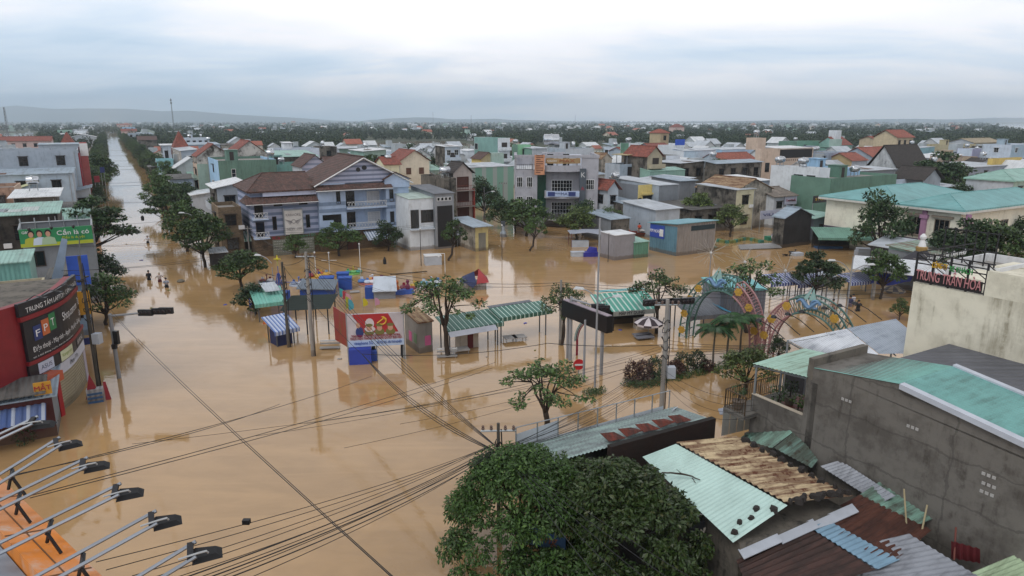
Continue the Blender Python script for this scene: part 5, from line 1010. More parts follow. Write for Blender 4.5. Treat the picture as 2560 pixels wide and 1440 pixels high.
# ---------------------------------------------------------------- near right: grey house with roof garden, cream wall, tin roofs
def pa(px,py,a): p=GA(px,py,a); A=AB(p); return A[1],p.z
def wp(a,b,z): return tuple(W(a,b,z))
def stack(name,label,cat): return thing(name,label,cat,(0,0,0))
grey=M('damp grey render','6c6964','old',.95,c2='4a4641',amt=.6,sc=1.3)
aw=27.0; bF,zP=pa(1880,985,aw); bM,zM=pa(2020,915,aw); bR,zR=pa(2250,960,aw); bE,zE=pa(2560,1105,aw); wG=4.0
zE2=zR-(zR-zE)*(bR-1.0)/(bR-bE)
gh=stack('grey_house','tall damp grey side wall house with mint sheet roof and planted roof terrace','house')
m=MB(); m.prism([(p[0],p[1]) for p in (wp(aw,0,0),wp(aw+wG,0,0),wp(aw+wG,bM,0),wp(aw,bM,0))],-1.5,zE-1.2); 
pr=[(0,zE-1.199),(bM,zE-1.199),(bM,zM),(bR,zR),(0,zR-(zR-zE)*bR/(bR-bE))]
n=len(m.v); k=len(pr); m.v+=[wp(aw,b,z) for b,z in pr]+[wp(aw+wG,b,z) for b,z in pr]; m.f+=[tuple(n+i for i in range(k))[::-1],tuple(n+k+i for i in range(k))]+[(n+i,n+(i+1)%k,n+k+(i+1)%k,n+k+i) for i in range(k)]; m.m+=[0]*(k+2)
m.build('wall',grey,gh)
zT=zP-.85
m=MB(); m.prism([(p[0],p[1]) for p in (wp(aw,bM+.002,0),wp(aw+wG,bM+.002,0),wp(aw+wG,bF,0),wp(aw,bF,0))],-1.5,zT-.02); m.build('terrace_wall',grey,gh)
m=MB(); m.prism([(p[0],p[1]) for p in (wp(aw+.15,bM+.01,0),wp(aw+wG-.05,bM+.01,0),wp(aw+wG-.05,bF-.12,0),wp(aw+.15,bF-.12,0))],zT-.019,zT+.03); m.build('terrace_floor',M('red terrace tiles','6b2a22','plain',.6),gh)
m=MB(); m.prism([(p[0],p[1]) for p in (wp(aw,bM+.01,0),wp(aw+.14,bM+.01,0),wp(aw+.14,bF,0),wp(aw,bF,0))],zT-.018,zP); m.build('terrace_parapet',grey,gh); m=MB(); m.prism([(p[0],p[1]) for p in (wp(aw-.03,bM+.01,0),wp(aw+.17,bM+.01,0),wp(aw+.17,bF,0),wp(aw-.03,bF,0))],zP+.002,zP+.05); m.build('coping',M('pale coping','b7ad9d'),gh)
m=MB(); rl=M('bronze railing','4a3a28','plain',.5); A_,B_=W(aw+.1,bF-.05,zT),W(aw+wG,bF-.05,zT)
def rail(mb,A_,B_,h=1.0,st=.16):
    d=B_-A_; n=max(2,int(d.length/st)); up=Vector((0,0,h)); mb.bar(A_+up,B_+up,.05); mb.bar(A_+Vector((0,0,.1)),B_+Vector((0,0,.1)),.03)
    for i in range(n+1): q=A_+d*(i/n); mb.bar(q,q+up,.022 if i%8 else .05)
bal=W(aw-.9,bF+1.3,zT); m=MB(); rail(m,W(aw-.9,bF+.9,zT),W(aw+wG-.3,bF+.9,zT)); rail(m,W(aw-.9,bF+.9,zT),W(aw-.9,bF-.4,zT)); m.build('railing',rl,gh); m=MB(); m.prism([(p[0],p[1]) for p in (wp(aw-.95,bF-.4,0),wp(aw-.002,bF-.4,0),wp(aw-.002,bF+.005,0),wp(aw+wG,bF+.005,0),wp(aw+wG,bF+.95,0),wp(aw-.95,bF+.95,0))],zT-.25,zT-.03); m.build('balcony_slab',grey,gh)
mint=M('mint sheet roof near','6fa69d','sheet',.5,c2='587a72',amt=.7,per=.22,sc=1.5)
m=MB(); lf=.18
m.corr(wp(aw-.05,bR,zR+.02),wp(aw+wG,bR,zR+.02),wp(aw+wG,bM-.35,zM+.02),wp(aw-.05,bM-.35,zM+.02),.22,.018)
m.build('roof',mint,gh); m=MB(); m.corr(wp(aw+.1,0,zR-(zR-zE)*bR/(bR-bE)+.05),wp(aw+wG,0,zR-(zR-zE)*bR/(bR-bE)+.05),wp(aw+wG,bR,zR+.03),wp(aw+.1,bR,zR+.03),.22,.018); rb=m.build('roof',M('mint sheet roof rear','6a9d99','sheet',.5,c2='4f726d',amt=.7,per=.22,sc=1.5),gh)
q=lambda b:zR-(zR-zE)*(bR-b)/(bR-bE)
m=MB(); m.slab([wp(aw-.22,bR-.1,q(bR-.1)+.1),wp(aw+.12,bR-.1,q(bR-.1)+.1),wp(aw+.12,0,q(0)+.1),wp(aw-.22,0,q(0)+.1)][::-1],.22); m.slab([wp(aw+wG-.1,bR,q(bR)+.12),wp(aw+wG+.2,bR,q(bR)+.12),wp(aw+wG+.2,0,q(0)+.12),wp(aw+wG-.1,0,q(0)+.12)][::-1],.12); m.build('verge_flashing',M('bright flashing','b4bbc6','plain',.4),gh)
m=MB(); m.slab([wp(aw+1.6,7.2,q(7.2)+.09),wp(aw+3.0,7.2,q(7.2)+.09),wp(aw+3.0,5.6,q(5.6)+.09),wp(aw+1.6,5.6,q(5.6)+.09)][::-1],.03); m.build('skylight',M('skylight plastic','d8dadb','plain',.4),gh)
m=MB(); m.prism([(p[0],p[1]) for p in (wp(aw-.002,bM-.3,0),wp(aw+wG+.05,bM-.3,0),wp(aw+wG+.05,bM-.02,0),wp(aw-.002,bM-.02,0))],zM-.6,zM+.42); m.build('front_parapet',M('mossy concrete'),gh)
for px,py in((2115,1000),(2280,1068),(2470,1188),(2470,1212),(2465,1232)):
    b_,z_2=pa(px,py,aw); m=MB()
    for i in range(3):
        m.prism([(p[0],p[1]) for p in (wp(aw-.025,b_-.27+.18*i,0),wp(aw-.001,b_-.27+.18*i,0),wp(aw-.001,b_-.15+.18*i,0),wp(aw-.025,b_-.15+.18*i,0))],z_2-.06,z_2+.06)
    m.build('vent_block',M('vent white','a7a6a4'),gh)
b_,z_2=pa(2018,930,aw); m=MB(); m.prism([(p[0],p[1]) for p in (wp(aw-.02,bM-.6,0),wp(aw-.002,bM-.6,0),wp(aw-.002,bM-.25,0),wp(aw-.02,bM-.25,0))],1.5,zM-.7); m.build('mould_streak',M('mould streak','262320','old',.95,c2='5d5a55',amt=.5),gh)
# pale canopy over the terrace
cz=pa(2025,943,aw)[1]; cb,cz2=pa(1885,908,aw); cw_=4.2; m=MB(); m.corr(wp(aw-.1,bM-.1,cz),wp(aw-.1,cb,cz2),wp(aw+cw_,cb+.3,cz2),wp(aw+cw_,bM-.1,cz),.22,.018); cn=m.build('terrace_canopy',M('weathered mint sheet','9dbfb0','sheet',.6,c2='6d7a66',amt=.9,per=.22,sc=1.4),gh); m=MB()
for a_ in(aw+.05,aw+2,aw+cw_-.15): m.bar(W(a_,min(cb,bF)-.1,zT),W(a_,min(cb,bF)-.1,cz2-.05),.09); m.bar(W(a_,cb,cz2-.14),W(a_,bM-.1,cz-.14),.07)
m.bar(W(aw-.1,cb-.1,cz2-.12),W(aw+cw_,cb-.1,cz2-.12),.08); m.build('canopy_frame',steel,cn)
for i,(a_,b_,r_,l_) in enumerate(((aw+.9,bF-.9,.55,'bonsai bush in a large round pot on the red terrace'),(aw+1.0,bF-2.0,.45,'small tree in a carved pot in the middle of the red terrace'),(aw+2.2,bF-.6,.5,'leafy shrub in a pot by the terrace railing'),(aw+2.4,bM+.6,.42,'spiky palm in a pot against the terrace wall'),(aw-.5,bF+.4,.4,'green shrub pot on the little front balcony'))):
    t=thing('potted_plant',l_,'plant',W(a_,b_,zT+.03),0,'pot plants on the roof terrace'); MB().lathe([(.2,0),(.3,.35),(.34,.42)],0,0,10).build('pot',M('stone pot','6a5f55'),t); P_,A_,S_=blob_leaves([(0,0,1.0,r_,r_*.8),(.2,.15,.75,r_*.6,r_*.5)],420,.17 if i!=3 else .4); obj('foliage',leaf_mesh('foliage',P_,A_,S_,.45 if i!=3 else .14,leafA if i%2 else leafC),t); MB().tube([(0,0,.4),(.05,0,.9)],.04,5).build('stem',bark,t)
# lower tarp roofs in front of the grey house
th=stack('tarp_lean_to','torn grey awning and pale panel fence at the corner of the grey house','lean-to')
m=MB(); m.slab([G(1790,1030,2.6),G(1868,1008,2.9),G(1878,1030,2.9),G(1800,1040,2.6)][::-1] if False else [G(1800,1036,2.3),G(1872,1032,2.4),G(1872,1005,2.9),G(1795,1022,2.5)],.03); m.build('awning',M('grey tarp','8f95a2','plain',.6),th)
m=MB(); A_,B_=G(1803,1090,1.2),G(1878,1072,1.2); 
for i in range(4): p0,p1=A_.lerp(B_,i/4),A_.lerp(B_,(i+.94)/4); m.hexa([p0,p1,p1+Vector((.03,.06,0)),p0+Vector((.03,.06,0))],[v+Vector((0,0,1.75)) for v in (p0,p1,p1+Vector((.03,.06,0)),p0+Vector((.03,.06,0)))])
m.build('panel_fence',M('pale panel','b2b6b4','wall',.7),th)
# silver shed with sloping sheet
sv=stack('silver_shed','open shed with big sloping silver sheet roof and steel trusses','shed')
Q=[G(1970,850,5.6),G(2240,798,5.6),G(2345,884,5.0),G(2040,888,4.7)]
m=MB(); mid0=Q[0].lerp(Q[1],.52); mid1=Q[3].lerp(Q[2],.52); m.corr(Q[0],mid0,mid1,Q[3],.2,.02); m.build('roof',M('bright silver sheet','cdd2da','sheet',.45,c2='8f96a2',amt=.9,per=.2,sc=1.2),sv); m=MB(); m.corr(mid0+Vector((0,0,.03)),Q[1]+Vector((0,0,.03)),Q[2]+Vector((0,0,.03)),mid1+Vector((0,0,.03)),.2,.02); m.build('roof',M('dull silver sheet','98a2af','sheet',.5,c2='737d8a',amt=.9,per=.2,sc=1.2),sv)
m=MB()
for t_ in(0,.33,.66,1): p=Q[0].lerp(Q[1],t_); m.bar(p,(p.x,p.y,-1),.1); r=Q[3].lerp(Q[2],t_); m.bar(p+Vector((0,0,-.1)),r+Vector((0,0,-.1)),.07); m.bar((p.x,p.y,p.z-1.2),r.lerp(p,.4)+Vector((0,0,-.12)),.05)
m.build('truss',steel,sv); m=MB(); 
m.hexa([(Q[0].x,Q[0].y,-1),(Q[3].x,Q[3].y,-1),(Q[3].x+.1,Q[3].y+.1,-1),(Q[0].x+.1,Q[0].y+.1,-1)],[(Q[0].x,Q[0].y,3.6),(Q[3].x,Q[3].y,3.6),(Q[3].x+.1,Q[3].y+.1,3.6),(Q[0].x+.1,Q[0].y+.1,3.6)]); m.build('side_wall',M('dark boards','3a3a3e','sheet',.6,ax='Y'),sv)
for i,(px,py) in enumerate(((1962,848),(2000,838),(2035,830),(2070,823),(2128,813),(2166,806),(2205,800))):
    A_=G(px,py,5.55); d=Vector((-.55,.83,0)); t=thing('roof_lamp','black hooded lamp on a long arm over the silver shed front','lamp',A_,0,'hooded lamps along the silver shed front'); m=MB(); m.tube([(0,0,0),tuple(d*1.0+Vector((0,0,.5))),tuple(d*1.9+Vector((0,0,.75)))],.028,5); m.build('arm',blackm,t); m=MB(); m.lathe([(.2,-.02),(.15,.1),(.04,.16)],d.x*1.9,d.y*1.9,8); m.v=[(x,y,z+.65) for x,y,z in m.v]; m.build('lamp_head',blackm,t)
# flat grey sheet roof between the mint roof and the cream wall
fr_=stack('flat_roof_house','low house under a flat dark grey sheet roof between mint and silver roofs','house'); zf=6.2
ps=[wp(aw+wG+.25,0,zf),wp(38.2,0,zf),wp(38.2,18.6,zf+.1),wp(aw+wG+.25,18.6,zf+.1)]
m=MB(); m.slab([tuple(p) for p in ps],.12); m.build('roof',M('dark grey sheet','5f6168','sheet',.7,c2='44464c',amt=.6,per=.5,ax='Y'),fr_); m=MB(); m.prism([(p[0],p[1]) for p in [wp(aw+wG+.3,0,0),wp(38.0,0,0),wp(38.0,18.4,0),wp(aw+wG+.3,18.4,0)]],-1.5,zf-.13); m.build('wall',gD,fr_)
m=MB(); A_=[G(2000,905,5.8),G(2130,880,5.8),G(2260,905,5.4),G(2140,935,5.6)]; m.slab(A_,.06); m.build('mint_lean_roof',mint,fr_)
# cream building with company sign
cw=stack('cream_building','tall cream plaster building with stains and a rooftop coach company sign','building'); ac=38.0
b1,zt1=pa(2284,704,ac); b2,zt2=pa(2458,742,ac); b0_=b1+.0; crw=M('stained cream wall','dcd8c6','old',.95,c2='97917e',amt=.28,sc=.7)
m=MB(); m.prism([(p[0],p[1]) for p in [wp(ac,0,0),wp(ac+11,0,0),wp(ac+11,b1,0),wp(ac,b1,0)]],-1.5,zt1); m.build('wall',crw,cw)
b3,z3=pa(2462,695,ac); m=MB(); m.prism([(p[0],p[1]) for p in [wp(ac+.003,0,0),wp(ac+.35,0,0),wp(ac+.35,b2,0),wp(ac+.003,b2,0)]],zt1+.002,zt1+1.3); m.build('raised_parapet',crw,cw); m=MB(); m.prism([(p[0],p[1]) for p in [wp(ac+.4,0,0),wp(ac+11,0,0),wp(ac+11,b2-.5,0),wp(ac+.4,b2-.5,0)]],zt1+.004,zt1+.1); m.build('dark_roof',M('dark roof felt','2a2628'),cw)
st=thing('company_sign','dark framed rooftop sign of a coach company in gold, green and pink letters','sign',W(ac+.05,b1,zt1),0); fr2=M('sign frame black','1d1c1f'); st.scale=(1,1,.72)
U_=(W(0,-1,0)); Ls=b1-b2
m=MB(); 
for i in range(5): p=U_*(Ls*i/4); m.bar(p,(p.x,p.y,2.3),.1)
for z in(.1,.85,1.5,1.9,2.3): m.bar((0,0,z),(U_.x*Ls,U_.y*Ls,z),.07)
for i in range(4): p=U_*(Ls*i/3); q_=W(6,0,0); m.bar(p+Vector((0,0,2.2)),p+q_*.5+Vector((0,0,.1)),.06)
m.bar((0,0,2.3),tuple(W(6,0,0)+Vector((0,0,2.3))),.08); m.bar((0,0,1.8),tuple(W(6,0,0)+Vector((0,0,1.8))),.06); m.build('frame',fr2,st)
rz_=math.atan2(U_.y,U_.x); RT=(PI/2,0,rz_); nv=W(-1,0,0)
def ps_(s,z): p=U_*s+nv*.12; return (p.x,p.y,z)
m=MB(); a_,b_=ps_(.1,0),ps_(Ls-.1,0); o_=nv*-.05; m.hexa([(a_[0],a_[1],.1),(b_[0],b_[1],.1),(b_[0]+o_.x,b_[1]+o_.y,.1),(a_[0]+o_.x,a_[1]+o_.y,.1)],[(a_[0],a_[1],.95),(b_[0],b_[1],.95),(b_[0]+o_.x,b_[1]+o_.y,.95),(a_[0]+o_.x,a_[1]+o_.y,.95)]); m.build('board',M('board black','201a1c'),st)
text_mesh('TRUNG TRẦN HÒA',1.05,M('pink letters','b77d80','flat',.5),st,ps_(Ls*.5,.62),RT,w=Ls*.93,ext=.05); text_mesh('CÔNG TY',.6,M('gold letters'),st,ps_(Ls*.36,1.55),RT,w=Ls*.22,ext=.04); text_mesh('XE KHÁCH',.6,M('sign green','3f8a4c','flat'),st,ps_(Ls*.66,1.5),RT,w=Ls*.32,ext=.04)
text_mesh('QUẢNG TÀI TÂN PHÚ',.5,M('white letters'),st,tuple(W(3.2,.1,1.6)),(PI/2,0,RG),w=4)
sb=bld('white rooftop hoarding with round emblem at the right edge',9.5,2500,672,2600,3,[whitep,whitep],FL,None,None,name='hoarding',cat='hoarding',base=6)
fm=fmap('s',sb.w,sb.d); m=MB(); m.tube([fm(1.5+.7*math.cos(i*PI/8),8.3+.7*math.sin(i*PI/8),.03) for i in range(17)],.06,5); m.build('round_emblem',M('navy panel'),sb.t); m=MB(); 
for i in range(6): A_=fm(.3+i*.6,9.5,.1); m.bar(A_,(A_[0],A_[1],11.6),.07)
for z in(9.7,10.4,11.5): m.bar(fm(.2,z,.1),fm(3.4,z,.1),.06)
m.build('frame',blackm,sb.t)
# ---- tin roof houses at the lower right
def roofhouse(name,label,planes,foot,hz,wmat=None):
    t=stack(name,label,'house'); 
    for (pts,mat,pitch) in planes:
        m=MB(); P_=[G(*q) if isinstance(q,tuple) else q for q in pts]; m.corr(P_[0],P_[1],P_[2],P_[3],pitch,pitch*.13); m.build('roof',mat,t)
    m=MB(); m.prism([(p.x,p.y) for p in foot],-1.5,hz); m.build('wall',wmat or M('mossy concrete'),t); return t
mintA=M('pale mint tin','b4d0ca','sheet',.5,c2='98b2ab',amt=.35,per=.19,sc=1.3); rustA=M('rusted cream tin','cdba97','rust',.85,c2='5a3220',per=.29,sc=1.7); brownA=M('brown rusted tin','4a342f','rust',.8,c2='2f2320',per=.25,sc=1.5); brownB=M('orange brown tin','573428','rust',.8,c2='3a211a',per=.25,sc=1.3); greyA=M('grey tin','8f949d','sheet',.5,c2='5f6269',amt=.8,per=.2,sc=1.3); blueA=M('blue plastic sheet','7f9fb5','sheet',.5,c2='657f92',amt=.5,per=.2); dirtyM=M('dirty mint tin','7fa597','rust',.7,c2='4b5048',per=.2)
zr,zl=3.75,2.95
RF,RN=G(1690,1112,zr),G(1968,1266,zr); LF,LN=G(1606,1142,zl),G(1832,1356,zl); EF,EN=G(1842,1090,zl+.25),G(2134,1242,zl+.25)
roofhouse('tin_roof_house','house with one mint and one rusted tin roof slope held by stones',[((RF+Vector((0,0,.05)),RN+Vector((0,0,.05)),LN,LF),mintA,.19),((EF,EN,RN+Vector((0,0,.14)),RF+Vector((0,0,.14))),rustA,.3)],[LF.lerp(EF,.06),LN.lerp(EN,.06),LN.lerp(EN,.94),LF.lerp(EF,.94)],2.75)
random.seed(4)
for i in range(26):
    if i<10: p=RN.lerp(EN,.06+.092*i)+(RF-RN)*random.uniform(.0,.05); z=zr+(zl+.25-zr)*(.06+.092*i)+.2
    elif i<15: p=LN.lerp(RN,.12+.17*(i-10))+(LF-LN)*random.uniform(.02,.10); z=zl+(zr-zl)*(.12+.17*(i-10))+.09
    else: p=EN.lerp(EF,.04+.085*(i-15))+(RN-EN)*random.uniform(.02,.07); z=zl+.25+.15
    s=random.uniform(.10,.2); m=MB(); n=7; m.hexa([(s*1.3*math.cos(2*PI*k/n)*random.uniform(.7,1.2),s*math.sin(2*PI*k/n)*random.uniform(.7,1.2),-.1) for k in range(n)],[(s*1.0*math.cos(2*PI*k/n)*random.uniform(.6,1.1),s*.8*math.sin(2*PI*k/n)*random.uniform(.6,1.1),s*.45) for k in range(n)])
    one(m,'roof_stone',M('dark stone','2a2624','bark',.95),'dark broken stone weighing down the edge of the mint and rusted tin roof','stone',(p.x,p.y,z),random.uniform(0,3),'stones along the mint and rusted tin roof edges')
p=G(1700,1200,3.25); m=MB(); limb(m,(-.7,.35,.1),(.1,.05,.2),.03,.04,4,.1); limb(m,(.1,.05,.2),(.75,-.35,.15),.04,.02,4,.1); limb(m,(.1,.05,.2),(-.2,-.1,.5),.02,.01,3); limb(m,(.45,-.2,.15),(.5,-.6,.15),.025,.012,3); one(m,'fallen_branch',bark,'bare dark branch lying on the mint tin slope beside the big tree','branch',(p.x,p.y,p.z+.05))
bz=2.1
roofhouse('brown_roof_house','low house with dark brown tin roof and a blue plastic strip',[((G(1840,1400,bz),G(1890,1520,bz),G(2190,1425,bz+.1),G(2010,1312,bz+.5)),brownA,.25),((G(2012,1311,bz+.54),G(2195,1424,bz+.14),G(2250,1400,bz+.16),G(2055,1292,bz+.56)),blueA,.2),((G(2030,1300,bz+.5),G(2225,1412,bz+.13),G(2330,1325,bz+.25),G(2150,1236,bz+.7)),brownB,.25),((G(2150,1236,bz+.72),G(2290,1315,bz+.25),G(2350,1290,bz+.3),G(2205,1200,bz+.8)),dirtyM,.2)],[G(1860,1400,1.6),G(1910,1520,1.6),G(2300,1330,1.6),G(2150,1250,1.6)],1.9)
m=MB(); A_=[LN.lerp(EN,t_) for t_ in (0.05,.35,.65,1)]
for i in range(3): p0,p1=A_[i]+Vector((.1,-.35,-.55)),A_[i+1]+Vector((.1,-.35,-.45)); m.slab([p0,p1,p1+Vector((-.1,.4,.12)),p0+Vector((-.1,.4,.12))],.03)
one(m,'gutter_flashing',M('bright flashing'),'bent grey metal flashing between the mint roof and the brown roof','flashing')
roofhouse('grey_tin_house','low house with pale grey tin roof, bamboo poles beside it',[((G(2112,1372,2.2),G(2200,1500,1.9),G(2480,1462,2.1),G(2272,1334,2.5)),greyA,.2)],[G(2130,1385,1.8),G(2210,1500,1.8),G(2440,1450,1.8),G(2272,1345,1.8)],1.7)
roofhouse('white_tin_house','small house with dotted white tin roof at the bottom edge',[((G(2000,1500,1.9),G(2240,1580,1.9),G(2250,1450,2.0),G(2120,1385,2.1)),M('speckled tin','9fa5a6','rust',.6,c2='4a4c4e',per=.2,sc=2.2),.2)],[G(2010,1500,1.5),G(2240,1570,1.5),G(2245,1455,1.5),G(2120,1395,1.5)],1.6)
roofhouse('grey_side_lean_to','grey tin lean to strip against the tall grey wall',[((G(2050,1165,2.6),G(2200,1260,2.5),G(2240,1240,3.0),G(2100,1150,3.0)),greyA,.2)],[G(2060,1175,2.2),G(2200,1260,2.2),G(2230,1245,2.2),G(2100,1160,2.2)],2.2)
roofhouse('dirty_mint_house','small house with dirty mint tin gable against the tall grey wall',[((G(1850,1095,2.9),G(1930,1120,2.9),G(1990,1075,3.4),G(1868,1082,3.4)),dirtyM,.2),((G(1935,1120,2.9),G(2030,1170,2.5),G(2045,1150,2.7),G(1990,1076,3.4)),M('stained mint tin','6f8d84','rust',.8,c2='3b362c',per=.2),.2)],[G(1860,1095,2),G(2020,1170,2),G(2035,1150,2),G(1890,1085,2)],2.3)
roofhouse('corner_tin_house','mint and white tin roofs in the bottom right corner of the yard',[((G(2420,1435,2.0),G(2500,1530,2.0),G(2640,1480,2.2),G(2540,1385,2.5)),M('pale yellow green tin','a9bf9f','sheet',.6,c2='6d7a62',amt=.8,per=.2),.2)],[G(2430,1440,1.7),G(2500,1520,1.7),G(2630,1480,1.7),G(2540,1395,1.7)],1.8)
yard=MB(); yard.face([wp(16,3,.25),wp(27,3,.25),wp(27,22,.25),wp(16,22,.25)]); tag(yard.build('yard_ground',M('dark yard mud','2b2722')),kind='structure')
for i,(q0,q1,l_) in enumerate((((2268,1340,2.0),(2260,1222,3.6),'pale bamboo pole leaning on the grey wall, the left one'),((2300,1350,2.0),(2318,1262,3.2),'pale bamboo pole tilted right beside the grey wall'),((2385,1400,2.0),(2390,1318,3.0),'rust red iron post beside the red sheet'))):
    m=MB(); m.tube([G(*q0),G(*q1)],.035,6); one(m,'pole',M('bamboo','9d9274') if i<2 else M('rusty rail'),l_,'pole')
m=MB(); P_=[G(2378,1395,1.8),G(2450,1408,1.8),G(2450,1372,2.6),G(2378,1352,2.7)]; m.corr(*P_,.22,.03); one(m,'red_sheet',M('dark red tin','6e2a30','sheet',.6,per=.22),'dark red corrugated sheet leaning against the tall grey wall','sheet')
# brick walled shop with tin roof and long white signboards
zb=3.2; B0,B1_=G(1528,1118,zb),G(1790,1046,zb); nb=(B1_-B0).normalized(); nn=Vector((-nb.y,nb.x,0))
bs_=stack('brick_shop','old blackened brick shop with patched tin roof and long white signboards','shop')
m=MB(); m.hexa([B0+Vector((0,0,-4.5)),B1_+Vector((0,0,-4.5)),B1_+nn*.3+Vector((0,0,-4.5)),B0+nn*.3+Vector((0,0,-4.5))],[B0,B1_,B1_+nn*.3,B0+nn*.3]); m.build('brick_wall',M('blackened brick','33201a','brick',.95,c2='1d1917'),bs_)
S0,S1=G(1400,1120,3.0),G(1690,1042,3.0)
m=MB(); m.corr(B0+nn*.3+Vector((0,0,-.15))-nb*3.2,B1_+nn*.3+Vector((0,0,-.15)),B1_+nn*3.0+Vector((0,0,-.5)),B0+nn*3.0+Vector((0,0,-.5))-nb*3.2,.22,.03); m.build('roof',M('mixed tin roof','93a8a5','rust',.6,c2='6c7476',per=.22,sc=1.1),bs_)
m=MB(); q0=B0+nn*.45+nb*.2+Vector((0,0,.05))
for i in range(5): p=q0+nb*i*1.05; m.slab([p+Vector((0,0,.0)),p+nb*1.0+Vector((0,0,.1 if i%2 else -.05)),p+nb*.9+nn*.8+Vector((0,0,-.05)),p+nn*.7+Vector((0,0,.12))],.02)
m.build('rust_sheet',M('fresh rust','6a2a1a','rust',.85,c2='3d1d14'),bs_)
m=MB(); p=B0-nb*3.4+nn*3.1; m.prism([(v.x,v.y) for v in (p,p+nb*7.8,p+nb*7.8+nn*2.2,p+nn*2.2)] ,-1.5,2.2) if False else m.prism([(v.x,v.y) for v in (B0-nb*3.0+nn*.35,B1_+nn*.35,B1_+nn*2.7,B0-nb*3.0+nn*2.7)],-1.5,2.2); m.build('wall',M('mossy concrete'),bs_)
m=MB(); g0=B0+nn*3.05-nb*3.4; zq=2.6
for i in range(9): p=g0+nb*i*1.2; m.bar((p.x,p.y,zq-1.5),(p.x,p.y,zq+1.1),.05)
m.bar((g0.x,g0.y,zq+1.1),tuple(g0+nb*9.6+Vector((0,0,zq+1.1-g0.z))),.045); m.build('sign_frame',steel,bs_)
m=MB(); h0=Vector((g0.x,g0.y,0)); 
m.face([h0+Vector((0,0,zq-1.0)),h0+nb*2.4+Vector((0,0,zq-1.0)),h0+nb*2.4+Vector((0,0,zq+.95)),h0+Vector((0,0,zq+.75))]); m.face([h0+nb*2.42+Vector((0,0,zq-1.0)),h0+nb*9.2+Vector((0,0,zq-1.0)),h0+nb*9.2+Vector((0,0,zq+.3)),h0+nb*2.42+Vector((0,0,zq+.15))]); m.face([h0+nb*9.2+Vector((0,0,zq-.2)),h0+nb*9.9+nn*-.4+Vector((0,0,zq+.3)),h0+nb*9.0+nn*-.7+Vector((0,0,zq+.1)),h0+nb*8.2+nn*-.3+Vector((0,0,zq-.2))]); m.build('signboard_back',M('white sign vinyl','bcc3cc','wall',.6),bs_)
q_=G(1745,1340,1.8); sgn=thing('hanging_sign','dark hanging sign with pale letters beside the big tree','sign',q_,RG); m=MB(); m.box(-.5,-.05,-.5,.5,.05,.6); m.build('panel',M('charcoal panel'),sgn); text_mesh('ONE',.34,M('cream letters'),sgn,(.1,-.07,.2),FR); m=MB(); m.bar((.55,0,-1),(.55,0,.9),.05); m.bar((.55,0,.9),(-.3,0,1.0),.05); m.build('frame',whitep,sgn)
q_=G(1352,1345,2.4); sgn=thing('cafe_sign','slate blue shop sign with brown script half hidden under the big tree','sign',q_,RG-.9); m=MB(); m.box(-1.0,-.05,-.35,1.0,.05,.4); m.build('panel',M('slate blue panel','3d5a7d','plain',.5),sgn); text_mesh('Hương',.55,M('brown letters','8a5a48'),sgn,(-.1,-.07,.05),FR,w=1.5,shear=.25)
# ---------------------------------------------------------------- the big tree
def bigtree(cx,cy,r,zt,mat,leaf,label,nb,dens,asp=.42,squash=.62):
    t=thing('big_tree',label,'tree',(cx,cy,0),0); m=MB(); limb(m,(0,0,-1.5),(0,0,2.2),.28,.2,5,.06); bl=[]
    for i in range(nb):
        a=i*2.399+random.uniform(-.3,.3); q=math.sqrt((i+.5)/nb); rr=r*q*.86; z=zt-.9-(zt-1.6)*.62*q*q*random.uniform(.6,1.25); b=r*random.uniform(.17,.27); bl.append((rr*math.cos(a),rr*math.sin(a),z,b,b*squash*random.uniform(.8,1.25)))
        if i%2==0: limb(m,(0,0,1.8),(rr*.8*math.cos(a),rr*.8*math.sin(a),z-.4),.09,.02,4,.12)
    for i in range(nb//2):
        a=i*2.6; q=random.uniform(.75,.98); bl.append((r*q*math.cos(a),r*q*math.sin(a),random.uniform(1.0,zt*.5),r*.19,r*.16))
    P_,A_,S_=blob_leaves(bl,dens,leaf); A_[:,2]-=.45; obj('crown',leaf_mesh('crown',P_,A_,S_,asp,mat,up=.25),t); m.build('trunk',bark,t); print(label,len(P_)); return t
p=G(1305,1262,3.0); bigtree(p.x,p.y,3.3,5.8,M('fine dark leaves',(.032,.068,.015),'leaf',.5,sc=1.5),.18,'broad dark green street tree with fine leaves around the cable pole',36,1150)
p=G(1535,1300,2.8); bigtree(p.x,p.y,3.35,5.7,M('large glossy leaves',(.036,.066,.016),'leaf',.42,c2=(.085,.085,.03),sc=1.5),.23,'large dense tree with broad drooping leaves against the mint tin roof',42,900,.40)
p=G(1420,1460,1.8); bigtree(p.x,p.y,2.9,3.4,M('fine dark leaves'),.22,'lower leafy tree crown at the bottom edge under the blue sign',16,620)
p=G(1700,1450,1.5); bigtree(p.x,p.y,1.7,2.7,M('large glossy leaves'),.22,'small leafy tree at the bottom edge beside the brown roof',10,520)
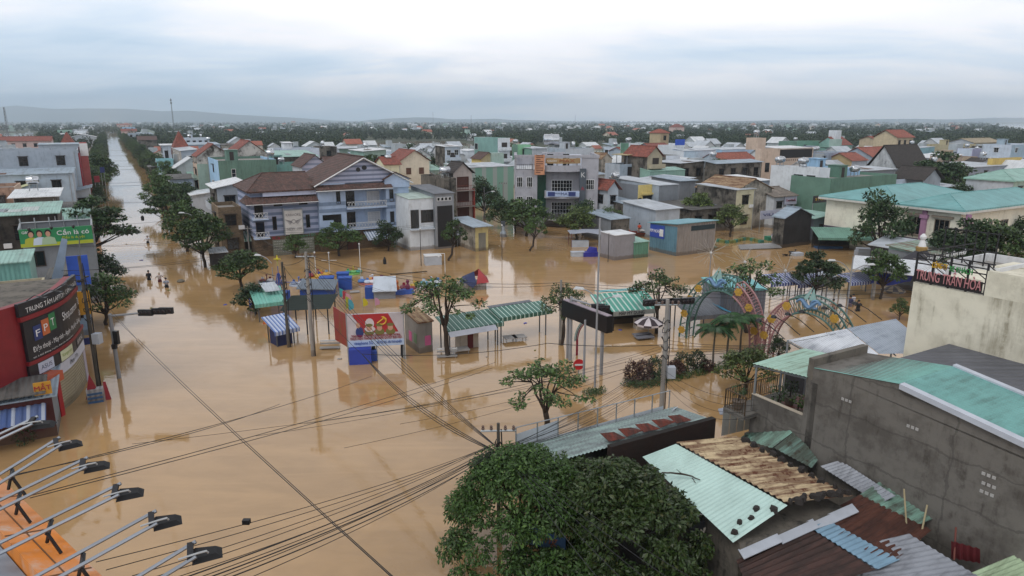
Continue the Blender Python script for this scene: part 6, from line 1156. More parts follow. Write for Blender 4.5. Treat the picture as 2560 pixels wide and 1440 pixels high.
# ---------------------------------------------------------------- the flooded square: stalls, rides, signs
steelp=M('pole grey','8a8d92','plain',.5); postm=M('stall post','55585c','plain',.6)
stripeG=M('green striped awning','356a5d','awning',.5,c2='c3d6cf',per=.42,amt=.16); stripeB=M('blue white striped awning','2b3f86','awning',.5,c2='b9c2dc',per=.34,amt=.4); stripeT=M('teal striped awning','3f9a88','awning',.5,c2='b7cfc8',per=.5,amt=.3)
bluep=M('cobalt blue paint','234a9c','plain',.5); bluet=M('blue tarp','2a3f9e','plain',.6); navyt=M('dark blue tarp','1f2a55','plain',.6); redt=M('red tarp','9c3136','plain',.6)
def at(px,py,z=0): return G(px,py,z)
def hgt(px,py,pyt): return ZR(pyt,G(px,py).y)
def stall(label,px,py,w,d,h0,h1,roofm,rz=RG,name='stall',val=True,post=postm,counter=None,ridge=False):
    if w>60: w=along(at(px,py),(math.cos(rz),math.sin(rz)),w)
    t=thing(name,label,'stall',at(px,py),rz); m=MB()
    for x in(.05,w-.05):
        for y,hh in((.05,h0),(d-.05,h1)): m.box(x-.04,y-.04,-1.2,x+.04,y+.04,hh)
    m.build('post',post,t); m=MB()
    if ridge:
        m.slab([(-.3,-.4,h0),(w+.3,-.4,h0),(w+.3,d*.5,h1),(-.3,d*.5,h1)],.04); m.slab([(-.3,d*.5+.01,h1),(w+.3,d*.5+.01,h1),(w+.3,d+.4,h0),(-.3,d+.4,h0)],.04)
    else: m.slab([(-.3,-.4,h0-.08),(w+.3,-.4,h0-.08),(w+.3,d+.3,h1+.08),(-.3,d+.3,h1+.08)],.04)
    m.build('awning',roofm,t)
    if val:
        m=MB(); m.box(-.3,-.43,h0-.42,w+.3,-.405,h0-.12); m.build('valance',roofm,t)
    if counter: m=MB(); m.box(*counter[0]); m.build('counter',counter[1],t)
    return t
# green striped stall with drinks counter, and the next one
s1=stall('green striped stall with red and white counter beside the forked tree',1124,884,1246,1.8,2.1,2.5,stripeG,counter=((1.2,.4,-1,2.8,1.5,1.3),M('cream board','b0a69a')))
m=MB(); m.box(1.8,.36,-.6,2.3,.395,1.25); m.build('door',M('dark red door','5f2226'),s1); m=MB(); m.slab([(-.3,-.9,1.65),(3.9,-.9,1.65),(3.9,-.45,1.95),(-.3,-.45,1.95)],.02); m.build('white_tarp',M('white tarp','b9bcc6'),s1)
s2=stall('long open stall with green striped awning and grey ridge sheet',1252,858,1366,1.1,2.4,2.65,stripeG); m=MB(); m.slab([(-.3,1.42,2.76),(3.9,1.42,2.76),(3.9,1.9,2.8),(-.3,1.9,2.8)],.04); m.build('ridge_sheet',M('grey felt'),s2)
for i,(px,py,w,l_) in enumerate(((1275,852,.9,'white folding table half under water, left of a pair'),(1298,850,.9,'white folding table half under water, right of a pair'),(1150,882,1.2,'pale blue table standing by the red and white counter'))):
    t=thing('table',l_,'table',at(px,py),.3,'half sunk tables'); MB().box(-w*.6,-.5,.30,w*.6,.5,.36).build('tabletop',whitep,t)
    for sx in(-1,1):
        for sy in(-1,1): MB().box(sx*w*.5-.02,sy*.42-.02,-.8,sx*w*.5+.02,sy*.42+.02,.297).build('leg',steel,t)
for i,(px,py,l_) in enumerate(((825,872,'white slatted bench near the concrete power pole'),(1118,893,'white slatted bench by the trunk of the forked tree'))):
    t=thing('bench',l_,'bench',at(px,py),.1,'white benches under water'); m=MB()
    for k in range(3): m.box(-.8,-.25+.18*k,.1,.8,-.11+.18*k,.14)
    m.build('seat',whitep,t); m=MB(); 
    for k in range(2): m.box(-.8,.3,.3+.22*k,.8,.33,.45+.22*k)
    m.build('backrest',whitep,t)
    for sx in(-.65,.65): MB().box(sx-.04,-.2,-.8,sx+.04,.3,.097).build('leg',whitep,t)
kk=bld('grey corrugated kiosk with rusty roof and pink posters',2.6,1046,806,1080,None,sm('83817e',per=.18),shed(CK,.35,'y',.12),None,None,xl=1011,name='kiosk',cat='kiosk'); kk.t.location=kk.t.location
fm=fmap('s',kk.w,kk.d)
for u,z,c_ in((kk.d*.6,1.0,'c0608f'),(kk.d*.25,1.1,'6f8a6a')): m=MB(); fbox(m,fm,u-.3,z-.4,u+.3,z+.4,.01,.03); m.build('poster',M('poster '+c_,c_),kk.t)
m=MB(); fbox(m,fmap('f',kk.w,kk.d),.5,.6,1.0,1.4,.01,.03); m.build('poster',M('poster c0608f'),kk.t)
# propaganda billboard
pb0=at(872,905); pr=math.radians(9); pt=thing('street_billboard','two sided red street billboard with national emblem and cheering figures','billboard',pb0,pr)
pw=along(Vector((pb0.x,pb0.y,2.5)),(math.cos(pr),math.sin(pr)),1010); z0,z1=hgt(872,905,868),hgt(872,905,786)
m=MB(); m.box(0,-.06,z0,pw,.06,z1); pp_=m.build('panel',M('poster pale','b9b3ba','plain',.5),pt); m=MB()
for x in(.1,pw*.5,pw-.1): m.box(x-.05,.07,-1,x+.05,.17,z1)
for x in(0,pw): m.box(x-.04,-.08,-1,x+.04,.065,z1+.1)
m.build('post',steel,pt)
red=M('poster red','a3252a','flat',.5); m=MB(); zh=z1-z0; m.face([(pw*.10,-.07,z1-.03),(pw*.73,-.07,z1-.03),(pw*.90,-.07,z0+zh*.42),(pw*.30,-.07,z0+zh*.42)][::1]); m.build('red_field',red,pp_)
m=MB(); m.box(.02,-.075,z0+.02,pw-.02,-.062,z0+zh*.2); m.build('blue_strip',M('poster blue strip','a9bcd8','flat',.5),pp_)
gold=M('emblem gold','c9a02c','flat',.5); ec=(pw*.62,z1-zh*.22); m=MB(); m.tube([(ec[0]+.34*math.cos(t)*.9,-.085,ec[1]+.30*math.sin(t)) for t in [math.radians(100-230*i/12) for i in range(13)]],[.02+.045*math.sin(PI*i/12) for i in range(13)],5); m.bar((ec[0]-.36,-.085,ec[1]-.2),(ec[0]+.18,-.085,ec[1]+.2),.07); m.bar((ec[0]+.05,-.085,ec[1]+.28),(ec[0]+.3,-.085,ec[1]+.08),.12); m.build('emblem',gold,pp_)
def disc(par,x,z,rx,rz,mat,y=-.08,name='printed_face'): 
    m=MB(); m.face([(x+rx*math.cos(2*PI*k/14),y,z+rz*math.sin(2*PI*k/14)) for k in range(14)]); return m.build(name,mat,par)
disc(pp_,pw*.40,z1-zh*.30,.34,.42,M('portrait white','c5bdc0','flat'),-.08); disc(pp_,pw*.40,z1-zh*.47,.42,.22,M('portrait white'),-.083)
for i,fx in enumerate((.39,.57,.76)):
    disc(pp_,pw*fx,z0+zh*.44,.36,.30,M('olive print','6d6a3a','flat'),-.078-.001*i,'printed_bust'); disc(pp_,pw*fx,z0+zh*.56,.2,.24,skin,-.086); disc(pp_,pw*fx,z0+zh*.65,.28,.13,M('olive print'),-.09,'printed_hat')
disc(pp_,pw*.22,z0+zh*.45,.3,.42,M('navy panel'),-.08,'printed_bust'); disc(pp_,pw*.2,z0+zh*.66,.16,.22,skin,-.086)
text_mesh('TOÀN ĐẢNG, TOÀN DÂN, TOÀN QUÂN RA SỨC THI ĐUA',.25,M('red letters'),pp_,(pw*.5,-.09,z0+zh*.33),FR,w=pw*.86); text_mesh('THỰC HIỆN THẮNG LỢI NGHỊ QUYẾT ĐẠI HỘI',.25,M('red letters'),pp_,(pw*.5,-.09,z0+zh*.25),FR,w=pw*.9)
text_mesh('vinaphone 5G',.36,M('brand blue','2a4fa0','flat'),pp_,(pw*.28,-.09,z0+zh*.11),FR,w=pw*.33); text_mesh('SIÊU TỐC ĐỘ - SIÊU TRẢI NGHIỆM',.25,M('brand blue'),pp_,(pw*.73,-.09,z0+zh*.11),FR,w=pw*.44)
a2=math.radians(118); m=MB(); l2=2.3; dx,dy=math.cos(a2)*l2,math.sin(a2)*l2; m.hexa([(-.05,.03,z0),(0,.1,z0),(dx,dy+.07,z0),(dx-.05,dy,z0)],[(-.05,.03,z1),(0,.1,z1),(dx,dy+.07,z1+.1),(dx-.05,dy,z1+.1)]); sp=m.build('side_panel',M('poster red print','8f3a34','wall',.5,c2='5d7a3f',amt=1.0),pt)
m=MB(); m.box(.1,-.75,-1.2,1.75,.0,z0-.02); one(m,'tarp_booth',bluet,'booth wrapped in dark blue tarp under the red billboard','booth',pb0,pr)
m=MB(); m.box(-.4,-.3,-1,.4,.3,.8); one(m,'blue_sign_box',M('small blue sign','3450a0'),'small blue street sign hanging beside the tarp booth','sign',at(930,900),pr)
for px,py,pyt,l_ in((935,897,848,'folded black parasol in front of the red billboard'),(1008,893,835,'folded black parasol beside the grey kiosk')):
    t=thing('folded_parasol',l_,'parasol',at(px,py),0,'folded black parasols'); h=hgt(px,py,pyt); m=MB(); m.lathe([(.06,-.1),(.2,.15),(.17,.5*h),(.08,.85*h),(.02,h)],0,0,8); m.build('canopy',M('black cloth','1b1d22','plain',.8),t); MB().tube([(0,0,-1),(0,0,h*.9)],.03,5).build('pole',steel,t)
# feather flags
for i,(px,py,pyt,c_,l_) in enumerate(((850,756,720,'3f9aa6','teal feather flag, leftmost of the row'),(858,760,727,'a8384a','crimson feather flag near the rusty pole'),(866,766,733,'c995a8','pink feather flag beside the crimson one'),(866,790,740,'b3b53c','lime yellow feather flag in the left cluster'),(873,792,747,'4aa0b4','light blue feather flag in the left cluster'),(908,778,745,'c2b52a','yellow feather flag standing alone'),(938,775,744,'c58fa9','pale pink feather flag, rightmost of the row'))):
    t=thing('feather_flag',l_,'flag',at(px,py),.4,'feather flags behind the red billboard'); h=hgt(px,py,pyt); m=MB(); pts=[(0,0,h),(.32,0,h*.9),(.5,0,h*.65),(.46,0,h*.42),(0,0,h*.35)]; m.hexa([(x,-.01,z) for x,_,z in pts],[(x,.01,z) for x,_,z in pts]); m.build('cloth',M('flag '+c_,c_,'plain',.6),t); MB().tube([(0,0,-1),(0,0,h)],.02,5).build('pole',steel,t)
# left stalls
s=stall('teal awning stall with grey ridge at the left of the square',648,806,712,2.6,1.9,2.5,M('teal plastic sheet','6fb0a2','sheet',.5,c2='a3c6ba'),rz=.5,post=postm); m=MB(); m.slab([(.9,.9,2.6),(2.3,.9,2.6),(2.1,3.0,3.0),(.7,3.0,3.0)],.04); m.build('grey_sheet',CR,s)
s=stall('blue and white striped stall with dark skirt, front left of the square',693,868,738,1.7,1.5,2.1,M('blue ombre sheet','4f6fb0','awning',.5,c2='b9c6e0',per=.3,amt=.6),rz=.75,post=postm,counter=((.1,.1,-1,1.4,1.5,1.2),navyt))
t=thing('pergola_frame','large dark green pergola frame with torn netting','pergola',at(716,838),.12); m=MB()
for x in(0,1.8,3.6):
    for y in(0,4.6): m.box(x-.05,y-.05,-1,x+.05,y+.05,2.2)
m.build('post',blackm,t); m=MB()
for i in range(26): m.bar((-.3,i*.2-.3,2.3+.02*(i%3)),(3.9,i*.2-.3,2.35),.05)
for x in(0,1.2,2.4,3.6): m.bar((x,-.3,2.24),(x,4.9,2.24),.06)
m.build('slat_roof',M('dark green slats','22312f','plain',.7),t)
m=MB(); m.slab([(0,0,1.0),(3.9,0,.8),(4.0,2.6,1.3),(.2,2.6,1.5)],.08); m.box(.3,.3,-1,3.7,2.4,.72,1); one(m,'blue_shed',[M('slate sheet','6b7784','sheet',.6),bluep],'low blue shed with slate grey sheet roof behind the pergola','shed',at(742,745),.12)
for px,py,w,d,h,l_ in((818,719,1.5,1.2,1.25,'blue metal cabinet in the water, left of three'),(858,702,1.3,1.0,1.0,'blue metal cabinet behind its taller neighbour'),(864,722,1.4,1.0,1.35,'blue metal cabinet, rightmost of three')):
    t=thing('blue_cabinet',l_,'cabinet',at(px,py),.15,'blue cabinets'); m=MB(); m.box(-w/2,-d/2,-1,w/2,d/2,h-.1); m.build('body',bluep,t); MB().box(-w/2-.05,-d/2-.05,h-.098,w/2+.05,d/2+.05,h).build('lid',M('blue lid','2f57a8'),t)
t=thing('ticket_hut','small ticket hut with leaning white board roof and blue side','hut',at(935,748),.15); m=MB(); m.box(0,0,-1,2.2,1.6,.9); m.build('body',M('grey hut','8a8f98'),t); m=MB(); m.slab([(-.1,-.4,.9),(2.4,-.4,.9),(2.3,1.0,2.2),(0,1.0,2.2)],.06); m.build('board_roof',M('white board','b9c3cf','wall',.6),t); m=MB(); m.box(-.9,.2,-1,-.05,1.4,1.2); m.build('blue_side',bluep,t)
# fairground rides
def ride_car(par,x,y,z,c_,s=1.0,fig=None):
    m=MB(); m.lathe([(.55*s,z),(.62*s,z+.18*s),(.5*s,z+.42*s),(.2*s,z+.5*s)],x,y,10); o=m.build('ride_car',M('ride '+c_,c_,'plain',.4),par); m=MB(); m.box(x-.2*s,y+.1,z+.45*s,x+.2*s,y+.22,z+.85*s); m.build('backrest',M('ride '+(fig or 'c9c4bb'),fig or 'c9c4bb','plain',.4),o); return o
def ride(name,label,px,py,parts,base=None,rz=.2,cols=('3f62a8','b8b9bd')):
    t=thing(name,label,'ride',at(px,py),rz); t.scale=(.8,.8,.7); m=MB(); m.lathe([(base*.95,-.4),(base,.05),(base*.95,.18)],0,0,20); m.build('platform',M('ride '+cols[0],cols[0],'plain',.45),t)
    for (x,y,c_,s,fg) in parts: ride_car(t,x,y,.2,c_,s,fg)
    m=MB(); m.tube([(0,0,.1),(0,0,1.3)],.07,6); m.lathe([(.08,1.15),(.2,1.25),(.04,1.4)],0,0,8); m.build('hub',M('ride '+cols[1],cols[1],'plain',.4),t); return t
ride('boat_ride','swing boat ride with red and yellow hull among the blue cabinets',796,692,[(-1.2,-.3,'8f2f35',1.1,'27386f'),(1.2,.2,'c29a3c',1.0,'7e93b9'),(.3,.8,'b35a3a',.9,'c9a23c'),(.2,-.9,'c7a03a',1.0,'3f4f9a')],1.9,cols=('b0842f','8f2f35'))
ride('train_ride','little green and yellow train ride standing alone in the water',884,684,[(-.8,0,'4f9a72',.8,'3f8a5f'),(0,.1,'6fae6a',.8,'b9a33c'),(.8,.2,'3f9a8a',.8,'c9c4bb')],1.1,cols=('5f9a4a','b9a33c'))
ride('carousel','carousel of white, blue and red toy cars on a red and white platform',932,706,[(-1.5,-.2,'3f6fb0',1.0,'c9ccd6'),(-.7,-.8,'b9c6d8',.9,'3f6fb0'),(.1,-.9,'c9ccd6',1.0,'a33a3f'),(1.3,.1,'c7c2cc',1.1,'7a3a55'),(.9,-.6,'6f4a9a',.9,'c9a23c'),(-.3,.9,'c58a3c',.9,'c9ccd6')],2.0,cols=('a35a50','c9ccd6'))
ride('cup_ride','ride with yellow roof bars and maroon seats beside the forked tree',1036,722,[(-1.4,0,'6a2a3a',1.0,'8f2f35'),(-.4,-.7,'8a3a45',.9,'c9b04a'),(.7,-.4,'c9c6cf',1.0,'27386f'),(1.4,.3,'3f6fb0',1.0,'c9ccd6'),(.2,.8,'c9a94a',.9,'c9a94a')],1.9,cols=('c0a8a0','c9a94a'))
ride('plane_ride','ride of white and turquoise planes behind the forked tree',1078,712,[(-1.0,0,'4fa0b0',1.0,'c9ccd6'),(0,-.5,'c9ccd6',1.0,'4fa0b0'),(1.0,.2,'c3c8d0',1.0,'3f6fb0')],1.5,cols=('7fb0b8','c9ccd6'))
ride('motor_ride','toy motorbike ride with white and blue bikes by the slate blue shed',748,712,[(-.7,0,'8f9ab0',.8,'3f62a8'),(.3,.2,'c9ccd6',.8,'27386f'),(1.1,.1,'5f7ab0',.8,'c9ccd6')],1.4,cols=('9aa3b3','3f62a8'))
ride('bumper_ride','maroon and white bumper car ride behind the street bush',668,706,[(-.6,0,'6a2a2f',.8,'c9ccd6'),(.4,.1,'c9c9cc',.8,'6a2a2f')],1.2,cols=('8a8f98','6a2a2f'))
for px,py,c_,l_ in((993,735,'b5622f','blue paddle seat with orange clown figure, left one'),(1020,733,'6f2f4a','blue paddle seat with maroon figure, right one')):
    t=thing('paddle_seat',l_,'ride',at(px,py),.2,'blue paddle seats'); m=MB(); m.hexa([(-.7,-.5,0),(.7,-.5,0),(.7,.5,0),(-.7,.5,0)],[(-.55,-.35,.45),(.55,-.35,.45),(.55,.35,.45),(-.55,.35,.45)]); m.build('tub',bluep,t); m=MB(); m.lathe([(.22,.4),(.25,.8),(.1,1.05),(.17,1.15),(.19,1.35),(.05,1.5)],0,.1,8); m.build('figure',M('ride '+c_,c_),t)
t=thing('swing_tower','blue steel ride tower with yellow star finial beside the rusty pole','ride',at(702,760),0); h=hgt(702,760,650); m=MB(); 
for a in range(4): m.bar((.8*math.cos(a*1.57),.8*math.sin(a*1.57),-.5),(.1*math.cos(a*1.57),.1*math.sin(a*1.57),h*.7),.06)
m.bar((0,0,h*.3),(0,0,h),.05); m.bar((-1.6,0,h*.5),(1.6,0,h*.5),.04); m.bar((0,-1.2,h*.5),(0,1.2,h*.5),.04); m.build('mast',bluep,t); m=MB(); m.ball((0,0,h+.1),.16,8); m.box(-.35,-.02,h+.05,.35,.02,h+.15); m.box(-.05,-.02,h-.6,.05,.02,h+.5); m.build('star',M('flag c2b52a'),t); m=MB(); m.box(-.8,-.7,-.8,.8,.7,1.3); m.build('blue_base',bluep,t)
t=thing('collapsed_tent','collapsed red and dark blue tent over a white stall frame','tent',at(1170,722),.1); m=MB(); m.box(-.5,-.6,-1,2.0,1.4,.75); m.build('stall_body',M('white boards','a3a3a6','sheet',.6),t); m=MB(); m.face([(-1.0,-.7,.9),(.9,-.9,.7),(.7,.3,1.9),(-.6,.9,1.2)]); m.face([(.5,-1.0,.3),(.92,-.85,.72),(-.2,-.75,.75)],0); m.build('blue_tarp',navyt,t); m=MB(); m.face([(.92,-.85,.7),(2.3,-.6,.8),(1.2,.2,2.2)]); m.face([(1.2,.21,2.2),(2.3,-.6,.8),(2.2,1.3,1.0)]); m.face([(1.2,.22,2.2),(2.2,1.3,1.0),(.2,1.4,1.2)]); m.build('red_tarp',redt,t)
m=MB(); m.box(-1.05,-.8,-1,1.05,.8,1.15,0); m.box(-1.1,-.85,1.152,1.1,.85,1.22,1); one(m,'white_cabinet',[M('pale cabinet','a9b0ba'),whitep],'lone white box cabinet standing in open water','cabinet',at(1082,660),.25)
m=MB(); m.box(-.5,-.4,.05,.5,.4,.12); one(m,'floating_board',whitep,'small white board floating near the ticket hut','board',at(887,731),.3)
for px,py,pyt in((818,690,635),(785,690,632),(902,690,612),(862,668,618),(1113,690,632),(1054,652,572),(1265,660,568)):
    pass
for i,(px,py,pyt,l_) in enumerate(((790,688,633,'thin white lamp post by the swing boat ride'),(825,690,634,'thin white lamp post with cross arms right of the swing boat'),(902,690,612,'thin white lamp post behind the carousel'),(1113,690,634,'thin white post with hooked arm beside the white cabinet'),(1053,664,574,'thin grey lamp post in front of the white two storey house'),(1255,650,565,'thin dark post in the bright open water'),(1520,655,585,'thin dark post beside the grey container'))):
    t=thing('thin_lamp_post',l_,'lamp post',at(px,py),0,'thin lamp posts of the square'); h=hgt(px,py,pyt); m=MB(); m.tube([(0,0,-1),(0,0,h)],[.05,.035],6); 
    if i in(1,): m.bar((-.9,0,h*.7),(.9,0,h*.7),.04)
    if i==3: m.tube([(0,0,h),(-.7,0,h),(-.7,0,h-.25)],.035,5)
    m.build('post',whitep if i<4 else blackm,t); m=MB(); m.ball((0 if i!=3 else -.7,0,h+.1 if i!=3 else h-.35),.11,8); m.build('lamp_globe',whitep,t)
# large kiosks on the far side of the square
gc=bld('plain grey container box with white lid roof',3.5,1562,600,1588,None,[M('container grey','8b8a90','sheet',.7),M('container grey')],FL,None,None,xl=1500,pp=.12,name='container',cat='container') if False else bld('plain grey container kiosk with white flat roof',3.4,1538,588,1588,None,[M('container grey','8b8a90','wall',.7)]*2,('shed',CW,.1,'y',.08),None,None,xl=1502,name='container',cat='container')
bld('small sea green cabin attached to the grey container',2.2,1588,606,1622,3,[sm('5f917c')]*2,('shed',CG,.25,'y',.12),None,None,name='cabin',cat='cabin')
bk=bld('broad kiosk with blue sheet roof, blue and grey boarded walls',4.0,1694,568,1790,None,[M('faded board wall','8d8783','sheet',.8,per=.5),M('blue board wall','587f92','sheet',.7,per=.4,ax='Y')],('shed',M('sky blue sheet','6a9fac','sheet',.5,c2='557f8c',per=.5),.5,'-y',.3),None,None,xl=1626,name='kiosk',cat='kiosk')
fm=fmap('s',bk.w,bk.d); m=MB(); fbox(m,fm,bk.d*.45,2.0,bk.d*.98,3.8,.01,.08); s_=m.build('advert',M('advert blue','2a47a0','plain',.5),bk.t); m=MB(); fbox(m,fm,bk.d*.48,2.3,bk.d*.62,3.3,.085,.1); m.build('advert_product',whitep,s_); text_mesh('KIM HOÀNG',.6,white,s_,fm(bk.d*.76,2.9,.1),SR,w=2.4)
m=MB(); fbox(m,fmap('f',bk.w,bk.d),bk.w*.35,3.3,bk.w*.97,3.95,.01,.06); m.build('dark_band',M('dark teal band','22343a'),bk.t)
t=thing('broken_stall','broken snack stall with sagging grey tarp roof on thin posts','stall',at(1428,618),.1); m=MB(); 
for x,y in((0,0),(4.6,0),(0,2.2),(4.6,2.2)): m.box(x-.04,y-.04,-1,x+.04,y+.04,2.1)
m.build('post',M('rusty rail'),t); m=MB(); m.slab([(-.2,-.2,2.0),(2.3,-.3,2.2),(2.3,2.4,2.3),(-.2,2.4,2.15)],.04); m.slab([(2.31,-.3,2.2),(4.9,-.2,1.7),(4.9,2.4,2.2),(2.31,2.4,2.3)],.04); m.build('tarp_roof',M('grey tarp'),t); m=MB(); m.box(.1,-.1,-1,2.6,.8,.9); m.build('counter',M('pale cabinet'),t)
m=MB(); m.box(-.9,-.5,-1,.9,.5,.55,0); m.box(-.95,-.55,.552,.95,.55,.62,0); one(m,'ice_chest',M('pale cabinet'),'pale ice chest left of the blue tarp stack','chest',at(1444,640),.1)
m=MB(); m.box(-1.0,-.6,-1,1.0,.6,.6); m.hexa([(-.3,-.2,.6),(1.0,-.1,.6),(1.0,.9,.6),(-.3,.9,.6)],[(-.1,0,1.2),(.9,0,1.15),(.8,.7,1.1),(0,.7,1.2)]); one(m,'tarp_stack',M('royal blue tarp','25268a','plain',.6),'stack of goods wrapped in royal blue tarp','goods',at(1475,640),.1)
m=MB(); m.slab([(-3.2,-1.2,.12),(3.2,-1.2,.2),(3.6,1.2,.5),(-2.4,1.2,.35)],.08); one(m,'sunken_roof',CR,'flat grey sheet roof awash in the water right of the broad kiosk','roof sheet',at(1893,620),.15)
m=MB(); m.slab([(-2.6,-.9,.1),(2.6,-.9,.2),(2.8,1.0,.35),(-2.0,1.0,.3)],.08); one(m,'sunken_roof',M('pale yellow green tin'),'pale yellow green sheet awash in front of the broad kiosk','roof sheet',at(1745,620),.2)
for i in range(16):
    u=i/15; one(MB().box(-.35,-.25,-.5,.35,.25,.42),'crate',M('crate olive','6d7440') if i%3 else M('crate teal','3f7a6a'),'olive and teal crates floating in a line beyond the sunken sheet','crate',at(1797+105*u,604+4*math.sin(u*7)),random.uniform(0,1),'line of floating crates')
t=thing('tarp_inflatable','violet blue tarp covered inflatable heap by the green crates','tarp heap',at(1962,600),.2); m=MB(); m.lathe([(.9,-.3),(1.3,.3),(1.1,.9),(.5,1.2)],-1.0,0,12); m.lathe([(1.1,-.3),(1.5,.4),(1.2,1.1),(.4,1.5)],.9,.2,12); m.build('tarp',M('violet tarp','4f549c','plain',.6),t); m=MB(); m.tube([(-2.2+.35*math.cos(k*PI/6),-.4,.6+.45*math.sin(k*PI/6)) for k in range(13)],.09,6); m.build('tyre',whitep,t)
t=thing('leaning_poster','big leaning board with city sketch and dark tarp','board',at(1995,608),.25); m=MB(); m.face([(-1.6,0,-.3),(.8,0,-.3),(1.3,.3,1.9),(-1.2,.3,.9)]); m.build('printed_board',M('sketch board','8fa6a8','wall',.7,c2='2f4a4a',amt=1.2),t); m=MB(); m.face([(.82,0,-.3),(2.2,.2,-.2),(2.0,.5,1.6),(1.32,.3,1.9)]); m.build('dark_tarp',M('black cloth'),t)
one(MB().box(-1.0,-.6,-.6,1.0,.6,.6),'green_crate',M('market green','2f7a5f'),'large green market crate beside the violet tarp heap','crate',at(1930,600),.2)
t=thing('bamboo_fence','broken pale fence panel sagging into the water by the market','fence',at(1850,592),0); m=MB(); p_=None
for i in range(24): x=i*.22; z=1.6-1.5*math.sin(i/24*1.5); m.bar((x,-x*.25,-.4),(x+.05,-x*.25,max(.25,z)),.04)
m.bar((0,0,1.5),(5.2,-1.3,.3),.05); m.bar((0,0,.9),(5.2,-1.3,.1),.05); m.build('slats',M('pale slat','a09a8c'),t)
mk=stall('long market shed with green awning full of people beside the cream hall',2045,628,11,3,2.1,2.9,M('dusty green sheet','6f9a8b','sheet',.6,c2='4f6f64'),rz=-.10,post=blackm); m=MB(); m.box(.2,3.0,-1,10.8,3.2,2.7); m.build('back_wall',M('market boards'),mk)
b=bld('market shed with pale sheet gable right of the long market shed',2.9,2258,624,2330,None,[M('grey boards','54575a','sheet',.8,per=.3),M('dark boards')],gab(CR,.8,'y',.3),None,None,xl=2178,name='market_shed',cat='shed')
bld('mint sided long market shed under the cream hall',3.4,2330,640,2470,5,[sea,gD],shed(M('rusty mint sheet','8fae9f','rust',.7,c2='6b4a3f',per=.4),.5,'y',.3),None,None,name='market_shed',cat='shed')
m=MB(); m.box(-.9,-.6,-1,.9,.6,1.4,0); m.box(-1.05,-.75,1.402,1.05,.75,1.55,1); one(m,'yellow_stall_box',[M('mustard sign'),CD],'yellow food cabinet with grey lid at the market edge','cabinet',at(2165,622),-.1)
one(MB().box(-1.1,-.7,-1,1.1,.7,.7).box(-1.0,-.6,.702,1.0,.6,1.1),'white_cart',M('pale cabinet'),'white cart with tarp cover right of the yellow cabinet','cart',at(2160,640),-.1)
one(MB().box(-1.9,-.6,-.3,1.9,.6,.25),'blue_pontoon',M('dull blue','3d5d85'),'low dull blue pontoon in front of the market shed','pontoon',at(2070,620),.05)
# pagoda roof, white tents
t=thing('pagoda_kiosk','round kiosk with dark conical roof and white jar finial','kiosk',at(2290,720),0); h=hgt(2290,720,672); m=MB(); m.cyl(0,0,-1,h,1.9,1.9,16); m.build('body',gD,t); m=MB(); m.lathe([(3.3,h),(2.0,h+.8),(.7,h+1.9),(.55,h+2.0)],0,0,18); m.build('roof',M('dark thatch','3a3a40','wall',.9),t); m=MB(); m.lathe([(.55,h+2.0),(.6,h+2.4),(.5,h+2.5)],0,0,12); m.build('collar',M('ochre ring','8f7440'),t); m=MB(); m.lathe([(.42,h+2.5),(.2,h+3.2),(.32,h+3.4),(.34,h+3.6),(.1,h+3.9)],0,0,12); m.build('finial',whitep,t)
t=thing('white_canopy','large white sheet canopy with blue tarp curtain','canopy',at(2150,745),-.16); h=hgt(2150,745,672); m=MB(); m.slab([(-1.2,0,h),(8.0,-1.5,h-.5),(8.4,4.0,h+.2),(.6,5.0,h+.5)],.08); m.build('sheet_roof',M('clean white sheet','cfd4da','sheet',.5,c2='a9adb3',amt=.3),t); m=MB()
for x,y in((1.2,.4),(5,-.2),(7.6,-.8),(1.5,4.5),(7.9,3.6)): m.bar((x,y,-1),(x,y,h-.1),.08)
m.build('post',steel,t); m=MB(); n=9
for i in range(n): x0,x1=1.0+i*.42,1.0+(i+1)*.42; m.face([(x0,.2-.05*i,h-.25),(x1,.2-.05*(i+1),h-.25),(x1,.3+.1*math.sin(i+1),h-1.5-.25*math.sin((i+1)*.5)),(x0,.3+.1*math.sin(i),h-1.5-.25*math.sin(i*.5))])
m.build('blue_curtain',bluet,t)
for (px,py,w,l_,mt) in ((1925,745,3.2,'blue and teal striped stall roof behind the second arch',stripeB),(1992,748,3.2,'blue striped stall roof left of the starburst tree',stripeB),(2030,738,3.0,'grey white striped stall roof under the gantry',M('grey white stripes','6b7684','awning',.5,c2='b9c0cc',per=.3,amt=.4)),(2118,742,3.6,'blue striped stall roof below the white canopy',stripeB)):
    stall(l_,px,py,w,1.3,1.7,2.1,mt,rz=.30,post=postm)
b=bld('grey clad kiosk with teal lid behind the twin arches',3.0,1802,726,1916,4.0,[M('grey cladding','6f7480','sheet',.7,per=.3)]*2,('shed',M('teal lid','6fb4b8','sheet',.5),.3,'y',.15),None,None,rz=.14,name='kiosk',cat='kiosk')
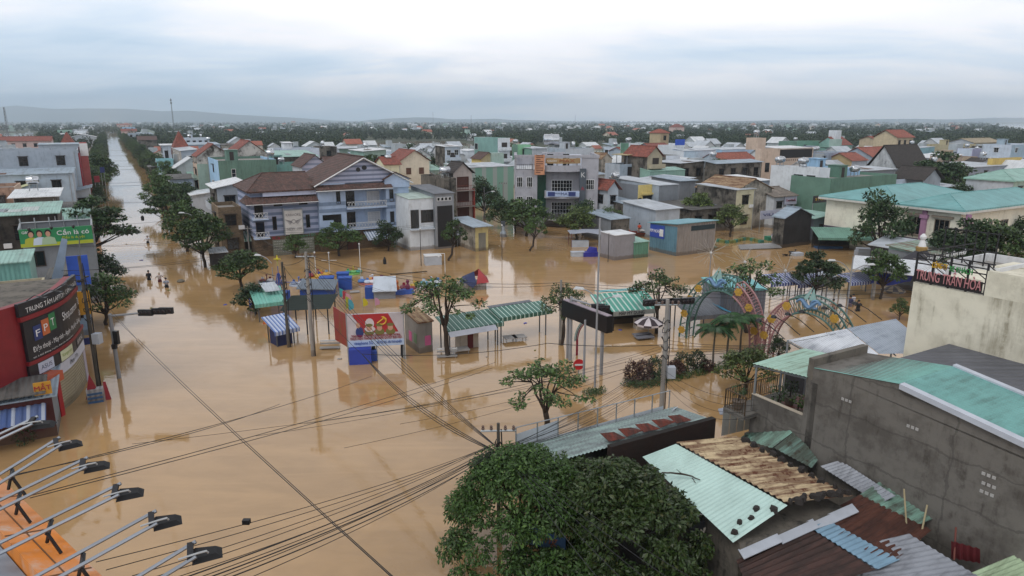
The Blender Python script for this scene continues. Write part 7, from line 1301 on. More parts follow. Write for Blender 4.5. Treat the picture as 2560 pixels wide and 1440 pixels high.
# map stall with green roofs, grey sheet stall
ms_=stall('food stall with green striped roofs and painted name board',1532,828,1636,2.4,2.0,2.7,stripeT,rz=.26,val=False,post=blackm,counter=((2.2,-.3,-1,3.9,.6,.9),M('cream board')))
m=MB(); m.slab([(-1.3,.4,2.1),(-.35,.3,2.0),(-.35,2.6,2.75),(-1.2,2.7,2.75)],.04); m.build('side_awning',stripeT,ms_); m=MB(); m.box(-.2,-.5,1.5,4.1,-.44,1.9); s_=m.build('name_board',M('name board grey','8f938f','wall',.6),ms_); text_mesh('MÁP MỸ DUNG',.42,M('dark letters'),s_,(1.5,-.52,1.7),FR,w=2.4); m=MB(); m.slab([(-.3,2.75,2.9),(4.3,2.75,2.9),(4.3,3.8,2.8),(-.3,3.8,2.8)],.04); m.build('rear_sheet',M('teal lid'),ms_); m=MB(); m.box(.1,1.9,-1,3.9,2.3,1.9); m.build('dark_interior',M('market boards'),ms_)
gs=stall('grey sheet roofed stall with turquoise side awning under the first arch',1722,836,1800,2.6,1.8,2.4,M('grey felt'),rz=.30,val=True,post=postm); m=MB(); m.slab([(3.2,0,2.0),(4.9,.4,1.3),(4.7,2.6,1.5),(3.2,2.6,2.3)],.04); m.build('side_awning',M('turquoise tarp','2f86a8','plain',.6),gs)
def parasol(label,px,py,pyt,r,mt,tilt=0,seg=12):
    t=thing('parasol',label,'parasol',at(px,py),0); h=hgt(px,py,pyt); MB().tube([(0,0,-1),(0,0,h)],.03,6).build('pole',steel,t); m=MB()
    for i in range(seg):
        a0,a1=2*PI*i/seg,2*PI*(i+1)/seg; m.face([(r*math.cos(a0),r*math.sin(a0),h-.45),(r*math.cos(a1),r*math.sin(a1),h-.45),(r*.55*math.cos(a1),r*.55*math.sin(a1),h-.12),(r*.55*math.cos(a0),r*.55*math.sin(a0),h-.12)],i%2); m.face([(r*.55*math.cos(a0),r*.55*math.sin(a0),h-.12),(r*.55*math.cos(a1),r*.55*math.sin(a1),h-.12),(0,0,h)],i%2); m.face([(r*math.cos(a0),r*math.sin(a0),h-.45),(r*math.cos(a0),r*math.sin(a0),h-.62),(r*math.cos(a1),r*math.sin(a1),h-.62),(r*math.cos(a1),r*math.sin(a1),h-.45)],1-i%2)
    m.build('canopy',mt,t); return t
parasol('black and white patterned parasol with pink fringe by the food stall',1620,840,793,1.25,[M('parasol white','c9c2c6'),M('parasol dark','3d3338')])
parasol('grey and white parasol beneath the white canopy',2232,728,714,1.2,[M('parasol grey','6d6c72'),M('parasol cream','b5a894')])
for px,py,l_ in((1610,848,'grey table under the patterned parasol'),(1606,842,'second grey table behind the patterned parasol table')): one(MB().box(-.8,-.4,.18,.8,.4,.26).box(-.06,-.06,-1,.06,.06,.178),'table',M('grey table','6f7078'),l_,'table',at(px,py),.3)
# dark led board on posts along the street
La,Lb=G(1404,788,3.4),G(1516,834,3.4); ld_=(Lb-La); ln=ld_.length; lz=math.atan2(ld_.y,ld_.x); lt=thing('led_board','long dark display board on steel posts above the stalls','display',(La.x,La.y,0),lz); lh=ZR(750,La.y)-3.4
m=MB(); m.box(0,-.0,3.4,ln,.55,3.4+lh); m.build('cabinet',M('display black','17171b','plain',.35),lt); m=MB(); m.box(.05,.06,3.402+lh,ln-.05,.5,3.45+lh); m.build('top_sheet',M('display top','9a8f98','old',.8),lt)
for x in(.5,ln-.8): MB().box(x-.09,.2,-1,x+.09,.38,3.398).build('post',steelp,lt)
# small signs
def post_sign(name,label,px,py,pyt,build,cat='sign',rz=0):
    t=thing(name,label,cat,at(px,py),rz); h=hgt(px,py,pyt); MB().tube([(0,0,-1),(0,0,h)],.035,6).build('post',steel,t); build(t,h); return t
def bs(t,h): m=MB(); m.box(-.5,-.06,h-1.3,.5,-.0,h); p=m.build('plate',M('sign blue','27439a','plain',.5),t); MB().box(-.4,-.08,h-.8,.4,-.062,h-.1).build('white_field',whitep,p); m=MB(); m.box(-.3,-.1,h-.52,.3,-.082,h-.35); m.build('bus_pictogram',blackm,p); text_mesh('XE BUÝT',.2,white,p,(0,-.08,h-1.05),FR)
post_sign('bus_stop_sign','blue bus stop sign beside the street bush',637,770,737,bs)
def ws(t,h): m=MB(); m.hexa([(-.45,-.06,h-.8),(.45,-.06,h-.8),(0,-.06,h)],[(-.45,-.03,h-.8),(.45,-.03,h-.8),(0,-.03,h)]) if False else m.prism([(0,0)]*3,0,0) if False else m.face([(-.45,-.06,h-.8),(.45,-.06,h-.8),(0,-.06,h)]); m.face([(-.45,-.02,h-.8),(0,-.02,h),(.45,-.02,h-.8)]); p=m.build('plate',M('warning orange','c2572a','plain',.5),t); m=MB(); m.face([(-.28,-.07,h-.7),(.28,-.07,h-.7),(0,-.07,h-.2)]); m.build('yellow_field',M('flag c2b52a'),p)
post_sign('warning_sign','orange triangular warning sign in front of the teal awning stall',671,822,788,ws)
def ne(t,h): m=MB(); n=18; m.prism([(0,0),(1,0),(0,1)],0,.001) if False else None; m.lathe([(.40,-.03),(.42,0),(.40,.02)],0,0,n); m.v=[(x,-z-.06,y+h-.42) for x,y,z in m.v]; p=m.build('plate',M('road sign red','b01f26','plain',.45),t); MB().box(-.3,-.14,h-.48,.3,-.105,h-.36).build('white_bar',whitep,p)
post_sign('no_entry_sign','round red no entry sign beside the lamp posts',1446,938,897,ne,rz=.1)
ts=thing('street_name_sign','dark blue street name sign by the left power pole','sign',at(222,930),.6); m=MB(); m.box(-.5,-.03,2.1,.5,.03,2.6); m.build('plate',M('navy panel'),ts); MB().tube([(.52,0,-1),(.52,0,2.6)],.03,5).build('post',steel,ts)
bx=thing('wrecked_sign_box','wrecked red and white sign box leaning on the left power pole','sign',at(242,1003),.5); m=MB(); m.box(-.5,-.3,-.4,.45,.3,.9); m.build('white_box',M('white boards'),bx); m=MB()
for k in range(3): m.box(-.45,-.33,.0+.28*k,.4,-.305,.14+.28*k)
m.build('blue_bands',M('dull blue'),bx); m=MB(); m.face([(-.6,-.1,.2),(.1,-.1,1.0),(-.2,-.1,2.0)]); m.face([(.55,-.1,-.3),(.9,-.1,-.3),(.65,-.1,1.3),(.5,-.1,1.3)]); m.build('red_board',M('red vinyl'),bx)
t=thing('pharmacy_sign','dark green roadside pharmacy sign with white lettering','sign',GA(411,430,14.5),RG*.6); z0=0; s_=(ZR(408,t.location.y)-ZR(430,t.location.y)); wdt=along(t.location,(math.cos(RG*.6),math.sin(RG*.6)),440); m=MB(); m.box(0,-.1,0,wdt,.1,s_); m.build('panel',M('pharmacy green','1f5a44','plain',.5),t); text_mesh('UPHARMA',.9,white,t,(wdt/2,-.12,s_*.22),FR,w=wdt*.85); text_mesh('NHÀ THUỐC',.5,M('lime letters'),t,(wdt/2,-.12,s_*.5),FR,w=wdt*.6); m=MB(); m.bar((wdt/2-.3,-.12,s_*.78),(wdt/2+.3,-.12,s_*.78),.14); m.bar((wdt/2,-.12,s_*.66),(wdt/2,-.12,s_*.92),.14); m.build('cross_mark',white,t); m=MB(); m.bar((.3,0,0),(.3,0,-t.location.z-1),.12); m.build('post',steel,t)
# shopfront signs on the far side
def board(label,px0,py0,px1,py1,Y,mt,txt=None,tm=None,rz=RG,name='shop_sign',sz=.6):
    p=AT(px0,py1,Y); t=thing(name,label,'sign',p,rz); wd=along(p,(math.cos(rz),math.sin(rz)),px1); h=ZR(py0,Y)-p.z; MB().box(0,-.1,0,wd,.05,h).build('board',mt,t)
    MB().box(.1,.06,-p.z-1,.2,.16,h).build('post',steel,t); MB().box(wd-.2,.06,-p.z-1,wd-.1,.16,h).build('post',steel,t)
    if txt: text_mesh(txt,sz,tm or white,t,(wd/2,-.12,h/2),FR,w=wd*.8)
    return t
board('white furniture shop sign with dark chair pictures',1900,528,1952,549,112,M('pale sign','a9aec2'),'VILLA',navy)
board('red shop sign above the far awnings',1840,497,1872,510,120,redp,'PHỞ',white)
board('white shop sign with purple red words near the gabled store',1960,492,1990,512,118,M('pale sign'),'Trà Muối',M('red letters'))
board('dark cafe sign with dim gold letters by the street trees',2032,490,2072,508,114,M('display black'),'STORE',M('gold letters'))
board('red and white shop sign of the yellow sided shutter shop',1150,560,1178,574,100,redp,'online',white); board('pale green awning sign below the red shop sign',1142,578,1180,588,99,M('pale sign'))
board('blue roadside sign left of the long street',251,418,262,432,160,M('navy panel'),None,None,.8)
board('red and white roadside sign left of the long street',236,440,250,456,150,redp,None,None,.8)
board('white number sign 184 at the right bank of the street',483,592,500,606,106,M('pale sign'),'184',M('red letters'),.3)
for (px,py,w,d,h0,h1,mt,l_,rz) in ((1536,560,3.4,1.4,2.2,2.7,stripeT,'pale teal awning of the pale awning shop',.3),(1868,562,4.6,2.0,2.0,2.8,stripeG,'green striped awning beneath the furniture sign',.3),(1852,535,3.2,1.4,2.6,3.0,stripeT,'teal awning below the red shop sign',.3),(1030,596,3.9,1.2,2.4,2.8,M('white teal stripes','b3c4c4','awning',.5,c2='5f9a94',per=.4,amt=.4),'white and teal awning of the white two storey house',RG),(580,640,2.6,2.0,2.3,2.9,M('green white stripes','c3d0cc','awning',.5,c2='2f7a68',per=.5,amt=.4),'green and white striped awning beside the karaoke house',RG),(525,632,2.2,1.6,1.9,2.2,M('beige sheet','a8a090','sheet',.6),'beige lean to roof left of the karaoke house',.3)):
    stall(l_,px,py,w,d,h0,h1,mt,rz=rz,post=postm)
b=bld('small dark stall hut left of the karaoke house',2.2,528,632,566,2.6,[M('market boards')]*2,('shed',CR,.2,'y',.2),None,None,name='hut',cat='hut')
# ---------------------------------------------------------------- twin flower arches
ga=thing('twin_arch_gate','twin truss arches in sea green and pink with yellow flowers and blue waves','gate',(0,0,0)); agreen=M('arch green','466a64','plain',.5); apink=M('arch pink','a07678','plain',.5); yflo=M('flower yellow','b8933f','plain',.5); wave=M('wave blue','5f83a8','plain',.5)
f0,f1=Vector(at(1706,838)),Vector(at(1902,885)); f2=f1+(f1-f0)*1.0
def arch(p,q,H_,ro,mats,th=.9,side=.55):
    d=(q-p); Lh=d.length/2; u=d.normalized(); c=(p+q)/2; nv=Vector((-u.y,u.x,0)); n=22
    def P_(t,r,k): a=PI*(1-t); return c+u*(Lh*math.cos(a)*r)+nv*k+Vector((0,0,H_*(max(0,math.sin(a))**.8)*r-1.0*(1-math.sin(a))**6))
    for (t0,t1,mt,nm) in mats:
        m=MB(); ts=[t0+(t1-t0)*i/n for i in range(n+1)]
        for r in(1,1-th/H_):
            for k in(-side,side): m.tube([P_(t,r,k) for t in ts],.075,6)
        for i in range(n):
            m.bar(P_(ts[i],1,-side),P_(ts[i+1],1-th/H_,-side),.035); m.bar(P_(ts[i],1,side),P_(ts[i+1],1-th/H_,side),.035); m.bar(P_(ts[i],1,-side),P_(ts[i],1,side),.035); m.bar(P_(ts[i],1-th/H_,-side),P_(ts[i],1-th/H_,side),.035); m.bar(P_(ts[i],1,-side),P_(ts[i],1-th/H_,-side),.03)
        m.build(nm,mt,ga)
    return P_,nv
H1=ZR(690,(f0.y+f1.y)/2); H2=ZR(742,(f1.y+f2.y)/2)
A1_,nv=arch(f0,f1,H1,1,[(0,.62,agreen,'green_truss'),(.62,1,apink,'pink_truss')],1.15); A2_,nv2=arch(f1,f2,H2,1,[(0,.36,apink,'pink_truss'),(.36,1,agreen,'green_truss')],1.15)
rr_=-1 if (nv.dot(Vector((0,-1,0)))>0)==False else 1
nf=nv*rr_; ud=(f1-f0).normalized()
def flower(c,r=.33,mt=yflo):
    m=MB(); 
    for k in range(6): a=k*PI/3; cc=c+ud*(r*.62*math.cos(a))+Vector((0,0,r*.62*math.sin(a))); pts=[cc+ud*(r*.42*math.cos(b*PI/4))+Vector((0,0,r*.42*math.sin(b*PI/4)))+nf*.05 for b in range(8)]; m.hexa([p-nf*.05 for p in pts],pts)
    pts=[c+ud*(r*.3*math.cos(b*PI/4))+Vector((0,0,r*.3*math.sin(b*PI/4)))+nf*.09 for b in range(8)]; m.hexa([p-nf*.05 for p in pts],pts); m.build('flower',mt,ga)
for t in(.045,.11,.2,.3,.66,.78,.9): flower(A1_(t,.93,0)+nf*.68)
for t in(.1,.2,.34,.7,.82,.93): flower(A2_(t,.93,0)+nf*.68,.33,yflo if t!=.82 else M('flower peach','c49a72'))
for PF,t0 in((A1_,.46),(A2_,.5)):
    m=MB(); cc=PF(t0,.9,0)+nf*.7; pts=[]; 
    for i in range(15): a=i/14; pts.append(cc+ud*(-.9+1.8*a)+Vector((0,0,.25*math.sin(a*9)+.1)))
    m.tube(pts,[.06+.11*math.sin(PI*i/14) for i in range(15)],6); m.tube([cc+ud*(.5+.3*math.cos(k*PI/6))+Vector((0,0,.15+.3*math.sin(k*PI/6))) for k in range(11)],.09,6); m.build('wave',wave,ga)
    m=MB(); b_=cc+Vector((0,0,.4)); m.face([b_,b_+ud*.55,b_+ud*.3+Vector((0,0,.95))]); m.face([b_-ud*.1,b_+ud*.25+Vector((0,0,1.1)),b_-ud*.4+Vector((0,0,.1))]); m.build('sail',M('pale sail','8fb3b0'),ga)
m=MB(); 
for k in(-.55,.55):
    for off in(0,.7): p=f1+nv*k+ud*(off-.35); m.bar((p.x,p.y,-1.2),(p.x,p.y,2.2),.1)
for i in range(6): a_=f1+nv*-.55+ud*-.35; b_=f1+nv*-.55+ud*.35; m.bar(a_+Vector((0,0,i*.4)),b_+Vector((0,0,i*.4+.4)),.04)
m.build('centre_column',apink,ga)
# mini arch in the median: crimson and grey
t=thing('small_arch_sign','small crimson and grey curved street ornament between lamp posts','ornament',at(1472,885),.3); m=MB()
for k in range(3): m.tube([(-1.0+.0*k+(1.0+.12*k)*math.cos(PI-a*PI/16)+1.0,0,1.2+(1.5+.14*k)*math.sin(a*PI/16)) for a in range(13)],.05,5,k)
m.box(-1.1,-.05,-1,-.95,.05,1.3,0); m.build('arc',[M('crimson rod','8f2a3a'),M('slate sign'),M('pale sail')],t)
# starburst lamps
for i,(px,py,pyc,r,l_) in enumerate(((1772,712,632,2.0,'starburst lamp left of the first arch, farthest away'),(1856,735,655,2.1,'starburst lamp rising above the crown of the first arch'),(1958,738,677,2.4,'starburst lamp standing in open water between arch and gantry'),(2064,752,702,1.6,'starburst lamp right beside the gantry tree'),(2322,770,662,2.0,'starburst lamp with white globe right of the white canopy'))):
    t=thing('starburst_lamp',l_,'street lamp',at(px,py),0,'starburst lamps'); h=hgt(px,py,pyc); MB().tube([(0,0,-1),(0,0,h)],[.07,.05],6).build('pole',steelp,t); m=MB(); rs=random.Random(i)
    for k in range(26):
        th=k*2.399; zc=1-2*(k+.5)/26; s_=math.sqrt(1-zc*zc); m.bar((0,0,h),(r*s_*math.cos(th),r*s_*math.sin(th),h+r*zc*.9),.022)
    m.build('rays',M('pale rods','a7a49c','plain',.5),t); MB().ball((0,0,h),.16,8).build('globe',whitep,t)
# ---------------------------------------------------------------- trees of the streets and the square
def T(key,px,py,pyt,label,sx=1.0,name='street_tree',group=None,rz=None):
    p=at(px,py); return tree(key,p,max(2,ZR(pyt,p.y)),label,'tree',group,rz,sx,name)
random.seed(21)
T('round',268,812,690,'spreading street tree right behind the phone shop',1.25); T('dark',262,725,622,'dense street tree between phone shop and green billboard',1.1); T('layer2',240,652,498,'tall layered street tree beyond the green billboard',1.25); T('dark',247,520,462,'rounded clipped street tree left of the long street',.9)
T('round2',262,470,398,'street tree by the blue roadside sign'); T('layer',248,470,385,'leaning street tree behind the red banner tower',1.1)
T('layer',512,668,528,'nearest layered street tree on the right bank, before the karaoke house',1.0); T('round',468,628,505,'full street tree with cream lamp head on the right bank',1.05); T('layer2',428,580,468,'dark street tree below the curled canopy house',1.1); T('round2',408,530,432,'street tree under the pharmacy sign',1.0)
k=0
for side,a0 in((-1,-4.8),(1,12.0)):
    b=195 if side<0 else 150
    while b<900:
        p=W(a0+random.uniform(-.8,.8),b); tree(random.choice(('round','round2','dark','layer','layer2')),p,random.uniform(5.5,7.5),('tree in the leafy row along the left bank of the far long street' if side<0 else 'tree in the leafy row along the right bank of the far long street'),'tree','left bank row of street trees' if side<0 else 'right bank row of street trees',None,1.0); b+=random.uniform(5.5,7.5)*(1+b/900)
T('layer',604,724,622,'broad dark tree at the left corner of the square',1.25); T('dark',640,785,702,'low leafy tree behind the bus stop sign',1.35)
T('sparse',1113,890,688,'forked tree with bare limbs beside the green striped stall',1.15,rz=.4); T('sparse2',1408,862,702,'pruned sparse tree behind the dark display board',.9); T('sparse',1640,835,675,'thin crowned tree right behind the food stall',1.0,rz=2.2); T('sparse2',1862,830,642,'dark open crowned tree inside the first arch',1.05,rz=1.2); T('layer2',2035,752,632,'dense flat crowned tree beside the gantry pole',1.0); T('layer',2202,748,622,'tall tree standing through the white canopy',.85); T('lean',1322,628,540,'leaning tree alone in the square before the hotel',1.0,rz=.2); T('lean',1118,652,548,'leaning tree before the narrow gable house',.95,rz=.2)
T('round',740,645,588,'small tree before the karaoke sign',1.15); T('round2',848,640,560,'twin stemmed tree before the karaoke house balcony',1.5); T('dark',972,628,550,'dark tree at the right end of the karaoke house',1.05); T('round',1122,600,525,'leafy tree beside the narrow gable house',1.0)
T('dark',1212,545,440,'tall tree by the street lamp in front of the striped hall',.85); T('dark',1258,572,490,'round tree left of the corner hotel',1.2); T('round',1318,590,500,'wide round tree at the foot of the corner hotel',1.5); T('round2',1288,580,502,'tree squeezed between two round trees beside the hotel',1.1); T('pale',1440,600,512,'yellow green tree before the hotel entrance',1.35); T('dark',1455,588,498,'dark tree close to the hotel wall',1.0); T('sparse2',1522,590,512,'thin dark tree at the hotel right corner',1.15); T('layer',1640,565,508,'small layered tree beside the brown cafe',1.0); T('pale',1737,572,476,'big light green tree behind the broad kiosk',1.1); T('pale',1825,592,505,'dusty tree with hanging branches right of the broad kiosk',1.0); T('round',1932,560,478,'full tree above the furniture sign',1.05); T('round2',2010,545,498,'low tree beside the dark cafe sign',1.2)
T('dark',2196,655,474,'very large dark tree before the cream hall wall',.85); T('layer2',2395,700,556,'tall branching tree in front of the cream hall',1.15); T('layer',2475,700,548,'broad tree at the right end of the cream hall',1.2); T('dark',2545,640,540,'tree cut by the right edge above the hoarding',1.0)
T('dark',2450,535,428,'wide round green tree behind the turquoise roofs',1.5); T('layer2',2345,500,385,'feathery fan leaved tree by the gable porch',1.35); T('dark',2400,545,455,'bush like tree left of the wide round tree',1.2)
T('sparse',1362,1108,900,'nearest sparse tree standing between the cables and the brick shop',1.22,rz=.9); T('pale',1862,985,858,'flat topped bright green tree beside the roof terrace',1.15,rz=.5); T('round2',2248,800,755,'leafy bush tree against the cream building corner',.9); T('dark',1945,900,855,'rounded dark shrub left of the silver shed',.9,name='shrub')
T('round',1005,448,415,'tree between the karaoke roof and the cream house',1.2); T('dark',1060,460,415,'small tree in front of the cream house gable'); T('dark',880,420,372,'tree among roofs left of the pale sea green house',1.1); T('dark',1215,382,352,'tree beside the flooded field and teal sided house',1.3)
random.seed(33)
for i in range(95):     # gardens between the far roofs
    Y=random.uniform(150,330); X=random.uniform(-.55,.78)*Y; a,b=AB((X,Y))
    if -12<a<20 or Y<140 or(a>0 and b<150 and X<60): continue
    tree(random.choice(('round','dark','layer','pale','round2')),(X,Y,0),random.uniform(5,8.5),'garden tree rising between the packed roofs beyond the square','tree','garden trees between the far roofs',None,1.1,'garden_tree')
# palms, hedges
def frond(mb,p,az,l,drop,lw=.5):
    d=Vector((math.cos(az),math.sin(az),0)); pts=[p+d*(l*t)+Vector((0,0,l*(.55*t-drop*t*t))) for t in [i/9 for i in range(10)]]
    mb.tube(pts,.018,4); sd=Vector((-d.y,d.x,0))
    for i in range(1,9):
        for k in(0,.5):
            q=pts[i].lerp(pts[i+1],k); ll=lw*(1-abs(i/9-.45)*1.1)
            for s in(-1,1): e=q+sd*s*ll*.8+d*ll*.5+Vector((0,0,-ll*.5)); mb.face([q-d*.06,e,q+d*.09])
def palm(px,py,pyt,label):
    p=at(px,py); h=ZR(pyt,p.y); t=thing('palm_tree',label,'palm',p,random.random()*6,'palms of the median island'); m=MB(); m.tube([(0,0,-.5),(.05,0,h*.4),(.0,.05,h*.86)],[.10,.075,.06],8); m.build('trunk',M('palm trunk','5f5a50','bark'),t); m=MB(); rs=random.Random(px)
    for i in range(18): frond(m,Vector((0,.05,h*.86)),i*2.399,rs.uniform(1.2,1.6),rs.uniform(.45,1.15),.55)
    m.build('crown',leafP,t)
palm(1782,922,803,'palm with curved trunk, nearest the hedge island'); palm(1815,915,778,'tall straight palm in the middle of three'); palm(1850,890,775,'dark full palm at the foot of the pink arch column')
p=at(2340,505,0); 
def hedge(name,label,px,py,r,h,mt,leaf=.14,n=520,flat=.8,cat='shrub',group=None):
    t=thing(name,label,cat,at(px,py),0,group); P_,A_,S_=blob_leaves([(0,0,h*.5,r,h*.55)],n,leaf); obj('foliage',leaf_mesh('foliage',P_,A_,S_,.5,mt),t); MB().tube([(0,0,-.6),(0,0,h*.4)],.05,5).build('stem',bark,t)
leafK=M('clipped shrub leaves',(.026,.040,.016),'leaf',.5,c2=(.07,.045,.03))
for i,(px,py,r,h,mt,l_) in enumerate(((1582,955,.72,1.55,leafR,'reddish clipped column shrub, left end of the first island'),(1610,952,.68,1.6,leafR,'reddish clipped column shrub in the middle of the first island'),(1636,948,.7,1.65,leafC,'green clipped column shrub, right end of the first island'),(1688,938,.7,1.1,leafR,'low maroon bush right of the mid power pole'),(1704,930,.68,1.55,leafK,'ball topped dark shrub, left one of the second island'),(1742,925,.72,1.5,leafK,'ball topped dark shrub, right one of the second island'),(1765,928,.6,.9,leafR,'low maroon bush at the right end of the second island'))):
    hedge('clipped_shrub',l_,px,py,r,h,mt,.19,1500)
for l_,pts in (('low green hedge border rimming the first island',((1565,962),(1582,967),(1600,968),(1620,966),(1638,962),(1652,957))),('low green hedge border of the second island',((1672,950),(1690,948),(1710,944),(1732,940),(1752,935),(1785,925),(1805,918),(1825,912))),('small hedge and pale kerb at the foot of the lamp posts',((1470,985),(1482,988),(1495,982)))):
    t=thing('hedge',l_,'hedge',at(*pts[0]),0); o0=at(*pts[0]); bl=[]
    for q in pts: v=at(*q)-o0; bl+=[(v.x,v.y,.12,.48,.3),(v.x+.3,v.y+.3,.1,.4,.26)]
    P_,A_,S_=blob_leaves(bl,800,.12); obj('foliage',leaf_mesh('foliage',P_,A_,S_,.5,leafA),t)
# ---------------------------------------------------------------- poles, lamps, cables
concp=M('pole concrete','8f8c88','wall',.9,amt=.4); oldp=M('dark pole concrete','54504a','old',.95)
def pole(label,px,py,pyt,r=.15,arms=1,box=False,mt=concp,lean=(0,0),dress=True,p=None,h=None):
    p=at(px,py) if p is None else p; h=ZR(pyt,p.y) if h is None else h; t=thing('power_pole',label,'power pole',p,0); MB().tube([(0,0,-1.2),(lean[0]*.5,lean[1]*.5,h*.5),(lean[0],lean[1],h)],[r,r*.85,r*.65],10).build('pole',mt,t)
    for i in range(arms): z=h-.35-.6*i; m=MB(); m.bar((-.8,.0,z),(.8,.1,z),.08); 
    for i in range(arms):
        z=h-.35-.6*i; m=MB(); m.bar((-.75,-.03,z),(.75,.03,z),.07); o=m.build('cross_arm',steel,t)
        for k in(-.65,-.3,.3,.65): MB().lathe([(.05,z+.05),(.08,z+.1),(.05,z+.16),(.07,z+.2),(.02,z+.26)],k,0,7).build('insulator',M('insulator','5f4a3f','plain',.3),o)
    if dress:
        m=MB(); rs=random.Random(px)
        for i in range(5): z=h*(.55+.07*i); m.tube([(r*math.cos(a)*1.3+.06*rs.uniform(-1,1),r*math.sin(a)*1.3,z+.14*math.sin(a*2+i)) for a in [k*PI/5 for k in range(11)]],.025,4)
        m.tube([(r+.02,0,h*.95),(r+.1,.05,h*.6),(r+.03,0,h*.25),(r+.02,0,0)],.03,5); m.build('coiled_cable',cable,t)
    if box: m=MB(); m.box(r+.02,-.25,h*.38,r+.5,.2,h*.38+.7); m.build('meter_box',M('pale cabinet'),t)
    t['h']=h; return p+Vector((lean[0],lean[1],h-.2))
pA=pole('tall concrete power pole in front of the pergola',783,890,630,.17,1); pB=pole('weathered dark power pole leaning over the striped stalls',722,868,655,.14,0,mt=oldp); pC=pole('grey power pole behind the pruned tree',1400,862,700,.13,0); pD=pole('near power pole with transformer arms by the hedge island',1652,1058,748,.17,1,True); pE=pole('power pole hung with boxes beside the phone shop',250,985,640,.14,0,True,mt=oldp)
pF=pole('short pole head bristling with cables above the big tree',1246,1150,1062,.10,1,mt=oldp,p=Vector((*G(1246,1130,4.2).xy,0)),h=ZR(1058,G(1246,1130,4.2).y))
t=None
pG=pole('concrete power pole beside the white canopy',2182,750,640,.14,1,dress=False); pH=pole('slim power pole among the shops behind the kiosk',1592,560,505,.1,1,dress=False); pI=pole('power pole behind the street trees near the karaoke house',625,640,565,.11,1,dress=False); pJ=pole('power pole before the striped sheet hall',1258,545,455,.12,1,dress=False)
def lamp(label,px,py,pyt,arms,r=.08,mt=steelp):
    p=at(px,py); h=ZR(pyt,p.y); t=thing('street_lamp',label,'street lamp',p,0); MB().tube([(0,0,-1),(0,0,h)],[r,r*.7],8).build('pole',mt,t)
    for (dx,dy,z0,up,l) in arms:
        d=Vector((dx,dy,0)).normalized(); m=MB(); pts=[Vector((0,0,z0))+d*(l*t_)+Vector((0,0,up*(1-(1-t_)**2))) for t_ in [i/6 for i in range(7)]]; m.tube(pts,.04,6); o=m.build('arm',mt,t); e=pts[-1]; m=MB(); s=Vector((-d.y,d.x,0)); m.hexa([e-d*.1+s*.1,e+d*.65+s*.14,e+d*.65-s*.14,e-d*.1-s*.1],[e+s*.05+Vector((0,0,.14)),e+d*.5+s*.08+Vector((0,0,.16)),e+d*.5-s*.08+Vector((0,0,.16)),e-s*.05+Vector((0,0,.14))]); m.build('lamp_head',M('lamp shell','b9bdc0','plain',.35),o)
    return p+Vector((0,0,h))
lamp('tall double arm street lamp by the dark display board',1487,968,545,[(-1,.25,6.2,.75,1.0),(1,.1,6.0,.45,1.1)]); lamp('grey lamp column left of the tall double arm lamp',1459,955,800,[],.1)
lamp('double arm street lamp in front of the market sheds',2116,785,640,[(-1,0,4.0,1.2,1.7),(1,0,4.0,.8,1.5)]); lamp('street lamp arching over the tree by the striped sheet hall',1211,548,468,[(1,-.2,4.6,.6,1.4)],.07); lamp('street lamp arm over the dark tree corner',688,760,668,[(-1,.3,4.2,.7,1.3)],.06); lamp('street lamp with pale head among right bank trees',503,650,575,[(-1,-.2,5.5,.8,1.5)],.07); lamp('street lamp before the dark fronted house',1103,612,500,[(1,-.2,6.0,.5,1.3)],.06); lamp('street lamp head reaching in at the right edge',2590,700,600,[(-1,0,5.0,.9,1.8)],.08)
# traffic signals
def gantry(label,px,py,pyt,end,lights,mt=steelp):
    p=at(px,py); h=ZR(pyt,p.y); t=thing('signal_gantry',label,'traffic light',p,0); MB().tube([(0,0,-1),(0,0,h)],[.15,.12],10).build('pole',mt,t); e=Vector(end); MB().tube([(0,0,h-.15),tuple(e)],[.09,.05],8).build('arm',mt,t)
    for f in lights: q=Vector((0,0,h-.15)).lerp(e,f); m=MB(); m.box(q.x-.5,q.y-.12,q.z-.22,q.x+.5,q.y+.1,q.z+.22); o=m.build('signal_head',blackm,t); m=MB(); [m.lathe([(.13,0),(.1,.03)],k,0,10) for k in(-.3,0,.3)]; m.v=[(q.x+x,q.y-.13-z,q.z+y) for x,y,z in m.v]; m.build('signal_lens',M('dark lens','2a2426','plain',.2),o)
    return t
lp=at(298,945); lh=ZR(787,lp.y); ga_=gantry('traffic light pole with long arm over the left street',298,945,785,AT(418,776,lp.y+.5)-lp,(.62,.86,.98)); m=MB(); m.box(.1,-.2,lh*.55,.4,.1,lh*.75); m.lathe([(.2,lh*.48),(.2,lh*.55)],.05,-.1,8); m.build('signal_box',blackm,ga_)
rp=at(2000,748); gantry('empty grey road sign gantry beside the starburst lamps',2000,748,664,AT(2136,690,rp.y-1)-rp,())
mp_=at(1425,900); gantry('traffic light arm reaching over the dark display board',1425,900,742,AT(1512,772,mp_.y-1.5)-mp_,(.8,.95)); q_=Vector(pD)
t=thing('signal_cluster','cluster of traffic light heads on a bracket behind the near power pole','traffic light',at(1664,925),.2); h=hgt(1664,925,755); MB().tube([(0,0,-1),(0,0,h)],.09,8).build('pole',steelp,t); MB().bar((-1.6,0,h),(1.5,0,h-.15),.08).build('bracket',steelp,t)
for x in(-1.5,-.2,.3,1.4):
    m=MB(); m.box(x-.5,-.15,h-.2,x+.5,.15,h+.25); o=m.build('signal_head',blackm,t); m=MB(); [m.lathe([(.16,0),(.12,.06)],k,0,10) for k in(-.3,0,.3)]; m.v=[(x+a,-.16-z,h+b) for a,b,z in m.v]; m.build('signal_lens',M('dark lens'),o)
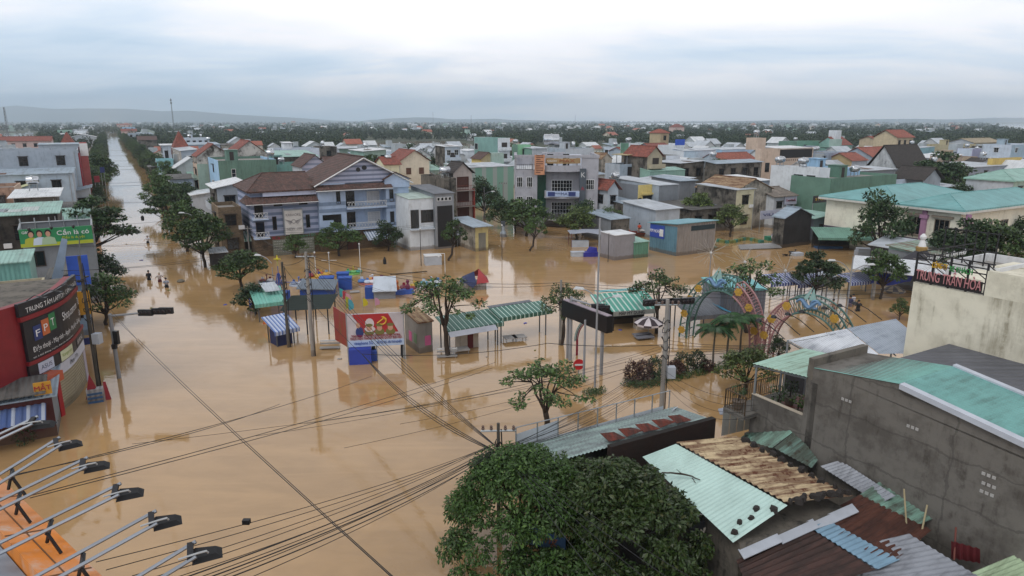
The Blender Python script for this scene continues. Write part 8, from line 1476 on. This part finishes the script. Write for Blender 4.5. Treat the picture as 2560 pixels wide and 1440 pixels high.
# cables
NC=[0]
def wire(a,b,sag,label,group,r=.011,k=14):
    a,b=Vector(a),Vector(b); m=MB(); m.tube([a.lerp(b,i/k)-Vector((0,0,4*sag*(i/k)*(1-i/k))) for i in range(k+1)],r,4); one(m,'overhead_cable',cable,label,'cable',(0,0,0),0,group); NC[0]+=1
def PZ(px,py,z): return G(px,py,z)
rs=random.Random(3)
gl='black overhead cables crossing the lower flood toward the bottom edge'
for i,(q0,q1) in enumerate((((1240,1115),(440,1452)),((1240,1120),(475,1452)),((1240,1125),(500,1452)),((1240,1118),(520,1455)),((1242,1128),(545,1455)),((1240,1110),(240,1405)),((1238,1112),(265,1425)),((1240,1105),(330,1440)),((1240,1108),(380,1445)),((1235,1130),(600,1455)),((1240,1122),(420,1450)))):
    wire(PZ(q0[0],q0[1],4.6),PZ(q1[0],q1[1],9.2-.12*i),.25+.05*rs.random(),'black cable fanning from the pole head by the big tree to the lower left',gl,.011+.006*(i in(0,2,4)))
for i,(q1,z) in enumerate((((985,1452),8.5),((1010,1470),8.3))): pass
wire(PZ(340,850,5.2),PZ(985,1448,9.2),.12,'long paired black cable running from the left street to the bottom edge','pair of black cables to the bottom edge',.014); wire(PZ(346,848,5.2),PZ(990,1448,9.2),.12,'long paired black cable running from the left street to the bottom edge','pair of black cables to the bottom edge',.012)
for i,(x,y) in enumerate(((250,862),(258,800))): wire(pE+Vector((0,0,-1.0-i*.6)),PZ(343,849,5.2),.1,'thin cable joining the left power pole and the long pair','thin cables at the left power pole')
gl='black cables from the tall concrete pole down to the pole head by the big tree'
for i in range(4): wire(pA+Vector((0,0,-.1-.25*i)),PZ(1232+4*i,1108+4*i,4.7),.5+.12*i,'bundled black cable hung from the tall concrete pole to the big tree pole',gl,.018)
for i in range(3): wire(PZ(905,885,3.2),PZ(1225+5*i,1120+4*i,4.5),.5+.15*i,'bundled black cable hung from the tall concrete pole to the big tree pole',gl,.024)
wire(pB,PZ(905,886,3.3),.35,'cable from the weathered dark pole down past the red billboard',None,.02)
for i in range(2): wire(pA+Vector((0,0,-.15*i)),pC+Vector((0,0,-.2*i)),.9+.1*i,'black cable slung between the tall concrete pole and the pole by the pruned tree','cables across the middle of the square',.016)
for i in range(3): wire(pC+Vector((0,0,-.2*i)),G(2700,690,5.5)+Vector((0,0,-.25*i)),1.0+.12*i,'black cable running right from the pole by the pruned tree across the arches','cables across the arches',.016)
for i in range(2): wire(pI+Vector((0,0,-.2*i)),pA+Vector((0,0,-.3)),.5,'cable from the karaoke street pole to the tall concrete pole','cables by the karaoke house',.014)
wire(pB,pA+Vector((0,0,-.2)),.25,'short slack cable between the weathered pole and the tall concrete pole',None,.018)
for i in range(2): wire(pA+Vector((0,0,-.4-.3*i)),PZ(1100,758,4.5),.5,'thin cable from the tall pole passing the forked tree','thin cables over the rides',.010)
for i in range(3): wire(PZ(690,690,5.3),PZ(560,640,5.5)+Vector((0,0,.3*i)),.3,'thin cable between the corner tree and the karaoke street','thin cables by the corner tree',.010)
gl='cables sweeping left from the near power pole over the water'
for i,(px,py,z) in enumerate(((900,1040,3.5),(760,1060,4),(640,1090,4.6),(1000,1060,3),(860,1120,4.4),(330,1110,5.5))): wire(pD+Vector((0,0,-2.6-.2*i)),PZ(px,py,z),.4,'thin cable sweeping left from the near power pole',gl,.009)
for i in range(12): wire(pD+Vector((0,0,-3.2-.15*i)),PZ(1245+rs.uniform(-6,14),1118+rs.uniform(-8,14),4.4),.35+.05*i,'cable linking the near power pole and the pole head by the big tree','cables between the near pole and the big tree pole',.009+.006*(i%4==0))
for i in range(5): wire(pD+Vector((0,0,-2.3-.25*i)),PZ(2010+20*i,850-4*i,5.6),.35,'cable from the near power pole right to the silver shed','cables between the near pole and the silver shed',.012)
for i in range(4): wire(pD+Vector((0,0,-4.2-.25*i)),PZ(1895,1000+12*i,4.6),.5+.2*i,'cable from the near power pole to the roof terrace','cables between the near pole and the terrace',.010)
wire(PZ(1370,858,3.0),pD+Vector((0,0,-2.6)),.15,'heavy black cable crossing from the stalls to the near power pole',None,.022); wire(PZ(905,885,3.2),PZ(1370,858,3.0),.4,'heavy black cable from the red billboard past the green striped stalls',None,.02)
gl='long thin cables spanning from the orange parapet to the stalls'
for i,(q0,q1,z0,z1) in enumerate((((25,1192),(930,940),11,4.2),((75,1245),(1230,920),10.5,3.8),((80,1238),(1240,905),10.5,3.9),((20,1190),(700,1010),11,5))): wire(PZ(q0[0],q0[1],z0),PZ(q1[0],q1[1],z1),.2,'long thin cable climbing right from the orange parapet',gl,.010)
for i in range(5): wire(PZ(1262,1130,4.4),PZ(1500+60*i,1452,7.5),.15,'cable draped over the big tree crown to the bottom edge','cables over the big tree',.012)
for i,(b,z) in enumerate(((92,7),(96,6.5),(118,7),(123,6.6),(150,7),(158,6.8),(200,7),(214,7),(245,7),(280,7),(330,7),(75,7.2),(78,6.8),(64,7),(66,6.6))): wire(W(-4.5,b,z-.6),W(12.5,b+rs.uniform(-3,3),z-.3),.5,'thin black cable strung across the long flooded street','cables across the long street',.014 if b<130 else .022)
for i in range(4): wire(pE+Vector((0,0,-.3*i)),W(-4.5,100,6.5-.2*i),.4,'cable running from the left power pole up the long street','cables along the left bank',.012)
for i in range(3): wire(pI+Vector((0,0,-.25*i)),G(1090,560,5)+Vector((0,0,-.2*i)),.4,'cable running in front of the karaoke house','cables before the karaoke house',.013)
for i in range(3): wire(pH+Vector((0,0,-.2*i)),G(1850,520,5.5)+Vector((0,0,-.2*i)),.5,'cable before the shops behind the broad kiosk','cables before the far shops',.016)
p=pG
for i in range(3): wire(pG+Vector((0,0,-.2*i)),G(1850,770,4.5)+Vector((0,0,-.3*i)),.4,'cable from the white canopy pole toward the starburst lamps','cables by the starburst lamps',.012)
p=PZ(616,1304,8.2); one(MB().box(-.09,-.06,-.06,.09,.06,.06),'cable_box',blackm,'small dark junction box hanging on a cable over the near water','junction box',p)
p=W(2.6,101,5.6); one(MB().lathe([(.14,-.28),(.2,-.15),(.2,.25),(.06,.4)],0,0,8),'cable_box',blackm,'dark cable splice box hanging over the long street','junction box',p)
# distant masts
def mast(label,px,pyb,pyt,wd,dish=False):
    Y=H/( -ray(px,pyb).z)*ray(px,pyb).y; p=G(px,pyb); h=ZR(pyt,p.y); t=thing('lattice_mast',label,'mast',p,0); m=MB(); k=10
    for sx,sy in((-1,-1),(1,-1),(1,1),(-1,1)): m.bar((sx*wd,sy*wd,0),(sx*wd*.35,sy*wd*.35,h),wd*.22)
    for i in range(k): z0,z1=h*i/k,h*(i+1)/k; w0,w1=wd*(1-.65*i/k),wd*(1-.65*(i+1)/k); m.bar((-w0,-w0,z0),(w1,-w1,z1),wd*.16); m.bar((w0,-w0,z0),(-w1,-w1,z1),wd*.16)
    m.build('lattice',M('mast grey','55585e','plain',.6),t)
    if dish: m=MB(); [m.box(-wd*1.2,-wd*1.2,h*z,wd*1.2,wd*1.2,h*(z+.05)) for z in(.84,.92)]; m.build('antenna',M('mast grey'),t)
mast('tall slim telecom mast rising over the far trees left of centre',436,330,246,.8,True); mast('lattice power pylon at the far left',22,342,268,1.3); mast('thin far mast right of the centre horizon',1438,310,287,1.2); mast('thin far mast above the centre horizon trees',1178,312,288,1.4); mast('faint far mast left of the centre mast',1083,311,280,1.2)
# ---------------------------------------------------------------- far houses scattered in the wood
hm_=[]
for k,(wc,rc,ax) in enumerate((('c3c6c8','b4bcc4','x'),('a9b0b4','93a4b2','y'),('c9c2b4','9c5a45','x'),('b4bcc0','cfd4d8','x'),('9fb3ad','8fb5a8','y'))):
    m=MB(); w_,d_,h_=9,7,3.6; m.box(-w_/2,-d_/2,0,w_/2,d_/2,h_,0)
    if ax=='x': m.slab([(-w_/2-.4,-d_/2-.5,h_),(w_/2+.4,-d_/2-.5,h_),(w_/2+.4,0,h_+1.7),(-w_/2-.4,0,h_+1.7)],.1,1); m.slab([(-w_/2-.4,.01,h_+1.7),(w_/2+.4,.01,h_+1.7),(w_/2+.4,d_/2+.5,h_),(-w_/2-.4,d_/2+.5,h_)],.1,1); m.face([(-w_/2,-d_/2,h_),(-w_/2,0,h_+1.6),(-w_/2,d_/2,h_)],0); m.face([(w_/2,-d_/2,h_),(w_/2,d_/2,h_),(w_/2,0,h_+1.6)],0)
    else: m.slab([(-w_/2-.4,-d_/2-.5,h_+.1),(w_/2+.4,-d_/2-.5,h_+.1),(w_/2+.4,d_/2+.5,h_+.9),(-w_/2-.4,d_/2+.5,h_+.9)],.1,1); m.box(-1.5,-1.5,h_,1.5,2,h_+2.6,0)
    m.box(-w_*.3,-d_/2-.03,1.2,-w_*.15,-d_/2,2.4,2); m.box(w_*.1,-d_/2-.03,.1,w_*.25,-d_/2,2.3,2)
    o=m.build('far_house',[wm(wc),M('far roof '+rc,rc,'sheet',.5),glass]); hm_.append(o.data); bpy.data.objects.remove(o)
random.seed(8)
for i in range(250):
    py=random.choice((random.uniform(308,318),random.uniform(312,335),random.uniform(320,352))); px=random.uniform(-60,2620); p=G(px,py,1.5); a,b=AB(p)
    if -13<a<16 or (a<0 and p.y<225) or (905<px<1190 and 350<py<380) or(px>2450 and py<332): continue
    o=obj('far_house',random.choice(hm_[:2]+hm_)); o.location=(p.x,p.y,.2); o.rotation_euler=(0,0,RG+random.choice((0,PI/2,.3,-.4))+random.uniform(-.1,.1)); s=random.uniform(.55,1.0)*(1+p.y/3000); o.scale=(s,s,s*random.uniform(.9,1.5)); tag(o,'small pale roofed house half hidden in the far belt of trees','house','houses scattered in the far trees')
for i in range(300):   # the back rows of the town
    Y=random.uniform(175,400); X=random.uniform(-.75,.82)*Y; a,b=AB((X,Y))
    if -13<a<16 or(X<-60 and a<0 and Y<200): continue
    o=obj('back_row_house',random.choice(hm_[:2]*2+hm_)); o.location=(X,Y,0); o.rotation_euler=(0,0,RG+random.choice((0,PI/2))); s=random.uniform(.55,1.0); o.scale=(s,s*1.2,s*random.uniform(1.0,1.9)); tag(o,'low house of the packed back rows before the wood','house','back row houses of the town')
# ---------------------------------------------------------------- people, boat, motorbikes
def person(label,loc,rz,shirt,lower,hairc='171412',sit=False,arms=0,scale=1.0,skinc='a87f68',long_hair=False,hat=None,bend=0.0):
    t=thing('person',label,'person',loc,rz); t.scale=(scale,)*3
    sk=M('skin '+skinc,skinc,'plain',.55); f=bend
    J={'pel':(0,0,.92,.135),'wai':(0,-.02-f*.1,1.06,.125),'che':(0,-.02-f*.3,1.28,.15),'nec':(0,-.02-f*.42,1.45,.06),'hd1':(0,-.03-f*.48,1.56,.09),'hd2':(0,-.03-f*.5,1.68,.085)}
    if not sit: leg=lambda s:[(s*.10,0,.84,.09),(s*.11,-.05 if s>0 else .04,.47,.062),(s*.11,-.02 if s>0 else .10,.08,.042),(s*.11,-.14 if s>0 else -.02,.03,.035)]
    else: leg=lambda s:[(s*.11,-.08,.88,.09),(s*.13,-.46,.84,.065),(s*.13,-.5,.45,.045),(s*.13,-.62,.40,.035)]
    def arm(s):
        sh=(s*.19,-.02-f*.32,1.38,.055)
        if arms==0: return [sh,(s*.26,.02-f*.3,1.12,.042),(s*.27,-.10-f*.35,.90,.033),(s*.27,-.14-f*.36,.82,.03)]
        if arms==1: return [sh,(s*.25,-.06,1.13,.042),(s*.14,-.28,1.16,.034),(s*.06,-.32,1.18,.03)]
        return [sh,(s*.38,-.02-f*.3,1.20,.042),(s*.48,-.16-f*.3,1.03,.033),(s*.5,-.2-f*.3,.97,.03)]
    V=[];E=[];R=[]
    def add(q,par=None): V.append(q[:3]); R.append(q[3]); i=len(V)-1; (E.append((par,i)) if par is not None else None); return i
    p=add(J['pel']); w_=add(J['wai'],p); c_=add(J['che'],w_); n_=add(J['nec'],c_); h1=add(J['hd1'],n_); add(J['hd2'],h1)
    for s in(-1,1):
        k=p
        for q in leg(s): k=add(q,k)
        k=c_
        for q in arm(s): k=add(q,k)
    me=bpy.data.meshes.new('body'); me.from_pydata(V,E,[]); o=bpy.data.objects.new('body',me); COL.objects.link(o); o.parent=t; me.materials.append(sk)
    o.modifiers.new('skin','SKIN'); sv_=me.skin_vertices[0].data
    for i,r in enumerate(R): sv_[i].radius=(r,r*(.8 if i in(1,2) else 1)); sv_[i].use_root=(i==0)
    sb_=o.modifiers.new('sub','SUBSURF'); sb_.levels=1; sb_.render_levels=2
    hx,hy,hz_=J['hd2'][:3]; m=MB(); m.lathe([(.105,hz_-.07),(.118,hz_),(.10,hz_+.07),(.05,hz_+.11),(.01,hz_+.118)],hx,hy+.015,10); 
    if long_hair: m.lathe([(.05,hz_-.42),(.09,hz_-.2),(.11,hz_-.02)],hx,hy+.07,8)
    m.build('hair' if hat is None else 'hat',M('hair '+(hat or hairc),hat or hairc,'plain',.7),t)
    m=MB(); n=10; pr=[(.155,.9,0),(.165,1.0,0),(.165,1.12,-.02-f*.1),(.185,1.3,-.02-f*.3),(.17,1.40,-.02-f*.36),(.08,1.46,-.02-f*.42)]
    base=len(m.v)
    for r,z,y in pr:
        for k in range(n): a=2*PI*k/n; m.v.append((r*1.12*math.cos(a),y+r*.82*math.sin(a),z))
    for i in range(len(pr)-1):
        for k in range(n): j=(k+1)%n; m.f.append((i*n+k,i*n+j,(i+1)*n+j,(i+1)*n+k)); m.m.append(0)
    for s in(-1,1): a=[Vector(q[:3]) for q in arm(s)[:2]]; m.tube([a[0]+(a[0]-a[1])*.1,a[1]],[.085,.065],7)
    m.build('shirt',M('cloth '+shirt,shirt,'plain',.8),t,smooth=True)
    m=MB()
    for s in(-1,1): L2=leg(s); m.tube([L2[0][:3],Vector(L2[0][:3]).lerp(Vector(L2[1][:3]),.9)],[.125,.095],8)
    m.tube([(0,0,.82),(0,0,.98)],[.17,.168],10); m.build('trousers',M('cloth '+lower,lower,'plain',.8),t,smooth=True)
    return t
WD=-.62
def wade(px,py): p=at(px,py); return (p.x,p.y,WD)
person('person in white shirt and dark shorts wading far up the long street',wade(370,608),.2,'c3c6cf','23242c',arms=2); person('person in black jacket wading away up the long street',wade(373,700),PI+.2,'191b22','191b22'); person('person in pale shirt, hat and maroon shorts wading with arms out',wade(400,705),.6,'b3aba8','5f262c',arms=2,hat='b9b3a6'); person('person in grey shirt with folded arms wading in the long street',wade(417,719),.3,'8f97a6','20232b',arms=1)
person('person in white shirt carrying a child, wading by the arches',wade(2131,762),.4,'c6c6cf','2d2f3f',arms=1); person('person in dark vest leaning on the white shirted wader by the arches',wade(2124,766),-.6,'3a3f5f','6d5f66',arms=0,long_hair=True); person('person in black top with long hair wading by the arches',wade(2144,778),.2,'17181c','1c1d22',arms=2,long_hair=True); person('bare armed person bent beside the second arch',wade(2083,775),-.8,'b08a78','5f3a44',bend=.3)
person('person bending in green shirt at the long market shed',wade(2060,612),.8,'8fae8a','5a6470',bend=.9,arms=0); person('person bending in violet clothes at the long market shed',wade(2078,614),-.5,'9a93b4','8f8aa6',bend=.9); person('person in orange shirt seated inside the long market shed',(*at(2120,618).xy,-.5),.3,'b5512e','4a3a3a',sit=True)
bt=at(1600,590); bo=thing('rescue_boat','red wooden boat with white cover carrying two life jacketed people','boat',(bt.x,bt.y,0),.12); m=MB(); pr=[(-2.6,0,.95),(-1.8,.75,.7),(0,.95,.62),(2.2,.8,.65)]; top=[(-2.9,0,.98),(-1.8,.8,.75),(0,1.0,.66),(2.3,.85,.7),(2.3,-.85,.7),(0,-1.0,.66),(-1.8,-.8,.75)]; bot=[(-2.2,0,-.1),(-1.5,.5,-.15),(0,.65,-.15),(2.1,.55,-.15),(2.1,-.55,-.15),(0,-.65,-.15),(-1.5,-.5,-.15)]; n=7
for i in range(n): j=(i+1)%n; m.face([bot[i],bot[j],top[j],top[i]][::-1]); 
m.face([(x*.93,y*.88,.3) for x,y,z in top][::-1]); m.build('hull',M('boat red','7a2a20','wall',.6),bo); m=MB(); m.slab([(-.3,-.75,1.15),(2.1,-.7,1.05),(2.1,.7,1.0),(-.3,.75,1.2)],.25); m.build('white_cover',whitep,bo)
person('person in orange life jacket at the bow of the rescue boat',(bt.x-1.9,bt.y-.2,-.42),.4,'c4492a','24262c',sit=True,hat='c9c4bb'); person('person in orange life jacket seated on the white boat cover',(bt.x-.2,bt.y-.2,.35),-.2,'cb4f2c','24262c',sit=True)
def bike(label,px,py,rz,roofed=False):
    t=thing('motorbike',label,'motorbike',(*at(px,py).xy,-.55),rz)
    for x in(-.62,.62): m=MB(); m.tube([(x+.27*math.cos(k*PI/8),0,.3+.27*math.sin(k*PI/8)) for k in range(17)],.06,6); m.build('wheel',blackm,t)
    m=MB(); m.tube([(-.6,0,.35),(-.2,0,.55),(.3,0,.45),(.5,0,.9)],[.08,.14,.12,.06],8); m.hexa([(-.75,-.13,.72),(.05,-.13,.68),(.05,.13,.68),(-.75,.13,.72)],[(-.7,-.12,.84),(.05,-.12,.8),(.05,.12,.8),(-.7,.12,.84)]); m.build('body',M('bike black','1b1c20','plain',.35),t); m=MB(); m.tube([(.42,-.33,1.02),(.5,0,.98),(.42,.33,1.02)],.025,5); m.lathe([(.09,.86),(.1,.95),(.04,1.04)],.55,0,8); m.build('handlebar',M('bike black'),t)
    if roofed: m=MB(); m.box(.9,-.5,.5,2.3,.5,.95); m.build('sidecar',M('pale cabinet'),t)
    return t
bike('black motorbike with pale cargo cart stranded in the square',1968,640,.3,True); bike('second dark motorbike behind the cargo cart motorbike',1982,632,.5); bike('dark motorbike parked by the blue boarded kiosk',1655,614,-.5)
m=MB(); m.lathe([(.3,-.1),(.45,.12),(.2,.32)],0,0,9); one(m,'floating_bundle',M('wet sack','6a6458'),'floating sack bundle drifting near the waders in the long street','bundle',at(452,705)); m=MB(); m.lathe([(.2,-.2),(.22,.5),(.05,.95)],0,0,8); one(m,'dark_stump',M('black cloth'),'dark covered stump poking out of the open water','stump',at(962,660)); m=MB(); m.tube([(-2.2,-.4,.05),(2.2,.5,.12)],.06,6); one(m,'floating_beam',bark,'long thin beam floating right of the rides','beam',at(1022,684),.1)
t=thing('stone_lantern','grey stone monument standing in the water left of the hotel trees','monument',at(1258,592),0); m=MB(); m.lathe([(.55,-.5),(.5,.6),(.3,1.0),(.28,1.7),(.1,1.8)],0,0,8); m.build('shaft',gB,t); m=MB(); m.box(-.35,-.3,1.8,.35,.3,2.5); m.build('head',M('slate sign'),t)
for i in range(26):
    px,py=random.choice(((random.uniform(820,1400),random.uniform(690,900)),(random.uniform(1400,2100),random.uniform(600,880)),(random.uniform(300,600),random.uniform(600,900)))); s=random.uniform(.08,.28)
    m=MB(); m.hexa([(-s,-s*.6,-.05),(s,-s*.5,-.05),(s*.8,s*.6,-.05),(-s*.7,s*.5,-.05)],[(-s*.8,-s*.4,.06),(s*.8,-s*.3,.05),(s*.6,s*.4,.07),(-s*.5,s*.3,.06)]); one(m,'floating_rubbish',random.choice((whitep,M('wet sack'),bluet,M('crate olive'))),'scrap of rubbish drifting on the brown flood water','rubbish',at(px,py),random.uniform(0,3),'drifting rubbish')
